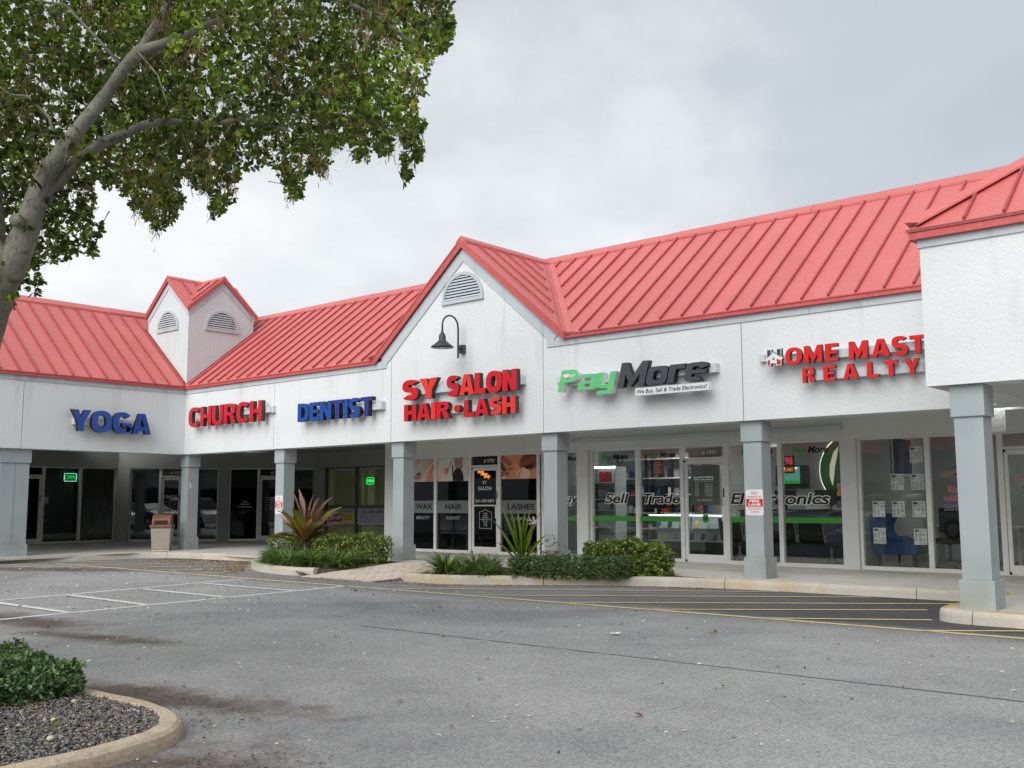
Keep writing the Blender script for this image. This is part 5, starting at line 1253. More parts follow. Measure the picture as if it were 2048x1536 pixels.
# vertical blinds of the dentist
bl_m = M('blind_vinyl', (176, 178, 138), .7, .05)
for (u0, u1, lab) in ((-1.75, -.45, 'closed cream vertical blind behind the offer banner'), (-.25, 1.12, 'half open cream vertical blind behind the telephone banner')):
    vb = thing('vertical_blind', lab, 'blind', FB(u0, GD-.25, 2.3)); mb = MB()
    MB().box(u0, u1, GD-.28, GD-.22, 2.32, 2.37, 0, FB).build('head_rail', m_race, vb)
    u = u0; first = u0 < -1
    while u < u1:
        if not (not first and -.12 < u < .25):
            ang = .25 if first and u < -.9 else random.uniform(.9, 1.2)
            a = FB(u, GD-.25, 0); dx, dy = math.cos(ang)*.042, math.sin(ang)*.042
            zb = .10
            MB().add([(a.x-dx, a.y-dy, zb), (a.x+dx, a.y+dy, zb), (a.x+dx, a.y+dy, 2.32), (a.x-dx, a.y-dy, 2.32), (a.x-dx, a.y-dy+.002, zb), (a.x+dx, a.y+dy+.002, zb), (a.x+dx, a.y+dy+.002, 2.32), (a.x-dx, a.y-dy+.002, 2.32)], [(0, 1, 2, 3), (7, 6, 5, 4), (0, 4, 5, 1), (3, 2, 6, 7), (0, 3, 7, 4), (1, 5, 6, 2)]).build('slat', bl_m, vb)
        u += .075
MB().box(.1, 1.0, GD-2.9, GD-1.9, 2.735, 2.745, 0, FB).build('ceiling_glow_panel', M('dentist_light', (255, 255, 240), .5, 0, emit=3.0), plaza)

# salon waiting chairs
def waiting_chair(u, lab):
    c = thing('waiting_chair', lab, 'chair', (u, 4.35, 0), 0, 'pale chairs inside the salon window')
    pale = M('pale_vinyl', (150, 160, 172), .5, .05)
    B_ = MB().box(u-.24, u+.24, 4.10, 4.14, .52, .98).build('backrest', pale, c, bevel=.015); MB().box(u-.25, u+.25, 4.14, 4.60, .43, .50).build('seat', pale, c, bevel=.015)
    for sx in (-1, 1):
        MB().tube([(u+sx*.22, 4.12, .5), (u+sx*.27, 4.02, .01)], .011, 6).build('leg', m_steel, c); MB().tube([(u+sx*.22, 4.55, .45), (u+sx*.26, 4.62, .01)], .011, 6).build('leg', m_steel, c)
waiting_chair(6.05, 'pale salon chair seen through the HAIR window, nearer the pane with WAX'); waiting_chair(6.58, 'pale salon chair seen through the HAIR window, nearer the door'); waiting_chair(8.3, 'pale salon chair seen through the LASHES window')

# electronics shop interior
shelfm = M('white_shelf', (205, 212, 212), .4, .03); led = M('led_strip', (240, 250, 255), .5, 0, emit=2.6)
cab1 = thing('display_cabinet', 'lit white display cabinet with red boxes on its top shelf', 'cabinet', (11.75, 5.0, 0))
MB().box(11.25, 11.3, 4.4, 5.2, .1, 2.0).box(12.15, 12.2, 4.75, 5.2, .1, 2.0).box(11.3, 12.15, 5.16, 5.2, .1, 2.0).build('carcass', shelfm, cab1)
for z in (.2, .55, .95, 1.2, 1.6): MB().box(11.3, 12.15, 4.5, 5.16, z, z+.02).build('shelf', shelfm, cab1)
MB().box(11.3, 12.2, 4.72, 4.75, 1.96, 2.0).build('light_strip', led, cab1)
redb = M('red_box', (205, 30, 40), .4, .08)
for i, u in enumerate((11.50, 11.80)):
    b_ = MB().box(u-.95+(.0 if i == 0 else -.12), u-.95+.10+(0 if i == 0 else -.12), 4.75, 4.9, 1.722, 1.98).build('red_carton', redb); tag(b_, ('red upright carton on the top cabinet shelf, nearer the wall pier', 'red upright carton on the top cabinet shelf, beside the other red one')[i], 'box')
for i, (u, z, w, h, c, nm, lb) in enumerate(((11.42, .97, .16, .2, (120, 110, 95), 'handbag', 'small brown bag on the middle shelf of the lit cabinet'), (11.66, 1.225, .34, .24, (150, 165, 170), 'headphone_case', 'pale rounded case on the upper shelf of the lit cabinet'), (11.62, .975, .36, .18, (190, 196, 194), 'games_console', 'white console on the middle shelf of the lit cabinet'))):
    b_ = MB().box(u-1.17, u-1.17+w, 4.8, 5.0, z+.10, z+.10+h).build(nm, M('good_%s' % nm, c, .5, .1), bevel=.03); tag(b_, lb, nm.replace('_', ' '))
cab1.location.x -= 1.17; cab1.location.z += .10
sh = thing('wall_shelving', 'black framed white shelving along the shop back wall', 'shelving', (13.4, 7.2, 0))
for z in (.55, .95, 1.42, 1.85, 2.35): MB().box(12.3, 14.6, 7.3, 7.75, z, z+.025).build('shelf', shelfm, sh)
for u in (12.2, 12.35, 13.1, 13.3, 13.9, 14.5): MB().box(u, u+.06, 7.35, 7.4, 0, 2.5).build('upright', m_blk, sh)
MB().box(12.2, 14.6, 7.72, 7.76, .3, 2.5).build('back_panel', M('shelf_back', (150, 156, 156), .6), sh)
sh.location.x -= 2.95
k = 0
for z in (.575, .975, 1.445, 1.875):
    u = 9.5
    while u < 11.3:
        w = random.uniform(.06, .16); h = random.uniform(.08, .30)
        c = random.choice([(40, 60, 110), (190, 190, 185), (30, 30, 34), (120, 125, 130), (160, 60, 50)])
        b_ = MB().box(u, u+w, 7.4, 7.55, z, z+h).build('boxed_gadget', M('gadget_%d_%d_%d' % c, c, .5, .1)); cn_ = {40: 'blue', 190: 'pale grey', 30: 'black', 120: 'mid grey', 160: 'brick red'}[c[0]]; wn_ = ('narrow' if w < .11 else 'wide')+' '+('low' if h < .19 else 'tall'); tag(b_, '%s %s boxed gadget on the %s shelf of the black framed shelving' % (wn_, cn_, {.575: 'lowest', .975: 'second', 1.445: 'third', 1.875: 'upper'}[z]), 'box', 'boxed gadgets on the shop shelving'); k += 1
        u += w+random.uniform(.04, .22)
rp = MB().box(12.46, 12.73, 4.2, 4.21, 1.87, 2.18).build('hanging_poster', redb); tag(rp, 'red poster with white print hanging behind the window lettered Trade', 'poster')
mb = MB()
for i in range(6): mb.box(12.48, 12.48+random.uniform(.1, .2), 4.195, 4.199, 1.90+i*.043, 1.915+i*.043)
mb.build('poster_print', m_winkw, rp).location = (0, 0, 0)
wb = thing('display_counter', 'glowing glass display counter with phones and games on its shelves', 'counter', (14.2, 5.4, 0))
for a, b in ((13.15, 14.05), (14.10, 15.2)):
    MB().box(a, b, 5.5, 5.54, .35, .95).build('counter_back', shelfm, wb); MB().box(a, b, 5.1, 5.5, .35, .37).build('shelf', shelfm, wb); MB().box(a, b, 5.1, 5.5, .64, .655).build('shelf', shelfm, wb); MB().box(a, b, 5.05, 5.54, .95, .975).build('counter_top', shelfm, wb)
    MB().box(a+.02, b-.02, 5.12, 5.15, .93, .948).build('light_strip', led, wb)
MB().box(13.1, 15.25, 5.0, 5.6, .02, .35).build('plinth', m_blk, wb)
for i in range(12):
    u = 11.85+i*.155+(.1 if i > 4 else 0); z = (.657, .372)[i % 2]; cc = [(40, 60, 100), (200, 190, 60), (30, 30, 30), (150, 150, 160), (90, 120, 90)][i % 5]
    b_ = MB().add([(u, 5.2, z), (u+.11, 5.2, z), (u+.11, 5.26, z+.15), (u, 5.26, z+.15), (u, 5.215, z), (u+.11, 5.215, z), (u+.11, 5.275, z+.15), (u, 5.275, z+.15)], [(0, 1, 2, 3), (7, 6, 5, 4), (0, 4, 5, 1), (3, 2, 6, 7), (0, 3, 7, 4), (1, 5, 6, 2)]).build('game_case', M('case_%d' % (i % 5), cc, .4, .3, vscale=30)); tag(b_, '%s game case leaning on the %s shelf of the glass counter, %s' % (('blue', 'yellow', 'black', 'silver', 'green')[i % 5], ('upper', 'lower')[i % 2], 'nearer the cabinet' if i < 6 else 'nearer the door'), 'game case', 'game cases in the glass counter')
wb.location.x -= 1.45
dk = thing('service_desk', 'dark service desk running across the shop', 'desk', (15.5, 7, 0))
MB().box(14.6, 17.15, 6.6, 7.2, .0, 1.02).build('desk_body', M('navy_laminate', (50, 54, 70), .5), dk); MB().box(14.58, 17.15, 6.55, 7.22, 1.022, 1.06).build('desk_top', m_blk, dk)
dk.location.x -= 1.3; dk.location.y += .0
for i, (u, lb) in enumerate(((11.83, 'black monitor on the counter behind the Trade lettering'), (14.37, 'black monitor at the end of the service desk'), (15.35, 'black monitor at the middle of the service desk'))):
    y_ = 6.8 if i else 5.35; z_ = 1.06 if i else .975
    mo = thing('computer_monitor', lb, 'monitor', (u, y_, z_)); MB().box(u-.25, u+.25, y_-.02, y_+.02, z_+.12, z_+.45).build('screen', m_blk, mo); MB().box(u-.03, u+.03, y_-.02, y_+.04, z_, z_+.12).build('stand', m_blk, mo); MB().box(u-.1, u+.1, y_-.08, y_+.08, z_-.0, z_+.012).build('base', m_blk, mo)
tvm = thing('wall_television', 'wall television showing a green and blue slide', 'television', (15.0, 8.4, 1.9))
MB().box(14.35, 15.65, 8.36, 8.44, 1.52, 2.22).build('bezel', m_blk, tvm)
MB().box(14.62, 15.35, 8.352, 8.358, 1.58, 2.18).build('screen', M('screen_teal', (90, 170, 150), .4, .15, vscale=3, emit=.12), tvm); MB().box(14.64, 15.33, 8.345, 8.351, 1.58, 1.70).build('slide_footer', M('screen_green', (40, 160, 60), .4, 0, emit=.12), tvm)
label_line('BUYS TRADES', FB, 14.98, .55, 2.09, 2.15, -8.345, M('screen_white', (235, 240, 240), .4, 0, emit=.5), tvm, .03)
tvm.location = (13.99, 8.0, 1.9); tvm.scale = (.63, 1, .70)
# round logo wall with halo ring
lg = thing('illuminated_disc', 'large green disc sign with glowing white rim and smile mark', 'sign', (16.75, 8.3, 1.9))
def disc(r, y, m, nm, th=.03, uc=16.72, zc=1.86): MB().prism([(uc+r*math.cos(a), y, zc+r*math.sin(a)) for a in [2*math.pi*i/48 for i in range(48)]], (0, -th, 0), 0).build(nm, m, lg)
disc(.99, 8.45, M('halo', (255, 252, 235), .5, 0, emit=.7), 'halo_ring'); disc(.955, 8.40, M('green_panel', (40, 110, 45), .5, .04), 'green_panel')
P = [(16.12, 1.45), (16.05, 1.7), (16.06, 2.0), (16.18, 2.35), (16.32, 2.5), (16.26, 2.2), (16.20, 1.95), (16.17, 1.7)]
MB().prism([(u, 8.365, z) for u, z in P][::-1], (0, -.02, 0), 0).build('glowing_arc', M('warm_white_glow', (225, 222, 205), .5, 0, emit=.12), lg)
for (u, z, a, b) in ((16.72, 1.72, .16, .07), (16.75, 1.98, .10, .06), (16.7, 2.6, .3, .07)): MB().prism([(u+a*math.cos(t_), 8.365, z+b*math.sin(t_)) for t_ in [2*math.pi*i/20 for i in range(20)]], (0, -.02, 0), 0).build('glowing_mark', M('warm_white_glow', (255, 250, 225)), lg)
lg.location = (15.51+.03*.88, 8.0, 1.98+.04*.88); lg.scale = (.88, 1, .88)
cm = thing('security_camera', 'small security camera under the shop ceiling', 'camera', (14.9, 5.2, 2.5)); MB().box(14.8, 15.0, 5.15, 5.25, 2.42, 2.50).build('camera_body', m_race, cm); MB().bar((14.95, 5.2, 2.5), (14.95, 5.2, 2.75), .03, .03).build('bracket', m_race, cm)
nn = thing('neon_price_sign', 'orange and red lit digits hanging in the shop window', 'sign', (16.15, 3.8, 2.0))
label_line('98', FB, 16.28, .17, 1.98, 2.13, -3.8, M('red_digits', (230, 70, 60), .5, 0, emit=.2), nn, .03); label_line('GAMES', FB, 16.28, .20, 1.84, 1.92, -3.8, M('orange_digits', (240, 130, 40), .5, 0, emit=.2), nn, .03)
MB().box(16.18, 16.40, 3.815, 3.82, 1.80, 2.16).build('backboard', M('dark_backboard', (50, 40, 40), .5), nn)
nn.location = (15.60, 4.2, 2.02)
# waiting bench
bn = thing('waiting_bench', 'black mesh beam seating with chrome legs inside the shop window', 'bench', (16.2, 4.3, 0))
for u in (14.45, 15.04, 15.63, 16.22):
    mb = MB(); pr = [(4.62, .46), (4.16, .43), (4.08, .50), (4.00, .88), (3.97, .90), (3.99, .86), (4.05, .48), (4.14, .405), (4.62, .435)]
    mb.prism([(u-.25, y_, z_) for y_, z_ in pr], (.50, 0, 0), 0); mb.build('seat_shell', m_blk, bn)
    for e_ in (-.26, .26): MB().tube([(u+e_, 4.62, .60), (u+e_, 4.2, .60), (u+e_, 4.10, .44), (u+e_, 3.99, .90)], .014, 6).build('arm_rail', m_steel, bn)
MB().box(14.2, 16.6, 4.3, 4.35, .33, .38).build('beam', m_char, bn)
for u in (14.5, 16.52):
    MB().tube([(u, 4.32, .36), (u, 4.32, .16), (u, 3.98, .02)], .016, 6).build('leg', m_steel, bn); MB().tube([(u, 4.32, .16), (u, 4.66, .02)], .016, 6).build('leg', m_steel, bn)

# realty office interior
bc = thing('wingback_chair', 'blue tufted velvet wing chair with dark tapered legs in the office window', 'armchair', (18.25, 3.95, 0))
vel = M('blue_velvet', (26, 74, 132), .85, .22, 6, .3, 8); cy = 4.0
def sprism(P, y0, y1, nm, b=.03): MB().prism([(u, y1, z) for u, z in P], (0, y0-y1, 0), 0).build(nm, vel, bc, bevel=b)
# seen from its back/side: high winged back at the left, seat running to the right
sprism([(17.78, .40), (17.74, .62), (17.66, .85), (17.62, 1.00), (17.72, 1.01), (17.92, 1.02), (18.09, 1.01), (18.08, .92), (18.02, .80), (18.03, .66), (18.12, .56), (18.14, .40)], 3.78, 4.35, 'backrest', .05)
sprism([(17.84, .30), (17.80, .46), (18.20, .50), (18.58, .50), (18.62, .46), (18.62, .32), (18.58, .27), (17.90, .27)], 3.72, 4.42, 'seat', .05)
sprism([(18.10, .48), (18.14, .56), (18.25, .60), (18.36, .58), (18.40, .50)], 3.80, 4.30, 'cushion', .04)
for u, y_, du in ((17.93, 3.80, -.04), (18.10, 4.3, -.02), (18.40, 4.3, .02), (18.53, 3.80, .04)):
    MB().tube([(u, y_, .29), (u+du*.3, y_, .16), (u+du, y_, .0)], [.028, .022, .013], 8).build('leg', M('dark_walnut', (38, 26, 22), .4), bc)
for i in range(5):
    for j in range(3): MB().lathe((17.76+j*.10, 3.765, .66+i*.07), [(.008, 0), (.008, .01)], 6).build('tuft_button', vel, bc)
bc.location.x -= .23
oc = thing('office_chair', 'black swivel chair with chrome star base beside the phone lettering', 'office chair', (19.25, 4.3, 0))
MB().lathe((19.25, 4.3, .46), [(.05, 0), (.26, .02), (.30, .06), (.28, .11), (.1, .12)], 20).build('seat', m_blk, oc, smooth=True)
MB().box(19.0, 19.5, 4.50, 4.58, .55, 1.12).build('backrest', m_blk, oc, bevel=.04); MB().tube([(19.25, 4.3, .14), (19.25, 4.3, .46)], .03, 8).build('gas_lift', m_char, oc)
for i in range(5):
    a = i*2*math.pi/5+.3; MB().tube([(19.25, 4.3, .15), (19.25+.30*math.cos(a), 4.3+.30*math.sin(a), .07)], .016, 6).build('star_base_arm', m_steel, oc); MB().lathe((19.25+.30*math.cos(a), 4.3+.30*math.sin(a), .001), [(.02, 0), (.03, .02), (.02, .05)], 8).build('caster', m_blk, oc)
oc.location.x -= .45
pf = thing('framed_picture', 'large dark picture in a pale frame on the office wall', 'picture', (17.55, 5.5, 1.7))
MB().box(17.53, 17.56, 5.0, 6.1, 1.75, 2.55).build('frame', m_race, pf); MB().box(17.561, 17.565, 5.05, 6.05, 1.80, 2.50).build('print', M('picture_violet', (64, 56, 84), .5, .3, 2), pf)
dsk = thing('office_desk', 'pale desk along the office wall', 'desk', (18.6, 6.2, 0)); MB().box(17.9, 19.6, 6.0, 6.6, .72, .75).build('desk_top', m_race, dsk)
for u in (17.95, 19.5): MB().box(u, u+.05, 6.05, 6.5, 0, .72).build('leg', m_race, dsk)
# door glass panel leaning, glimpsed beside the porch column is left to the pane itself

# clerk behind the desk
def person(dx=-1.5):
    p = thing('person', 'clerk in a dark shirt leaning on the service desk inside the electronics shop', 'person', (16.95, 7.55, 0))
    def skin_obj(nm, verts, edges, rad, mat, root=0, sub=2):
        me = bpy.data.meshes.new(nm); me.from_pydata([(v[0]-16.95, v[1]-7.55, v[2]) for v in verts], edges, []); me.materials.append(mat)
        o = bpy.data.objects.new(nm, me); COL.objects.link(o); o.parent = p
        o.modifiers.new('skin', 'SKIN'); me.skin_vertices.new(name='s') if not me.skin_vertices else None
        for i, r_ in enumerate(rad):
            sv = me.skin_vertices[0].data[i]; sv.radius = (r_, r_) if not hasattr(r_, '__len__') else r_; sv.use_root = (i == root)
        s = o.modifiers.new('sub', 'SUBSURF'); s.levels = s.render_levels = sub; return o
    X, Y = 16.95, 7.55
    V = [(X, Y, .95), (X, Y-.02, 1.15), (X, Y-.06, 1.38), (X, Y-.09, 1.48), (X-.01, Y-.12, 1.56), (X-.01, Y-.13, 1.68),
         (X-.18, Y-.06, 1.40), (X-.24, Y-.12, 1.16), (X-.20, Y-.36, 1.08), (X-.16, Y-.44, 1.08), (X+.18, Y-.06, 1.40), (X+.25, Y-.12, 1.16), (X+.10, Y-.36, 1.08), (X+.04, Y-.42, 1.08),
         (X-.10, Y, .88), (X-.10, Y, .48), (X-.10, Y+.02, .07), (X+.10, Y, .88), (X+.10, Y, .48), (X+.10, Y+.02, .07), (X-.10, Y-.14, .04), (X+.10, Y-.14, .04)]
    E_ = [(0, 1), (1, 2), (2, 3), (3, 4), (4, 5), (2, 6), (6, 7), (7, 8), (8, 9), (2, 10), (10, 11), (11, 12), (12, 13), (0, 14), (14, 15), (15, 16), (0, 17), (17, 18), (18, 19), (16, 20), (19, 21)]
    rr = [.13, .12, .13, .055, .085, .09, .06, .045, .032, .025, .06, .045, .032, .025, .09, .06, .045, .09, .06, .045, .04, .04]
    skin_obj('body', V, E_, rr, M('skin', (176, 126, 98), .6, .05))
    Vs = V[:3]+[V[6], V[7], V[10], V[11]]; skin_obj('shirt', Vs, [(0, 1), (1, 2), (2, 3), (3, 4), (2, 5), (5, 6)], [.15, .145, .15, .08, .065, .08, .065], M('black_shirt', (24, 24, 26), .8))
    tv_ = [V[0], V[14], V[15], V[16], V[17], V[18], V[19]]; skin_obj('trousers', tv_, [(0, 1), (1, 2), (2, 3), (0, 4), (4, 5), (5, 6)], [.145, .105, .075, .06, .105, .075, .06], M('dark_trousers', (40, 42, 52), .8))
    skin_obj('hair', [(X-.01, Y-.09, 1.66), (X-.01, Y-.10, 1.74)], [(0, 1)], [.098, .092], M('dark_hair', (24, 18, 16), .7))
    for hx, s in ((X-.16, 1), (X+.04, -1)):
        for f in range(4): MB().tube([(hx-.02+f*.014, Y-.45, 1.085), (hx-.02+f*.015, Y-.49, 1.085), (hx-.018+f*.015, Y-.515-(.006 if f in (1, 2) else 0), 1.072)], [.009, .008, .006], 6).build('finger', M('skin', (176, 126, 98)), p)
        MB().tube([(hx+s*.025, Y-.43, 1.085), (hx+s*.045, Y-.455, 1.08), (hx+s*.05, Y-.475, 1.075)], [.010, .009, .007], 6).build('thumb', M('skin', (176, 126, 98)), p)
person()
for o_ in [o for o in COL.objects if o.name == 'person']: o_.location.x -= 1.42; o_.location.y -= .2

# ================================================================== litter bin at the corner
tb = thing('litter_bin', 'pebble concrete litter bin with brown swing lid beside the corner column', 'litter bin', (-.05, -.54, 0), R(-40))
peb = conc('pebble_aggregate', (.33, .29, .23), (.50, .46, .38), (.20, .16, .12), .6, 30, .9)
def local(mb, name, mats, par, **k): # build in the thing's own axes
    o = mb.build(name, mats, None, **k); o.parent = par; return o
mb = MB(); B4 = lambda w, z: [(-w, -w, z), (w, -w, z), (w, w, z), (-w, w, z)]
vs = B4(.225, .03)+B4(.262, .60); mb.add(vs, [(3, 2, 1, 0), (4, 5, 6, 7), (0, 1, 5, 4), (1, 2, 6, 5), (2, 3, 7, 6), (3, 0, 4, 7)]); local(mb, 'concrete_body', peb, tb, bevel=.02)
local(MB().box(-.23, .23, -.23, .23, 0, .03), 'base', m_walk, tb)
brn = M('brown_plastic', (128, 84, 62), .55, .1, 5)
local(MB().box(-.285, .285, -.285, .285, .605, .69), 'lid_rim', brn, tb, bevel=.015)
P = [(-.255, .69)]+[(-.255*math.cos(a), .69+.27*math.sin(a)) for a in [math.pi*i/14 for i in range(1, 14)]]+[(.255, .69)]
local(MB().prism([(x, -.24, z) for x, z in P][::1], (0, .48, 0), 0), 'dome_lid', brn, tb, bevel=.012)
local(MB().box(.248, .262, -.17, .17, .70, .80).box(-.17, .17, -.252, -.241, .705, .735), 'flap_opening', M('dark_opening', (40, 26, 20), .7), tb)
# ================================================================== planting
LIR = (.13, .20, .07); IXO = (.165, .235, .04); CAR = (.085, .14, .045)
# liriope tufts: three shapes, copied
protos = []
for i in range(3):
    r_ = thing('liriope_tuft', None, 'grass plant', (0, 0, 0)); o = blades('leaves', 330, .46, .8, .016, r_, LIR, v=.3, mixes=[((.34, .40, .22), .18), ((.04, .075, .025), .25)]); o['kind'] = 'stuff'
    protos.append(r_)
spots = [(6.45, -1.75, .9, 'arching tuft at the far end of the mulched bed, next to the ochre kerb'), (6.9, -2.0, 1.0, 'arching tuft second from the far end of the mulched bed'), (7.35, -2.2, 1.05, 'arching tuft in front of the big leaved plant'), (7.85, -2.3, 1.05, 'bright arching tuft in the middle of the mulched bed front row'),
         (8.35, -2.1, 1.0, 'arching tuft in the front row near the paver path'), (8.75, -1.75, .95, 'last arching tuft of the bed before the paver path'), (6.9, -1.4, .9, 'arching tuft behind the front row under the big leaved plant'), (7.5, -1.6, .95, 'arching tuft of the second row in the mulched bed'), (8.1, -1.6, .95, 'arching tuft of the second row before the clipped shrub'), (6.1, -1.3, .85, 'low arching tuft at the tip of the mulched bed'), (8.5, -1.2, .85, 'arching tuft at the foot of the clipped shrub by the salon column'), (5.6, -1.0, .8, 'outermost small tuft near the corner hatching'),
         (11.95, -1.95, 1.25, 'large silvery tuft at the start of the long kerb'), (12.45, -2.05, .85, 'small light green tuft in front of the large silvery one'), (12.95, -1.95, .8, 'small light green tuft beside the low dark hedge'), (12.15, -1.35, 1.1, 'large silvery tuft behind the first one by the paver path'), (12.6, -1.45, .95, 'tuft between the large silvery tufts and the dark hedge')]
for i, (x, y, s, lab) in enumerate(spots):
    o = protos[i] if i < 3 else copy_tree(protos[i % 3])
    o.location = (x, y, -.03); o.rotation_euler.z = random.uniform(0, 6.28); o.scale = (s*1.3*random.uniform(.9, 1.1), s*1.3*random.uniform(.9, 1.1), s*1.15*random.uniform(.9, 1.05)); o['label'] = 'liriope, '+lab; o['group'] = 'liriope tufts in the beds by the shops'
# clipped shrubs
IM = [((.32, .38, .08), .25), ((.06, .10, .025), .32), ((.22, .10, .05), .03)]
hedge('clipped_shrub', 'yellow green clipped shrub before the salon column, beside the paver path', 'shrub', 7.6, 8.85, -.95, -.35, -.03, .55, 950, 7, .055, .026, IXO, IM, stems=4, group=None)
hedge('clipped_shrub', 'yellow green clipped shrub between the big leaved plant and the salon column', 'shrub', 6.45, 7.5, -.9, -.35, -.03, .50, 600, 7, .055, .026, IXO, IM, stems=4)
hedge('clipped_shrub', 'sunlit small shrub behind the big leaved plant at the fire lane plate', 'shrub', 5.0, 6.2, -.85, -.4, -.03, .52, 550, 7, .055, .026, IXO, IM, stems=4)
hedge('clipped_shrub', 'tall yellow green clipped hedge in front of the electronics shop windows', 'hedge', 13.95, 15.66, -.50, -.08, -.03, .545, 2200, 7, .055, .026, IXO, IM, stems=9)
hedge('low_hedge', 'low dark green clipped hedge along the long kerb', 'hedge', 13.25, 15.35, -1.62, -1.0, -.03, .32, 3000, 7, .036, .017, CAR, [((.15, .22, .08), .3), ((.03, .05, .018), .3)], stems=8, ang=R(24), uneven=.02)
hedge('scraggy_shrub', 'sparse yellowing shrub at the foot of the second column from the porch', 'shrub', 12.55, 13.5, -.6, -.2, -.03, .50, 130, 6, .045, .02, (.16, .16, .04), [((.24, .16, .05), .3)], stems=6, uneven=.12)
# mulch and fallen leaves of the beds
def chips(name, label, polys, n, L, Wd, base, mixes, z, ztilt=.35, mat=None, dens=None, zfun=None):
    P = []
    for poly, share in polys:
        xs = [p[0] for p in poly]; ys = [p[1] for p in poly]; k = 0; want = int(n*share)
        while k < want:
            x = rng.uniform(min(xs), max(xs), 4000); y = rng.uniform(min(ys), max(ys), 4000); ins = np.zeros(4000, bool); j = len(poly)-1
            for i in range(len(poly)):
                xi, yi, xj, yj = *poly[i], *poly[j]; c = ((yi > y) != (yj > y)) & (x < (xj-xi)*(y-yi)/(yj-yi+1e-12)+xi); ins ^= c; j = i
            if dens is not None: ins &= rng.random(4000) < dens(x, y)
            pts = np.stack([x[ins], y[ins]], 1)[:want-k]; P.append(pts); k += len(pts)
            if ins.sum() == 0: break
    P = np.concatenate(P); m = len(P); a = rng.uniform(0, 2*np.pi, m)
    D = np.stack([np.cos(a), np.sin(a), rng.normal(size=m)*ztilt*.4], 1); Nn = np.stack([rng.normal(size=m)*ztilt, rng.normal(size=m)*ztilt, np.ones(m)], 1)
    zz = np.full(m, z) if zfun is None else zfun(P[:, 0], P[:, 1])
    Pw = np.column_stack([P, zz+rng.uniform(.002, .012, m)])
    o = leaf_mesh(name, Pw, D, Nn, L*rng.uniform(.5, 1.4, m), Wd*rng.uniform(.6, 1.3, m), jitter_col(base, m, .35, mixes), mat or m_dry, None, .15, .05)
    return tag(o, label, None, None, 'stuff')
chips('mulch', 'brown leaf mulch covering the beds', [(bed_l, .55), (bed_r, .45)], 9000, .05, .026, (.16, .10, .055), [((.36, .27, .16), .3), ((.05, .035, .02), .3)], -.03)
def near(x, y): # litter gathers against the kerbs
    return np.clip(1.3*np.exp(-np.abs(y+x*0+.95-np.clip((x-4.5)*-.45, -2, 0))*1.6)+.12, 0, 1)
_ml = chips('mulch', 'mulch on the sloping edge beside the pavers', [([(8.7, -2.8), (9.08, -2.9), (9.02, -.25), (8.7, -.25)], 1)], 700, .05, .026, (.16, .10, .055), [((.40, .31, .19), .4)], 0, zfun=lambda x, y: -.035-.085*np.clip((x-8.7)/.38, 0, 1)*np.clip((-y)/2.6, 0, 1))
chips('leaf_litter', 'dry leaves swept against the corner kerb', [([(.6, -2.2), (1.4, -1.0), (4.3, -.75), (5.2, -1.5), (7.0, -2.8), (7.4, -3.3), (4, -3.2), (2, -2.6)], 1)], 1900, .05, .026, (.30, .20, .11), [((.50, .42, .30), .3), ((.12, .07, .04), .3)], ZA+.006, dens=lambda x, y: np.clip(np.exp(-((-.62-y)-np.clip((x-4.4)*.85, 0, 2.2))*1.7), 0, 1))
chips('leaf_litter', 'dry leaf litter lying along the foot of the long kerb', [([(9.2, -2.95), (11.2, -2.8), (12.8, -2.6), (14.3, -1.6), (15.7, -.75), (17.6, -.4), (17.6, -.62), (15.6, -1.05), (14.2, -2.0), (12.8, -3.0), (11.0, -3.15), (9.2, -3.2)], 1)], 1300, .035, .018, (.28, .17, .10), [((.45, .36, .26), .3), ((.10, .06, .04), .4)], ZA+.006)
chips('scattered_litter', 'pale petals and bits of leaf scattered over the asphalt', [(rect(8, 25, -13.5, -4), .45), (rect(1, 14, -9, -3.4), .55)], 2100, .036, .022, (.46, .43, .36), [((.62, .60, .54), .35), ((.05, .045, .04), .2)], ZA+.006, .5)
chips('leaf_litter', 'brown leaf debris at the nose of the gravel island', [([(19.8, -11.9), (20.6, -11.5), (21.0, -12.3), (20.7, -13.2), (20.05, -13.0), (19.95, -12.4)], .6), ([(17.8, -11.7), (19.4, -11.6), (19.4, -11.1), (17.8, -11.1)], .4)], 900, .028, .010, (.11, .07, .045), [((.42, .34, .24), .12), ((.03, .02, .015), .4)], ZA+.005)
# a few larger scraps one can point at
def scrap(name, x, y, s, rgb, lab, cat, flat=.3):
    P = []
    n = 9
    for i in range(n):
        a = 2*math.pi*i/n; r_ = s*random.uniform(.7, 1.1)*(1 if i % 3 else .8); P.append((x+r_*math.cos(a), y+r_*.6*math.sin(a), ZA+.008+random.uniform(0, s*flat)))
    mb = MB(); c = (x, y, ZA+.01+s*flat*.3); mb.add(P+[c], [(i, (i+1) % n, n) for i in range(n)]); tag(mb.build(name, M('%s_%d' % (name, rgb[0]), rgb, .8, .1, 30)), lab, cat)
scrap('paper_scrap', 18.70, -6.25, .075, (232, 232, 226), 'flat white paper scrap on the asphalt before the electronics shop', 'paper')
scrap('dry_leaf', 19.42, -5.45, .07, (150, 112, 82), 'curled tan leaf on the asphalt just outside the yellow stripe', 'leaf', .6)
scrap('dry_leaf', 19.55, -5.66, .035, (165, 125, 95), 'small tan leaf lying next to the curled one', 'leaf')
scrap('dry_leaf', 19.65, -10.23, .035, (150, 100, 66), 'orange brown leaf on the asphalt beyond the gravel island', 'leaf', .5)
scrap('dry_leaf', 21.21, -9.56, .035, (120, 56, 40), 'small russet leaf alone in the open asphalt', 'leaf', .5)
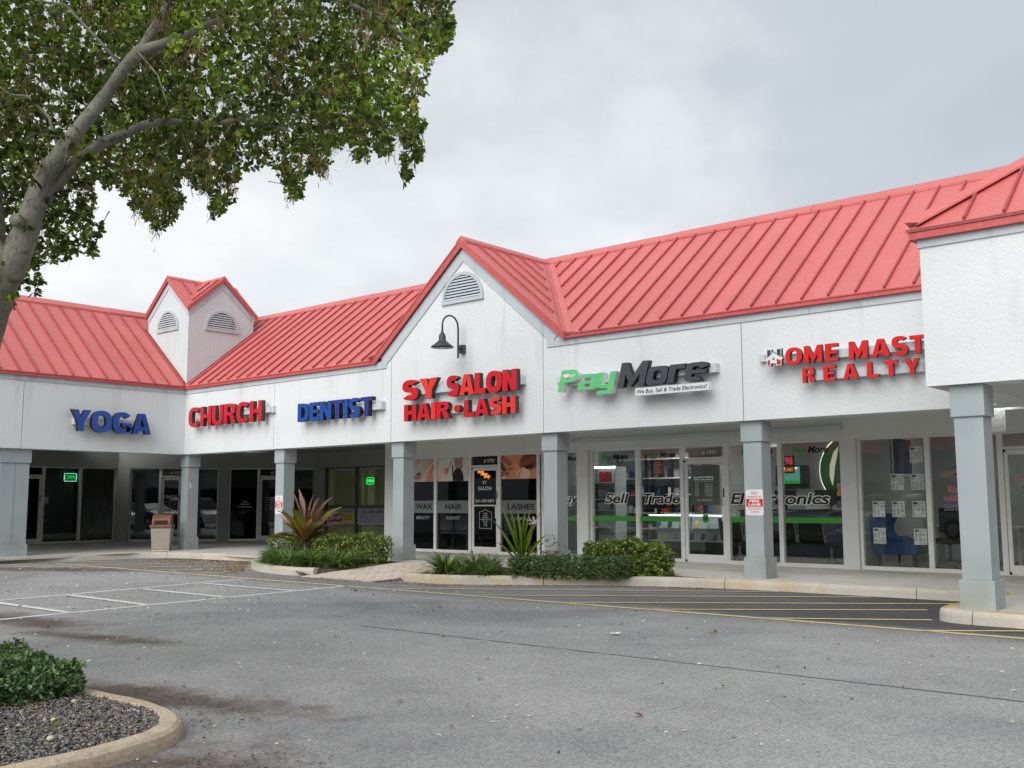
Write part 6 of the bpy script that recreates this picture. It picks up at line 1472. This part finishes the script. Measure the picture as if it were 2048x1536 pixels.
for x, y, lab in ((20.6, -10.31, 'nearest'), (20.57, -10.15, 'middle'), (20.66, -10.02, 'farthest')): scrap('petal', x, y, .022, (206, 198, 170), 'pale petal, %s of three in a short row on the asphalt' % lab, 'petal')
scrap('pine_cone_husk', 12.6, -4.6, .05, (46, 42, 36), 'dark husk standing on the asphalt near the paver path', 'husk', 1.2)

# big strap leaves built one by one
def strap_leaf(root, base, az, el, L, w, curl, cols, mat, twist=0, seg=9, name='leaf', undul=.0):
    """one broad leaf with a folded midrib; cols: (base, mid, tip) colours"""
    b = Vector(base); dx, dy = math.cos(az), math.sin(az); side = Vector((-dy, dx, 0)); t_ = el; p = b.copy(); V = []; C = []; st = L/seg
    for s in range(seg+1):
        k = s/seg; ww = w*(math.sin(math.pi*min(1, .08+k*.95))**.75)*(.35+.65*min(1, k*3)) if k > .0 else w*.15
        if s == seg: ww = .001
        d = Vector((dx*math.cos(t_), dy*math.cos(t_), math.sin(t_))); up = side.cross(d)
        sd = side*math.cos(twist*k)+up*math.sin(twist*k); up2 = sd.cross(d)
        und = math.sin(k*17+az*5)*undul
        V += [p+sd*ww/2-up2*(.18*ww+und*ww), p.copy(), p-sd*ww/2-up2*(.18*ww-und*ww)]
        c = np.array(cols[0])*(1-min(1, k*2))+np.array(cols[1])*(1-abs(k*2-1))+np.array(cols[2])*max(0, k*2-1)
        C += [c*1.0, c*1.35, c*.95]
        p = p+d*st; t_ -= curl*(.3+k)/seg*1.5
    F_ = []
    for s in range(seg):
        for j in (0, 1): F_.append((3*s+j, 3*s+j+1, 3*s+4+j, 3*s+3+j))
    o_ = off_of(root); me = bpy.data.meshes.new(name); me.from_pydata([tuple(v-o_) for v in V], [], F_); me.polygons.foreach_set('use_smooth', [True]*len(F_))
    at = me.attributes.new('tint', 'FLOAT_COLOR', 'POINT'); at.data.foreach_set('color', np.concatenate([np.array(C), np.ones((len(C), 1))], 1).astype(np.float32).ravel())
    me.materials.append(mat); me.update(); o = bpy.data.objects.new(name, me); COL.objects.link(o); o.parent = root; return o
VIEW = math.atan2(_R0[1], _R0[0])   # direction of the facade as seen: leaves fan mostly across it
ti = thing('cordyline', 'cordyline with broad olive, pink and maroon leaves in the mulched bed', 'plant', (6.62, -.95, 0))
MB().tube([(6.62, -.95, -.05), (6.61, -.96, .25), (6.62, -.95, .55)], [.035, .03, .02], 8).build('stem', m_bark, ti)
OL = (.17, .13, .025); PK = (.42, .26, .28); MR = (.14, .03, .03); GR = (.08, .11, .03)
fan = [(-1.40, .75, .95, .6), (-1.2, .35, 1.0, .8), (-1.0, .95, 1.05, .35), (-.75, 1.15, 1.1, .2), (-.45, 1.30, 1.15, .15), (-.1, 1.45, 1.25, .1), (.25, 1.35, 1.15, .15), (.5, 1.2, 1.15, .3), (.8, 1.0, 1.1, .5), (1.1, .75, 1.15, .6), (1.3, .5, 1.0, .9), (1.45, .25, .9, 1.1), (-1.55, .15, .95, .9), (-.3, .9, .8, .5), (.35, .8, .8, .6), (-.9, .5, .75, .9), (.95, .45, .7, 1.0), (0, 1.1, .9, .4), (2.2, .7, .8, .7), (-2.3, .8, .8, .6), (3.0, .9, .9, .5), (-1.35, .95, 1.1, .7), (1.25, .95, 1.15, .75), (.1, 1.2, 1.0, .3)]
for i, (f, el, L, curl) in enumerate(fan):
    az = VIEW+math.copysign(math.pi/2-min(math.pi/2, abs(f))*1.0, -1)*0 + (0 if f >= 0 else math.pi) + random.uniform(-.5, .5)
    if abs(f) > 1.8: az = VIEW-math.pi/2+random.uniform(-1, 1)
    cc = random.choice([(OL, OL, GR), (OL, OL, PK), (MR, (.22, .10, .06), PK), (OL, (.20, .15, .03), OL), ((.2, .12, .05), PK, PK)])
    strap_leaf(ti, (6.62+random.uniform(-.02, .02), -.95+random.uniform(-.02, .02), random.uniform(.2, .5)), az, min(1.5, el+.18), L*1.0, random.uniform(.19, .27), curl, cc, m_leafs, random.uniform(-.9, .9), undul=.10)
cr_ = thing('crinum_lily', 'tall lime green strap leaved lily behind the low dark hedge', 'plant', (12.75, -.75, 0))
for i, (f, el, L, curl) in enumerate([(-1, 1.15, 1.35, .1), (-1, 1.3, 1.25, .05), (1, 1.45, 1.15, .0), (1, 1.3, 1.2, .05), (1, 1.12, 1.3, .08), (-1, .95, 1.2, .15), (-1, 1.42, 1.15, .0), (1, 1.38, .9, .1), (-1, .75, .75, .2), (1, .95, .9, .4), (-1, 1.2, .9, .1), (1, 1.2, 1.0, .2)]):
    az = VIEW+(0 if f > 0 else math.pi)+random.uniform(-.4, .4)
    cc = ((.16, .24, .03), (.15, .23, .03), (.20, .26, .04)) if i != 8 else ((.14, .2, .04), (.2, .18, .06), (.35, .22, .14))
    strap_leaf(cr_, (12.75+random.uniform(-.03, .03), -.75+random.uniform(-.03, .03), random.uniform(0, .1)), az, min(1.5, el+.12), L*.93, random.uniform(.13, .18), curl, cc, m_leaf, random.uniform(-.8, .8))
MB().tube([(12.80, -.78, .0), (12.98, -.80, .40), (13.10, -.84, .74), (13.15, -.86, .86)], [.014, .012, .010, .008], 6).build('flower_stalk', M('maroon_stalk', (70, 44, 56), .6), cr_)
mb = MB()
for i in range(14):
    a = random.uniform(0, 6.28); e_ = random.uniform(-.2, 1.4); b = Vector((13.15, -.86, .86)); d = Vector((math.cos(a)*math.cos(e_), math.sin(a)*math.cos(e_), math.sin(e_))); mb.tube([b, b+d*.10, b+d*.17+Vector((0, 0, -.02))], [.005, .007, .002], 4)
mb.build('flowers', M('pale_lilac_petals', (205, 180, 196), .6, .15, 30), cr_)

# ---------------- near island: gravel, hedge, weeds
def stones(name, label, poly, n, s0, s1, z, mat):
    ico = np.array([(0, 0, 1), (.894, 0, .447), (.276, .851, .447), (-.724, .526, .447), (-.724, -.526, .447), (.276, -.851, .447), (.724, .526, -.447), (-.276, .851, -.447), (-.894, 0, -.447), (-.276, -.851, -.447), (.724, -.526, -.447), (0, 0, -1)])
    Fi = np.array([(0, 1, 2), (0, 2, 3), (0, 3, 4), (0, 4, 5), (0, 5, 1), (1, 6, 2), (2, 7, 3), (3, 8, 4), (4, 9, 5), (5, 10, 1), (6, 7, 2), (7, 8, 3), (8, 9, 4), (9, 10, 5), (10, 6, 1), (11, 7, 6), (11, 8, 7), (11, 9, 8), (11, 10, 9), (11, 6, 10)])
    xs = [p[0] for p in poly]; ys = [p[1] for p in poly]; x = rng.uniform(min(xs), max(xs), n*3); y = rng.uniform(min(ys), max(ys), n*3); ins = np.zeros(n*3, bool); j = len(poly)-1
    for i in range(len(poly)):
        xi, yi, xj, yj = *poly[i], *poly[j]; ins ^= ((yi > y) != (yj > y)) & (x < (xj-xi)*(y-yi)/(yj-yi+1e-12)+xi); j = i
    P = np.stack([x[ins], y[ins]], 1)[:n]; m = len(P)
    s = rng.uniform(s0, s1, (m, 1, 1))*rng.uniform(.5, 1.2, (m, 1, 3))*np.array([1, 1, .55]); V = ico[None]*(1+rng.normal(size=(m, 12, 1))*.16)*s
    a = rng.uniform(0, 6.28, m); ca, sa = np.cos(a)[:, None], np.sin(a)[:, None]; b_ = rng.normal(size=m)*.5; cb, sb_ = np.cos(b_)[:, None], np.sin(b_)[:, None]
    X, Y, Z = V[..., 0], V[..., 1], V[..., 2]; X, Z = X*cb-Z*sb_, X*sb_+Z*cb; X, Y = X*ca-Y*sa, X*sa+Y*ca
    V = np.stack([X+P[:, 0:1], Y+P[:, 1:2], Z+z+rng.uniform(-.008, .016, (m, 1))], -1).reshape(-1, 3)
    F_ = (np.arange(m)[:, None, None]*12+Fi[None]).reshape(-1, 3); me = bpy.data.meshes.new(name); me.vertices.add(len(V)); me.vertices.foreach_set('co', V.astype(np.float32).ravel())
    me.loops.add(F_.size); me.loops.foreach_set('vertex_index', F_.astype(np.int32).ravel()); me.polygons.add(len(F_)); me.polygons.foreach_set('loop_start', np.arange(0, F_.size, 3, dtype=np.int32))
    C = jitter_col((.155, .152, .152), m, .34, [((.26, .21, .165), .24), ((.42, .39, .34), .02), ((.05, .052, .058), .22)]); at = me.attributes.new('tint', 'FLOAT_COLOR', 'POINT'); at.data.foreach_set('color', np.repeat(np.concatenate([C, np.ones((m, 1))], 1), 12, 0).astype(np.float32).ravel())
    me.materials.append(mat); me.update(); o = bpy.data.objects.new(name, me); COL.objects.link(o); return tag(o, label, None, None, 'stuff')
mg, t, b, tc, g = newmat('slate_chips'); at = N('ShaderNodeAttribute', t, attribute_name='tint'); nn_ = maprange(t, noise(t, g.outputs['Position'], 90, 3), .3, .7, .8, 1.2)
sv = N('ShaderNodeVectorMath', t, operation='SCALE'); t.links.new(at.outputs['Color'], sv.inputs[0]); t.links.new(nn_, sv.inputs['Scale']); t.links.new(sv.outputs[0], b.inputs['Base Color']); b.inputs['Roughness'].default_value = .75
gpoly = [(17.5, -11.74), (18.3, -11.71), (18.85, -11.71), (19.15, -11.78), (19.38, -11.92), (19.54, -12.15), (19.61, -12.5), (19.67, -13.0), (19.7, -13.6), (17.5, -13.8)]
stones('slate_gravel', 'grey slate chips covering the near island', gpoly, 17000, .007, .017, -.072, mg)
chips('twigs_and_husks', 'brown twigs and leaf bits among the slate chips', [(gpoly, 1)], 2200, .035, .005, (.20, .13, .08), [((.36, .27, .18), .3)], -.055, .6)
chips('shed_leaves', 'orange brown leaves shed below the glossy hedge', [([(18.0, -11.75), (18.28, -11.75), (18.28, -13.2), (18.0, -13.2)], 1)], 150, .045, .020, (.24, .13, .06), [((.14, .07, .03), .4)], -.054, .5)
for i, (x, y, lab) in enumerate(((18.95, -12.35, 'small pale weed growing among the slate chips'),)):
    wd = thing('weed', lab, 'weed', (x, y, -.06)); o = blades('leaves', 26, .07, 1.0, .006, wd, (.22, .24, .10)); o['kind'] = 'stuff'
for (x, y, s, lab, c) in ((18.8, -12.3, .017, 'round cream pebble nearest the weed', (206, 190, 150)), (19.3, -12.55, .022, 'pale grey stone near the island kerb', (200, 192, 178)), (18.35, -11.95, .02, 'cream stone beside the glossy hedge', (196, 178, 140))):
    tag(MB().lathe((x, y, -.062), [(s*.5, 0), (s, s*.5), (s*.9, s*1.0), (s*.4, s*1.3)], 9).build('pebble', M('pebble_%d' % c[2], c, .8, .15, 40), smooth=True), lab, 'stone')
hedge('glossy_hedge', 'dark glossy hedge on the near island in front of the tree', 'hedge', 15.8, 18.16, -13.6, -11.68, -.08, .155, 9000, 7, .040, .019, (.085, .165, .058), [((.22, .32, .15), .30), ((.03, .06, .022), .25), ((.16, .22, .06), .04)], stems=16, uneven=.04, v=.3)

# ---------------- the large tree
tree = thing('shade_tree', 'large spreading tree with mottled grey limbs overhanging the parking lot', 'tree', (16.1, -12.35, -.05))
def W_(px, py, dist):   # measured limb points: a bearing and a distance from where the photograph was taken
    d = _F*FPX+_R*(px-1024)-_U*(py-768); return Vector(CAM+d*dist/FPX)
def limb3(pts, name, seg=12):
    P = [W_(a, b, c) for a, b, c, r in pts]; r_ = [.9*r*c/FPX for a, b, c, r in pts]; Q_ = []; RR = []
    for i in range(len(P)-1):
        p0, p1, p2, p3 = P[max(0, i-1)], P[i], P[i+1], P[min(len(P)-1, i+2)]
        for k in range(6):
            t_ = k/6; Q_.append(.5*((2*p1)+(p2-p0)*t_+(2*p0-5*p1+4*p2-p3)*t_**2+(3*p1-p0-3*p2+p3)*t_**3)); RR.append(r_[i]*(1-t_)+r_[i+1]*t_)
    Q_.append(P[-1]); RR.append(r_[-1]); MB().tube(Q_, RR, seg, jit=.05).build(name, m_bark, tree, smooth=True); return Q_, RR
limbs = []
limbs.append(limb3([(-190, 1350, 8.6, 78), (-178, 1200, 8.5, 62), (-130, 950, 8.3, 57), (-60, 720, 8.1, 52), (-27, 605, 8.0, 52), (-4, 535, 8.0, 50), (12, 490, 8.0, 32)], 'trunk', 18))
limbs.append(limb3([(-6, 560, 8.0, 46), (-22, 470, 8.0, 34), (-26, 380, 8.05, 32), (-30, 240, 8.1, 27), (-34, 60, 8.3, 22), (-10, -160, 8.5, 15), (30, -380, 8.7, 8)], 'limb'))
limbs.append(limb3([(14, 550, 8.0, 34), (46, 480, 7.95, 30), (68, 412, 7.9, 25), (92, 352, 7.88, 22), (126, 300, 7.85, 18), (168, 245, 7.8, 15.5), (213, 188, 7.75, 14), (254, 128, 7.7, 12), (284, 95, 7.7, 12)], 'limb', 14))
limbs.append(limb3([(76, 412, 7.9, 20), (108, 370, 7.95, 17), (148, 330, 8.0, 13), (200, 290, 8.05, 11.5), (255, 266, 8.1, 10.5), (308, 245, 8.15, 9), (370, 244, 8.35, 6), (432, 246, 8.2, 6), (500, 240, 8.3, 5), (580, 262, 8.4, 3)], 'limb'))
limbs.append(limb3([(270, 120, 7.7, 11), (318, 40, 7.75, 10), (345, -10, 7.8, 8), (420, -120, 7.9, 6)], 'limb'))
limbs.append(limb3([(278, 102, 7.7, 12), (325, 88, 7.65, 11), (382, 66, 7.7, 8), (440, 40, 8.1, 6), (520, 40, 8.4, 4)], 'limb'))
limbs.append(limb3([(380, -60, 7.8, 10), (520, -50, 7.8, 8), (680, 0, 7.8, 5.5), (760, 40, 7.8, 4), (830, 90, 7.8, 2.5)], 'limb'))
limbs.append(limb3([(-30, 430, 8.1, 20), (-140, 300, 8.6, 15), (-300, 120, 9.2, 10), (-480, 0, 9.8, 5)], 'limb'))
# branch collar and old pruning scars
for px, py, r_ in ((34, 440, 15), (200, 282, 6)):
    c = W_(px, py, 7.78 if px < 100 else 8.0); MB().lathe((c.x, c.y, c.z-.05), [(r_*.0018, 0), (r_*.0036, .03), (r_*.0038, .06), (r_*.0026, .085)], 10).build('pruning_scar', m_bark, tree, smooth=True)
# crown volume
CC = np.array([16.7, -11.6, 6.3]); CR = np.array([5.3, 5.2, 3.9])
poly = [(-60, 640), (-60, -400), (940, -400), (880, -60), (895, -10), (906, 45), (900, 80), (888, 100), (866, 118), (852, 150), (858, 172), (838, 190), (832, 225), (846, 252), (838, 285), (844, 305), (832, 335), (826, 358), (806, 362), (800, 335), (806, 300), (798, 262), (784, 268), (778, 300), (758, 312), (742, 300), (736, 322), (716, 326), (706, 305), (690, 290), (672, 302), (650, 300), (662, 325), (640, 348), (618, 342), (606, 360), (602, 398), (580, 392), (562, 368), (556, 338), (536, 328), (518, 342), (494, 338), (474, 352), (470, 398), (452, 412), (430, 440), (418, 428), (412, 392), (388, 372), (362, 352), (346, 372), (362, 400), (352, 440), (330, 452), (316, 462), (300, 440), (276, 428), (262, 400), (240, 380), (214, 376), (186, 352), (188, 395), (180, 430), (206, 458), (198, 485), (186, 508), (164, 500), (140, 512), (110, 530), (98, 540), (90, 500), (86, 545), (74, 588), (52, 580), (46, 560), (40, 600), (-10, 640)]
def inpoly(x, y):
    ins = np.zeros(len(x), bool); j = len(poly)-1
    for i in range(len(poly)):
        xi, yi, xj, yj = *poly[i], *poly[j]; ins ^= ((yi > y) != (yj > y)) & (x < (xj-xi)*(y-yi)/(yj-yi+1e-12)+xi); j = i
    return ins
def lobes(P, sc, seed):
    """smooth pseudo noise from sines: makes clumps and gaps"""
    r_ = np.random.default_rng(seed); v = np.zeros(len(P))
    for k in range(9):
        d = r_.normal(size=3); d /= np.linalg.norm(d); v += np.sin(P@d*sc*(1+.25*k)+r_.uniform(0, 6.28))
    return v/3
def sample(n):
    P = rng.normal(size=(n, 3)); P /= np.linalg.norm(P, axis=1)[:, None]; P *= rng.random((n, 1))**(1/3); P = CC+P*CR
    d = P-CAM; z = d@_F; x = 1024+FPX*(d@_R)/z; y = 768-FPX*(d@_U)/z
    infr = (x > -60) & (y > -60) & (x < 2100) & (z > .5)
    keep = np.where(infr, inpoly(x, y), P[:, 2] > 3.6+.25*np.hypot(P[:, 0]-CC[0], P[:, 1]-CC[1])*.4) & (z > 4.8)
    keep &= ~((x >= 900) & (z > .5) & (y < 0)) | (x < 950)
    keep &= ~(infr & (z < np.where(x < 320, 7.7, 7.1)))   # limbs carry their leaves behind and above, the near underside is bare
    cl = lobes(P, 2.6, 5)
    keep &= rng.random(n) < np.clip(.60+cl*.95, .02, 1)
    return P[keep], infr[keep], x[keep], y[keep]
P, infr, sx_, sy_ = sample(112000)
k = infr | (rng.random(len(P)) < .26); P = P[k]; infr = infr[k]
A = (P-CC)/CR+rng.normal(size=P.shape)*.55+np.array([0, 0, .25])
p_, D, Nn = rosettes(P, A, 7, .062, .034, (.5, 1.35))
m = len(p_)
leaf_mesh('crown', p_, D, Nn, .054*rng.uniform(.6, 1.4, m), .034*rng.uniform(.7, 1.3, m), np.clip(jitter_col((.090, .125, .026), m, .32, [((.22, .30, .045), .15), ((.05, .075, .018), .24), ((.26, .19, .05), .03)])*np.exp(lobes(p_, 1.9, 3)*.62)[:, None], .004, .6), m_leaf, tree)['kind'] = 'stuff'
print('crown leaves', m)
# seed tassels and dead bits hanging in the crown
ks = np.where(infr)[0]; ks = rng.permutation(ks); ks = ks[P[ks][:, 2] > 3.75]; ks = ks[lobes(P[ks], 2.3, 9) > .1][:520]; T = np.repeat(P[ks], 46, 0)+rng.normal(size=(len(ks)*46, 3))*np.array([.035, .035, .06])
D = rng.normal(size=T.shape)*.45+np.array([0, 0, -1]); m = len(T)
leaf_mesh('seed_tassels', T, D, rng.normal(size=T.shape), .085*rng.uniform(.5, 1.3, m), .008*np.ones(m), jitter_col((.19, .115, .06), m, .35, [((.30, .22, .10), .35)]), m_dry, tree)['kind'] = 'stuff'
# twigs and hanging threads
tw = MB(); ks = rng.permutation(len(P))[:900]
for i in ks:
    p = Vector(P[i]); d = (Vector(CC)-p).normalized()*.12+Vector(rng.normal(size=3))*.05; tw.tube([p, p+d, p+d*1.8+Vector((0, 0, -.03))], [.002, .004, .006], 3, cap=False)
low = [i for i in range(len(P)) if infr[i] and P[i][2] < 4.6]
for i in random.sample(low, min(220, len(low))):
    p = Vector(P[i]); a = random.uniform(-.05, .05); b = random.uniform(-.05, .05); L = random.uniform(.05, .16); tw.tube([p, p+Vector((a, b, -L*.5)), p+Vector((a*1.5, b-.02, -L))], [.0016, .0014, .0008], 3, cap=False)
tw.build('twigs', M('twig_bark', (92, 78, 60), .9, .2), tree)['kind'] = 'stuff'
# secondary branches from limb points into the crown
sb = []
allp = [(q, r_) for Q_, RR in limbs[1:] for q, r_ in zip(Q_, RR)]
for i in random.sample(range(len(P)), 110):
    tgt = Vector(P[i]); q, r_ = min(random.sample(allp, 14), key=lambda a: (a[0]-tgt).length)
    if (q-tgt).length > 1.7: continue
    mid = q.lerp(tgt, .5)+Vector(rng.normal(size=3))*.12+Vector((0, 0, .10)); rr = min(r_*.5, .015); mb = MB(); mb.tube([q, q.lerp(mid, .5)+Vector(rng.normal(size=3))*.04, mid, mid.lerp(tgt, .5)+Vector(rng.normal(size=3))*.04, tgt], [rr, rr*.8, rr*.65, rr*.4, .004], 6); mb.build('branch', m_bark, tree, smooth=True)

# ================================================================== what the shop glass mirrors, behind the viewpoint
def car(lab, loc, rz, rgb, kind='suv', L=4.6):
    c = thing('parked_car', lab, 'car', loc, rz, 'cars parked across the lot')
    paint = M('car_paint_%d' % rgb[0], rgb, .25, .02, spec=.6); gls = M('car_glass', (22, 26, 28), .1, 0, spec=.8); tyre = M('tyre', (22, 22, 22), .8); H = {'suv': 1.7, 'sedan': 1.42, 'pickup': 1.8}[kind]
    x = L/2
    body = [(-x, .35), (-x+.02, .75), (-x+.12, .95), (x-1.0, .98), (x-.12, .80), (x, .6), (x, .32), (x-.2, .25), (-x+.2, .25)]
    roof_ = {'suv': [(-x+.1, .95), (-x+.35, H-.06), (-x+.7, H), (x-2.2, H), (x-1.25, .98)], 'sedan': [(-x+.5, .95), (-x+1.1, H-.04), (-x+1.6, H), (x-2.2, H-.02), (x-1.3, .98)], 'pickup': [(-x+1.9, .95), (-x+2.0, H-.05), (-x+2.4, H), (x-2.0, H-.02), (x-1.3, .98)]}[kind]
    def prof(P, w0, w1, nm, m, z0=.9):
        mb = MB(); n = len(P); zt = max(z for _, z in P)
        for s in (-1, 1): mb.v += [(a, s*(w0 if z <= z0+.1 else w1), z) for a, z in P]
        mb.f = [tuple(range(n)) if True else 0, tuple(n+i for i in reversed(range(n)))]+[(i, n+i, n+(i+1) % n, (i+1) % n) for i in range(n)]; mb.m = [0]*len(mb.f)
        return local(mb, nm, m, c, bevel=.04)
    prof(body, .9, .9, 'body', paint); prof(roof_, .84, .68, 'cabin', paint)
    cxx = sum(a for a, _ in roof_)/len(roof_)
    sw = MB()
    for s in (-1, 1):
        P = [(cxx+(a-cxx)*.88, min(z, H-.14)) for a, z in roof_]; P = [(a, max(z, 1.02)) for a, z in P]
        y0 = lambda z: s*(.862+(.715-.862)*(z-1.0)/(H-1.0))
        V = [(a, y0(z), z) for a, z in P]; sw.add(V, [tuple(range(len(V)))])
    local(sw, 'side_windows', gls, c)
    ws_ = MB(); a0, z0 = roof_[-1]; a1, z1 = roof_[-2]; f_ = lambda k, y: (a0+(a1-a0)*k+.02, y, z0+(z1-z0)*k+.02)
    ws_.add([f_(.08, -.76), f_(.08, .76), f_(.9, .64), f_(.9, -.64)], [(0, 1, 2, 3)]); local(ws_, 'windscreen', gls, c)
    for sx in (-x+.85, x-.9):
        for s in (-1, 1):
            w = MB().tube([(sx, s*.70, .34), (sx, s*.915, .34)], .34, 20); wo = local(w, 'wheel', tyre, c); r2 = MB().tube([(sx, s*.915, .34), (sx, s*.925, .34)], .21, 14); local(r2, 'rim', m_steel, wo) if False else None
            rm = r2.build('rim', m_steel, None); rm.parent = wo
    for s in (-1, 1):
        local(MB().box(x-.10, x+.012, s*.55-.17, s*.55+.17, .62, .76), 'headlight', M('headlight', (215, 220, 222), .2), c); local(MB().box(-x-.012, -x+.1, s*.68-.1, s*.68+.1, .7, .9), 'tail_light', M('tail_light', (150, 16, 18), .3), c)
    return c
car('white SUV at the far end of the row mirrored in the corner shop glass', (3.6, -19.6, ZA), R(90), (226, 228, 228), 'suv'); car('dark blue sedan parked between the two white SUVs', (6.6, -19.8, ZA), R(90), (34, 42, 60), 'sedan')
car('long white SUV nearer the silver grey pickup', (9.5, -19.5, ZA), R(90), (222, 224, 224), 'suv', 4.8); car('silver grey pickup opposite the realty office', (14.6, -18.2, ZA), R(4), (150, 154, 158), 'pickup', 5.6)
car('white pickup at the end of the opposite row', (23.5, -24.5, ZA), R(4), (225, 226, 226), 'pickup', 5.4); car('dark grey sedan opposite the salon', (30.0, -27.0, ZA), R(90), (52, 54, 58), 'sedan'); car('white sedan opposite the electronics shop', (33.2, -27.0, ZA), R(90), (220, 222, 222), 'sedan')
ob = thing('opposite_building', 'long pale shop row with a red metal roof across the parking lot', 'building', (10, -42, 0))
MB().box(-28, 58, -48, -42, ZA, 4.3).build('wall', M('pale_far_wall', (150, 152, 150), .8, .08, .3), ob); MB().box(-28, 58, -41.99, -41.9, 0, 2.5).build('window_band', M('dark_shopfront', (34, 36, 38), .2), ob)
MB().prism([(-29, -41.6, 4.3), (-29, -45, 7.0), (-29, -48.4, 4.3)], (88, 0, 0), 0).build('roof', m_roof, ob)
ob2 = thing('side_building', 'grey two level side building at the end of the lot', 'building', (58, -20, 0))
MB().box(56, 62, -60, 25, ZA, 7.2).build('wall', M('far_wall', (150, 152, 154), .8, .1, .3), ob2); MB().box(55.9, 55.99, -60, 25, 0, 2.6).build('window_band', M('dark_shopfront', (34, 36, 38)), ob2)
tr2 = copy_tree(tree); tr2.location = (44, -22, 0); tr2.rotation_euler.z = 2.2; tr2.scale = (.8, .8, .8); tr2['label'] = 'smaller spreading tree in the far lot beyond the parked cars'
tr3 = copy_tree(tree); tr3.location = (30, -36, 0); tr3.rotation_euler.z = 4.0; tr3.scale = (.8, .8, .8); tr3['label'] = 'spreading tree before the long shop row across the lot'
# sweep: drop helper meshes that nothing uses
for me in list(bpy.data.meshes):
    if me.users == 0: bpy.data.meshes.remove(me)
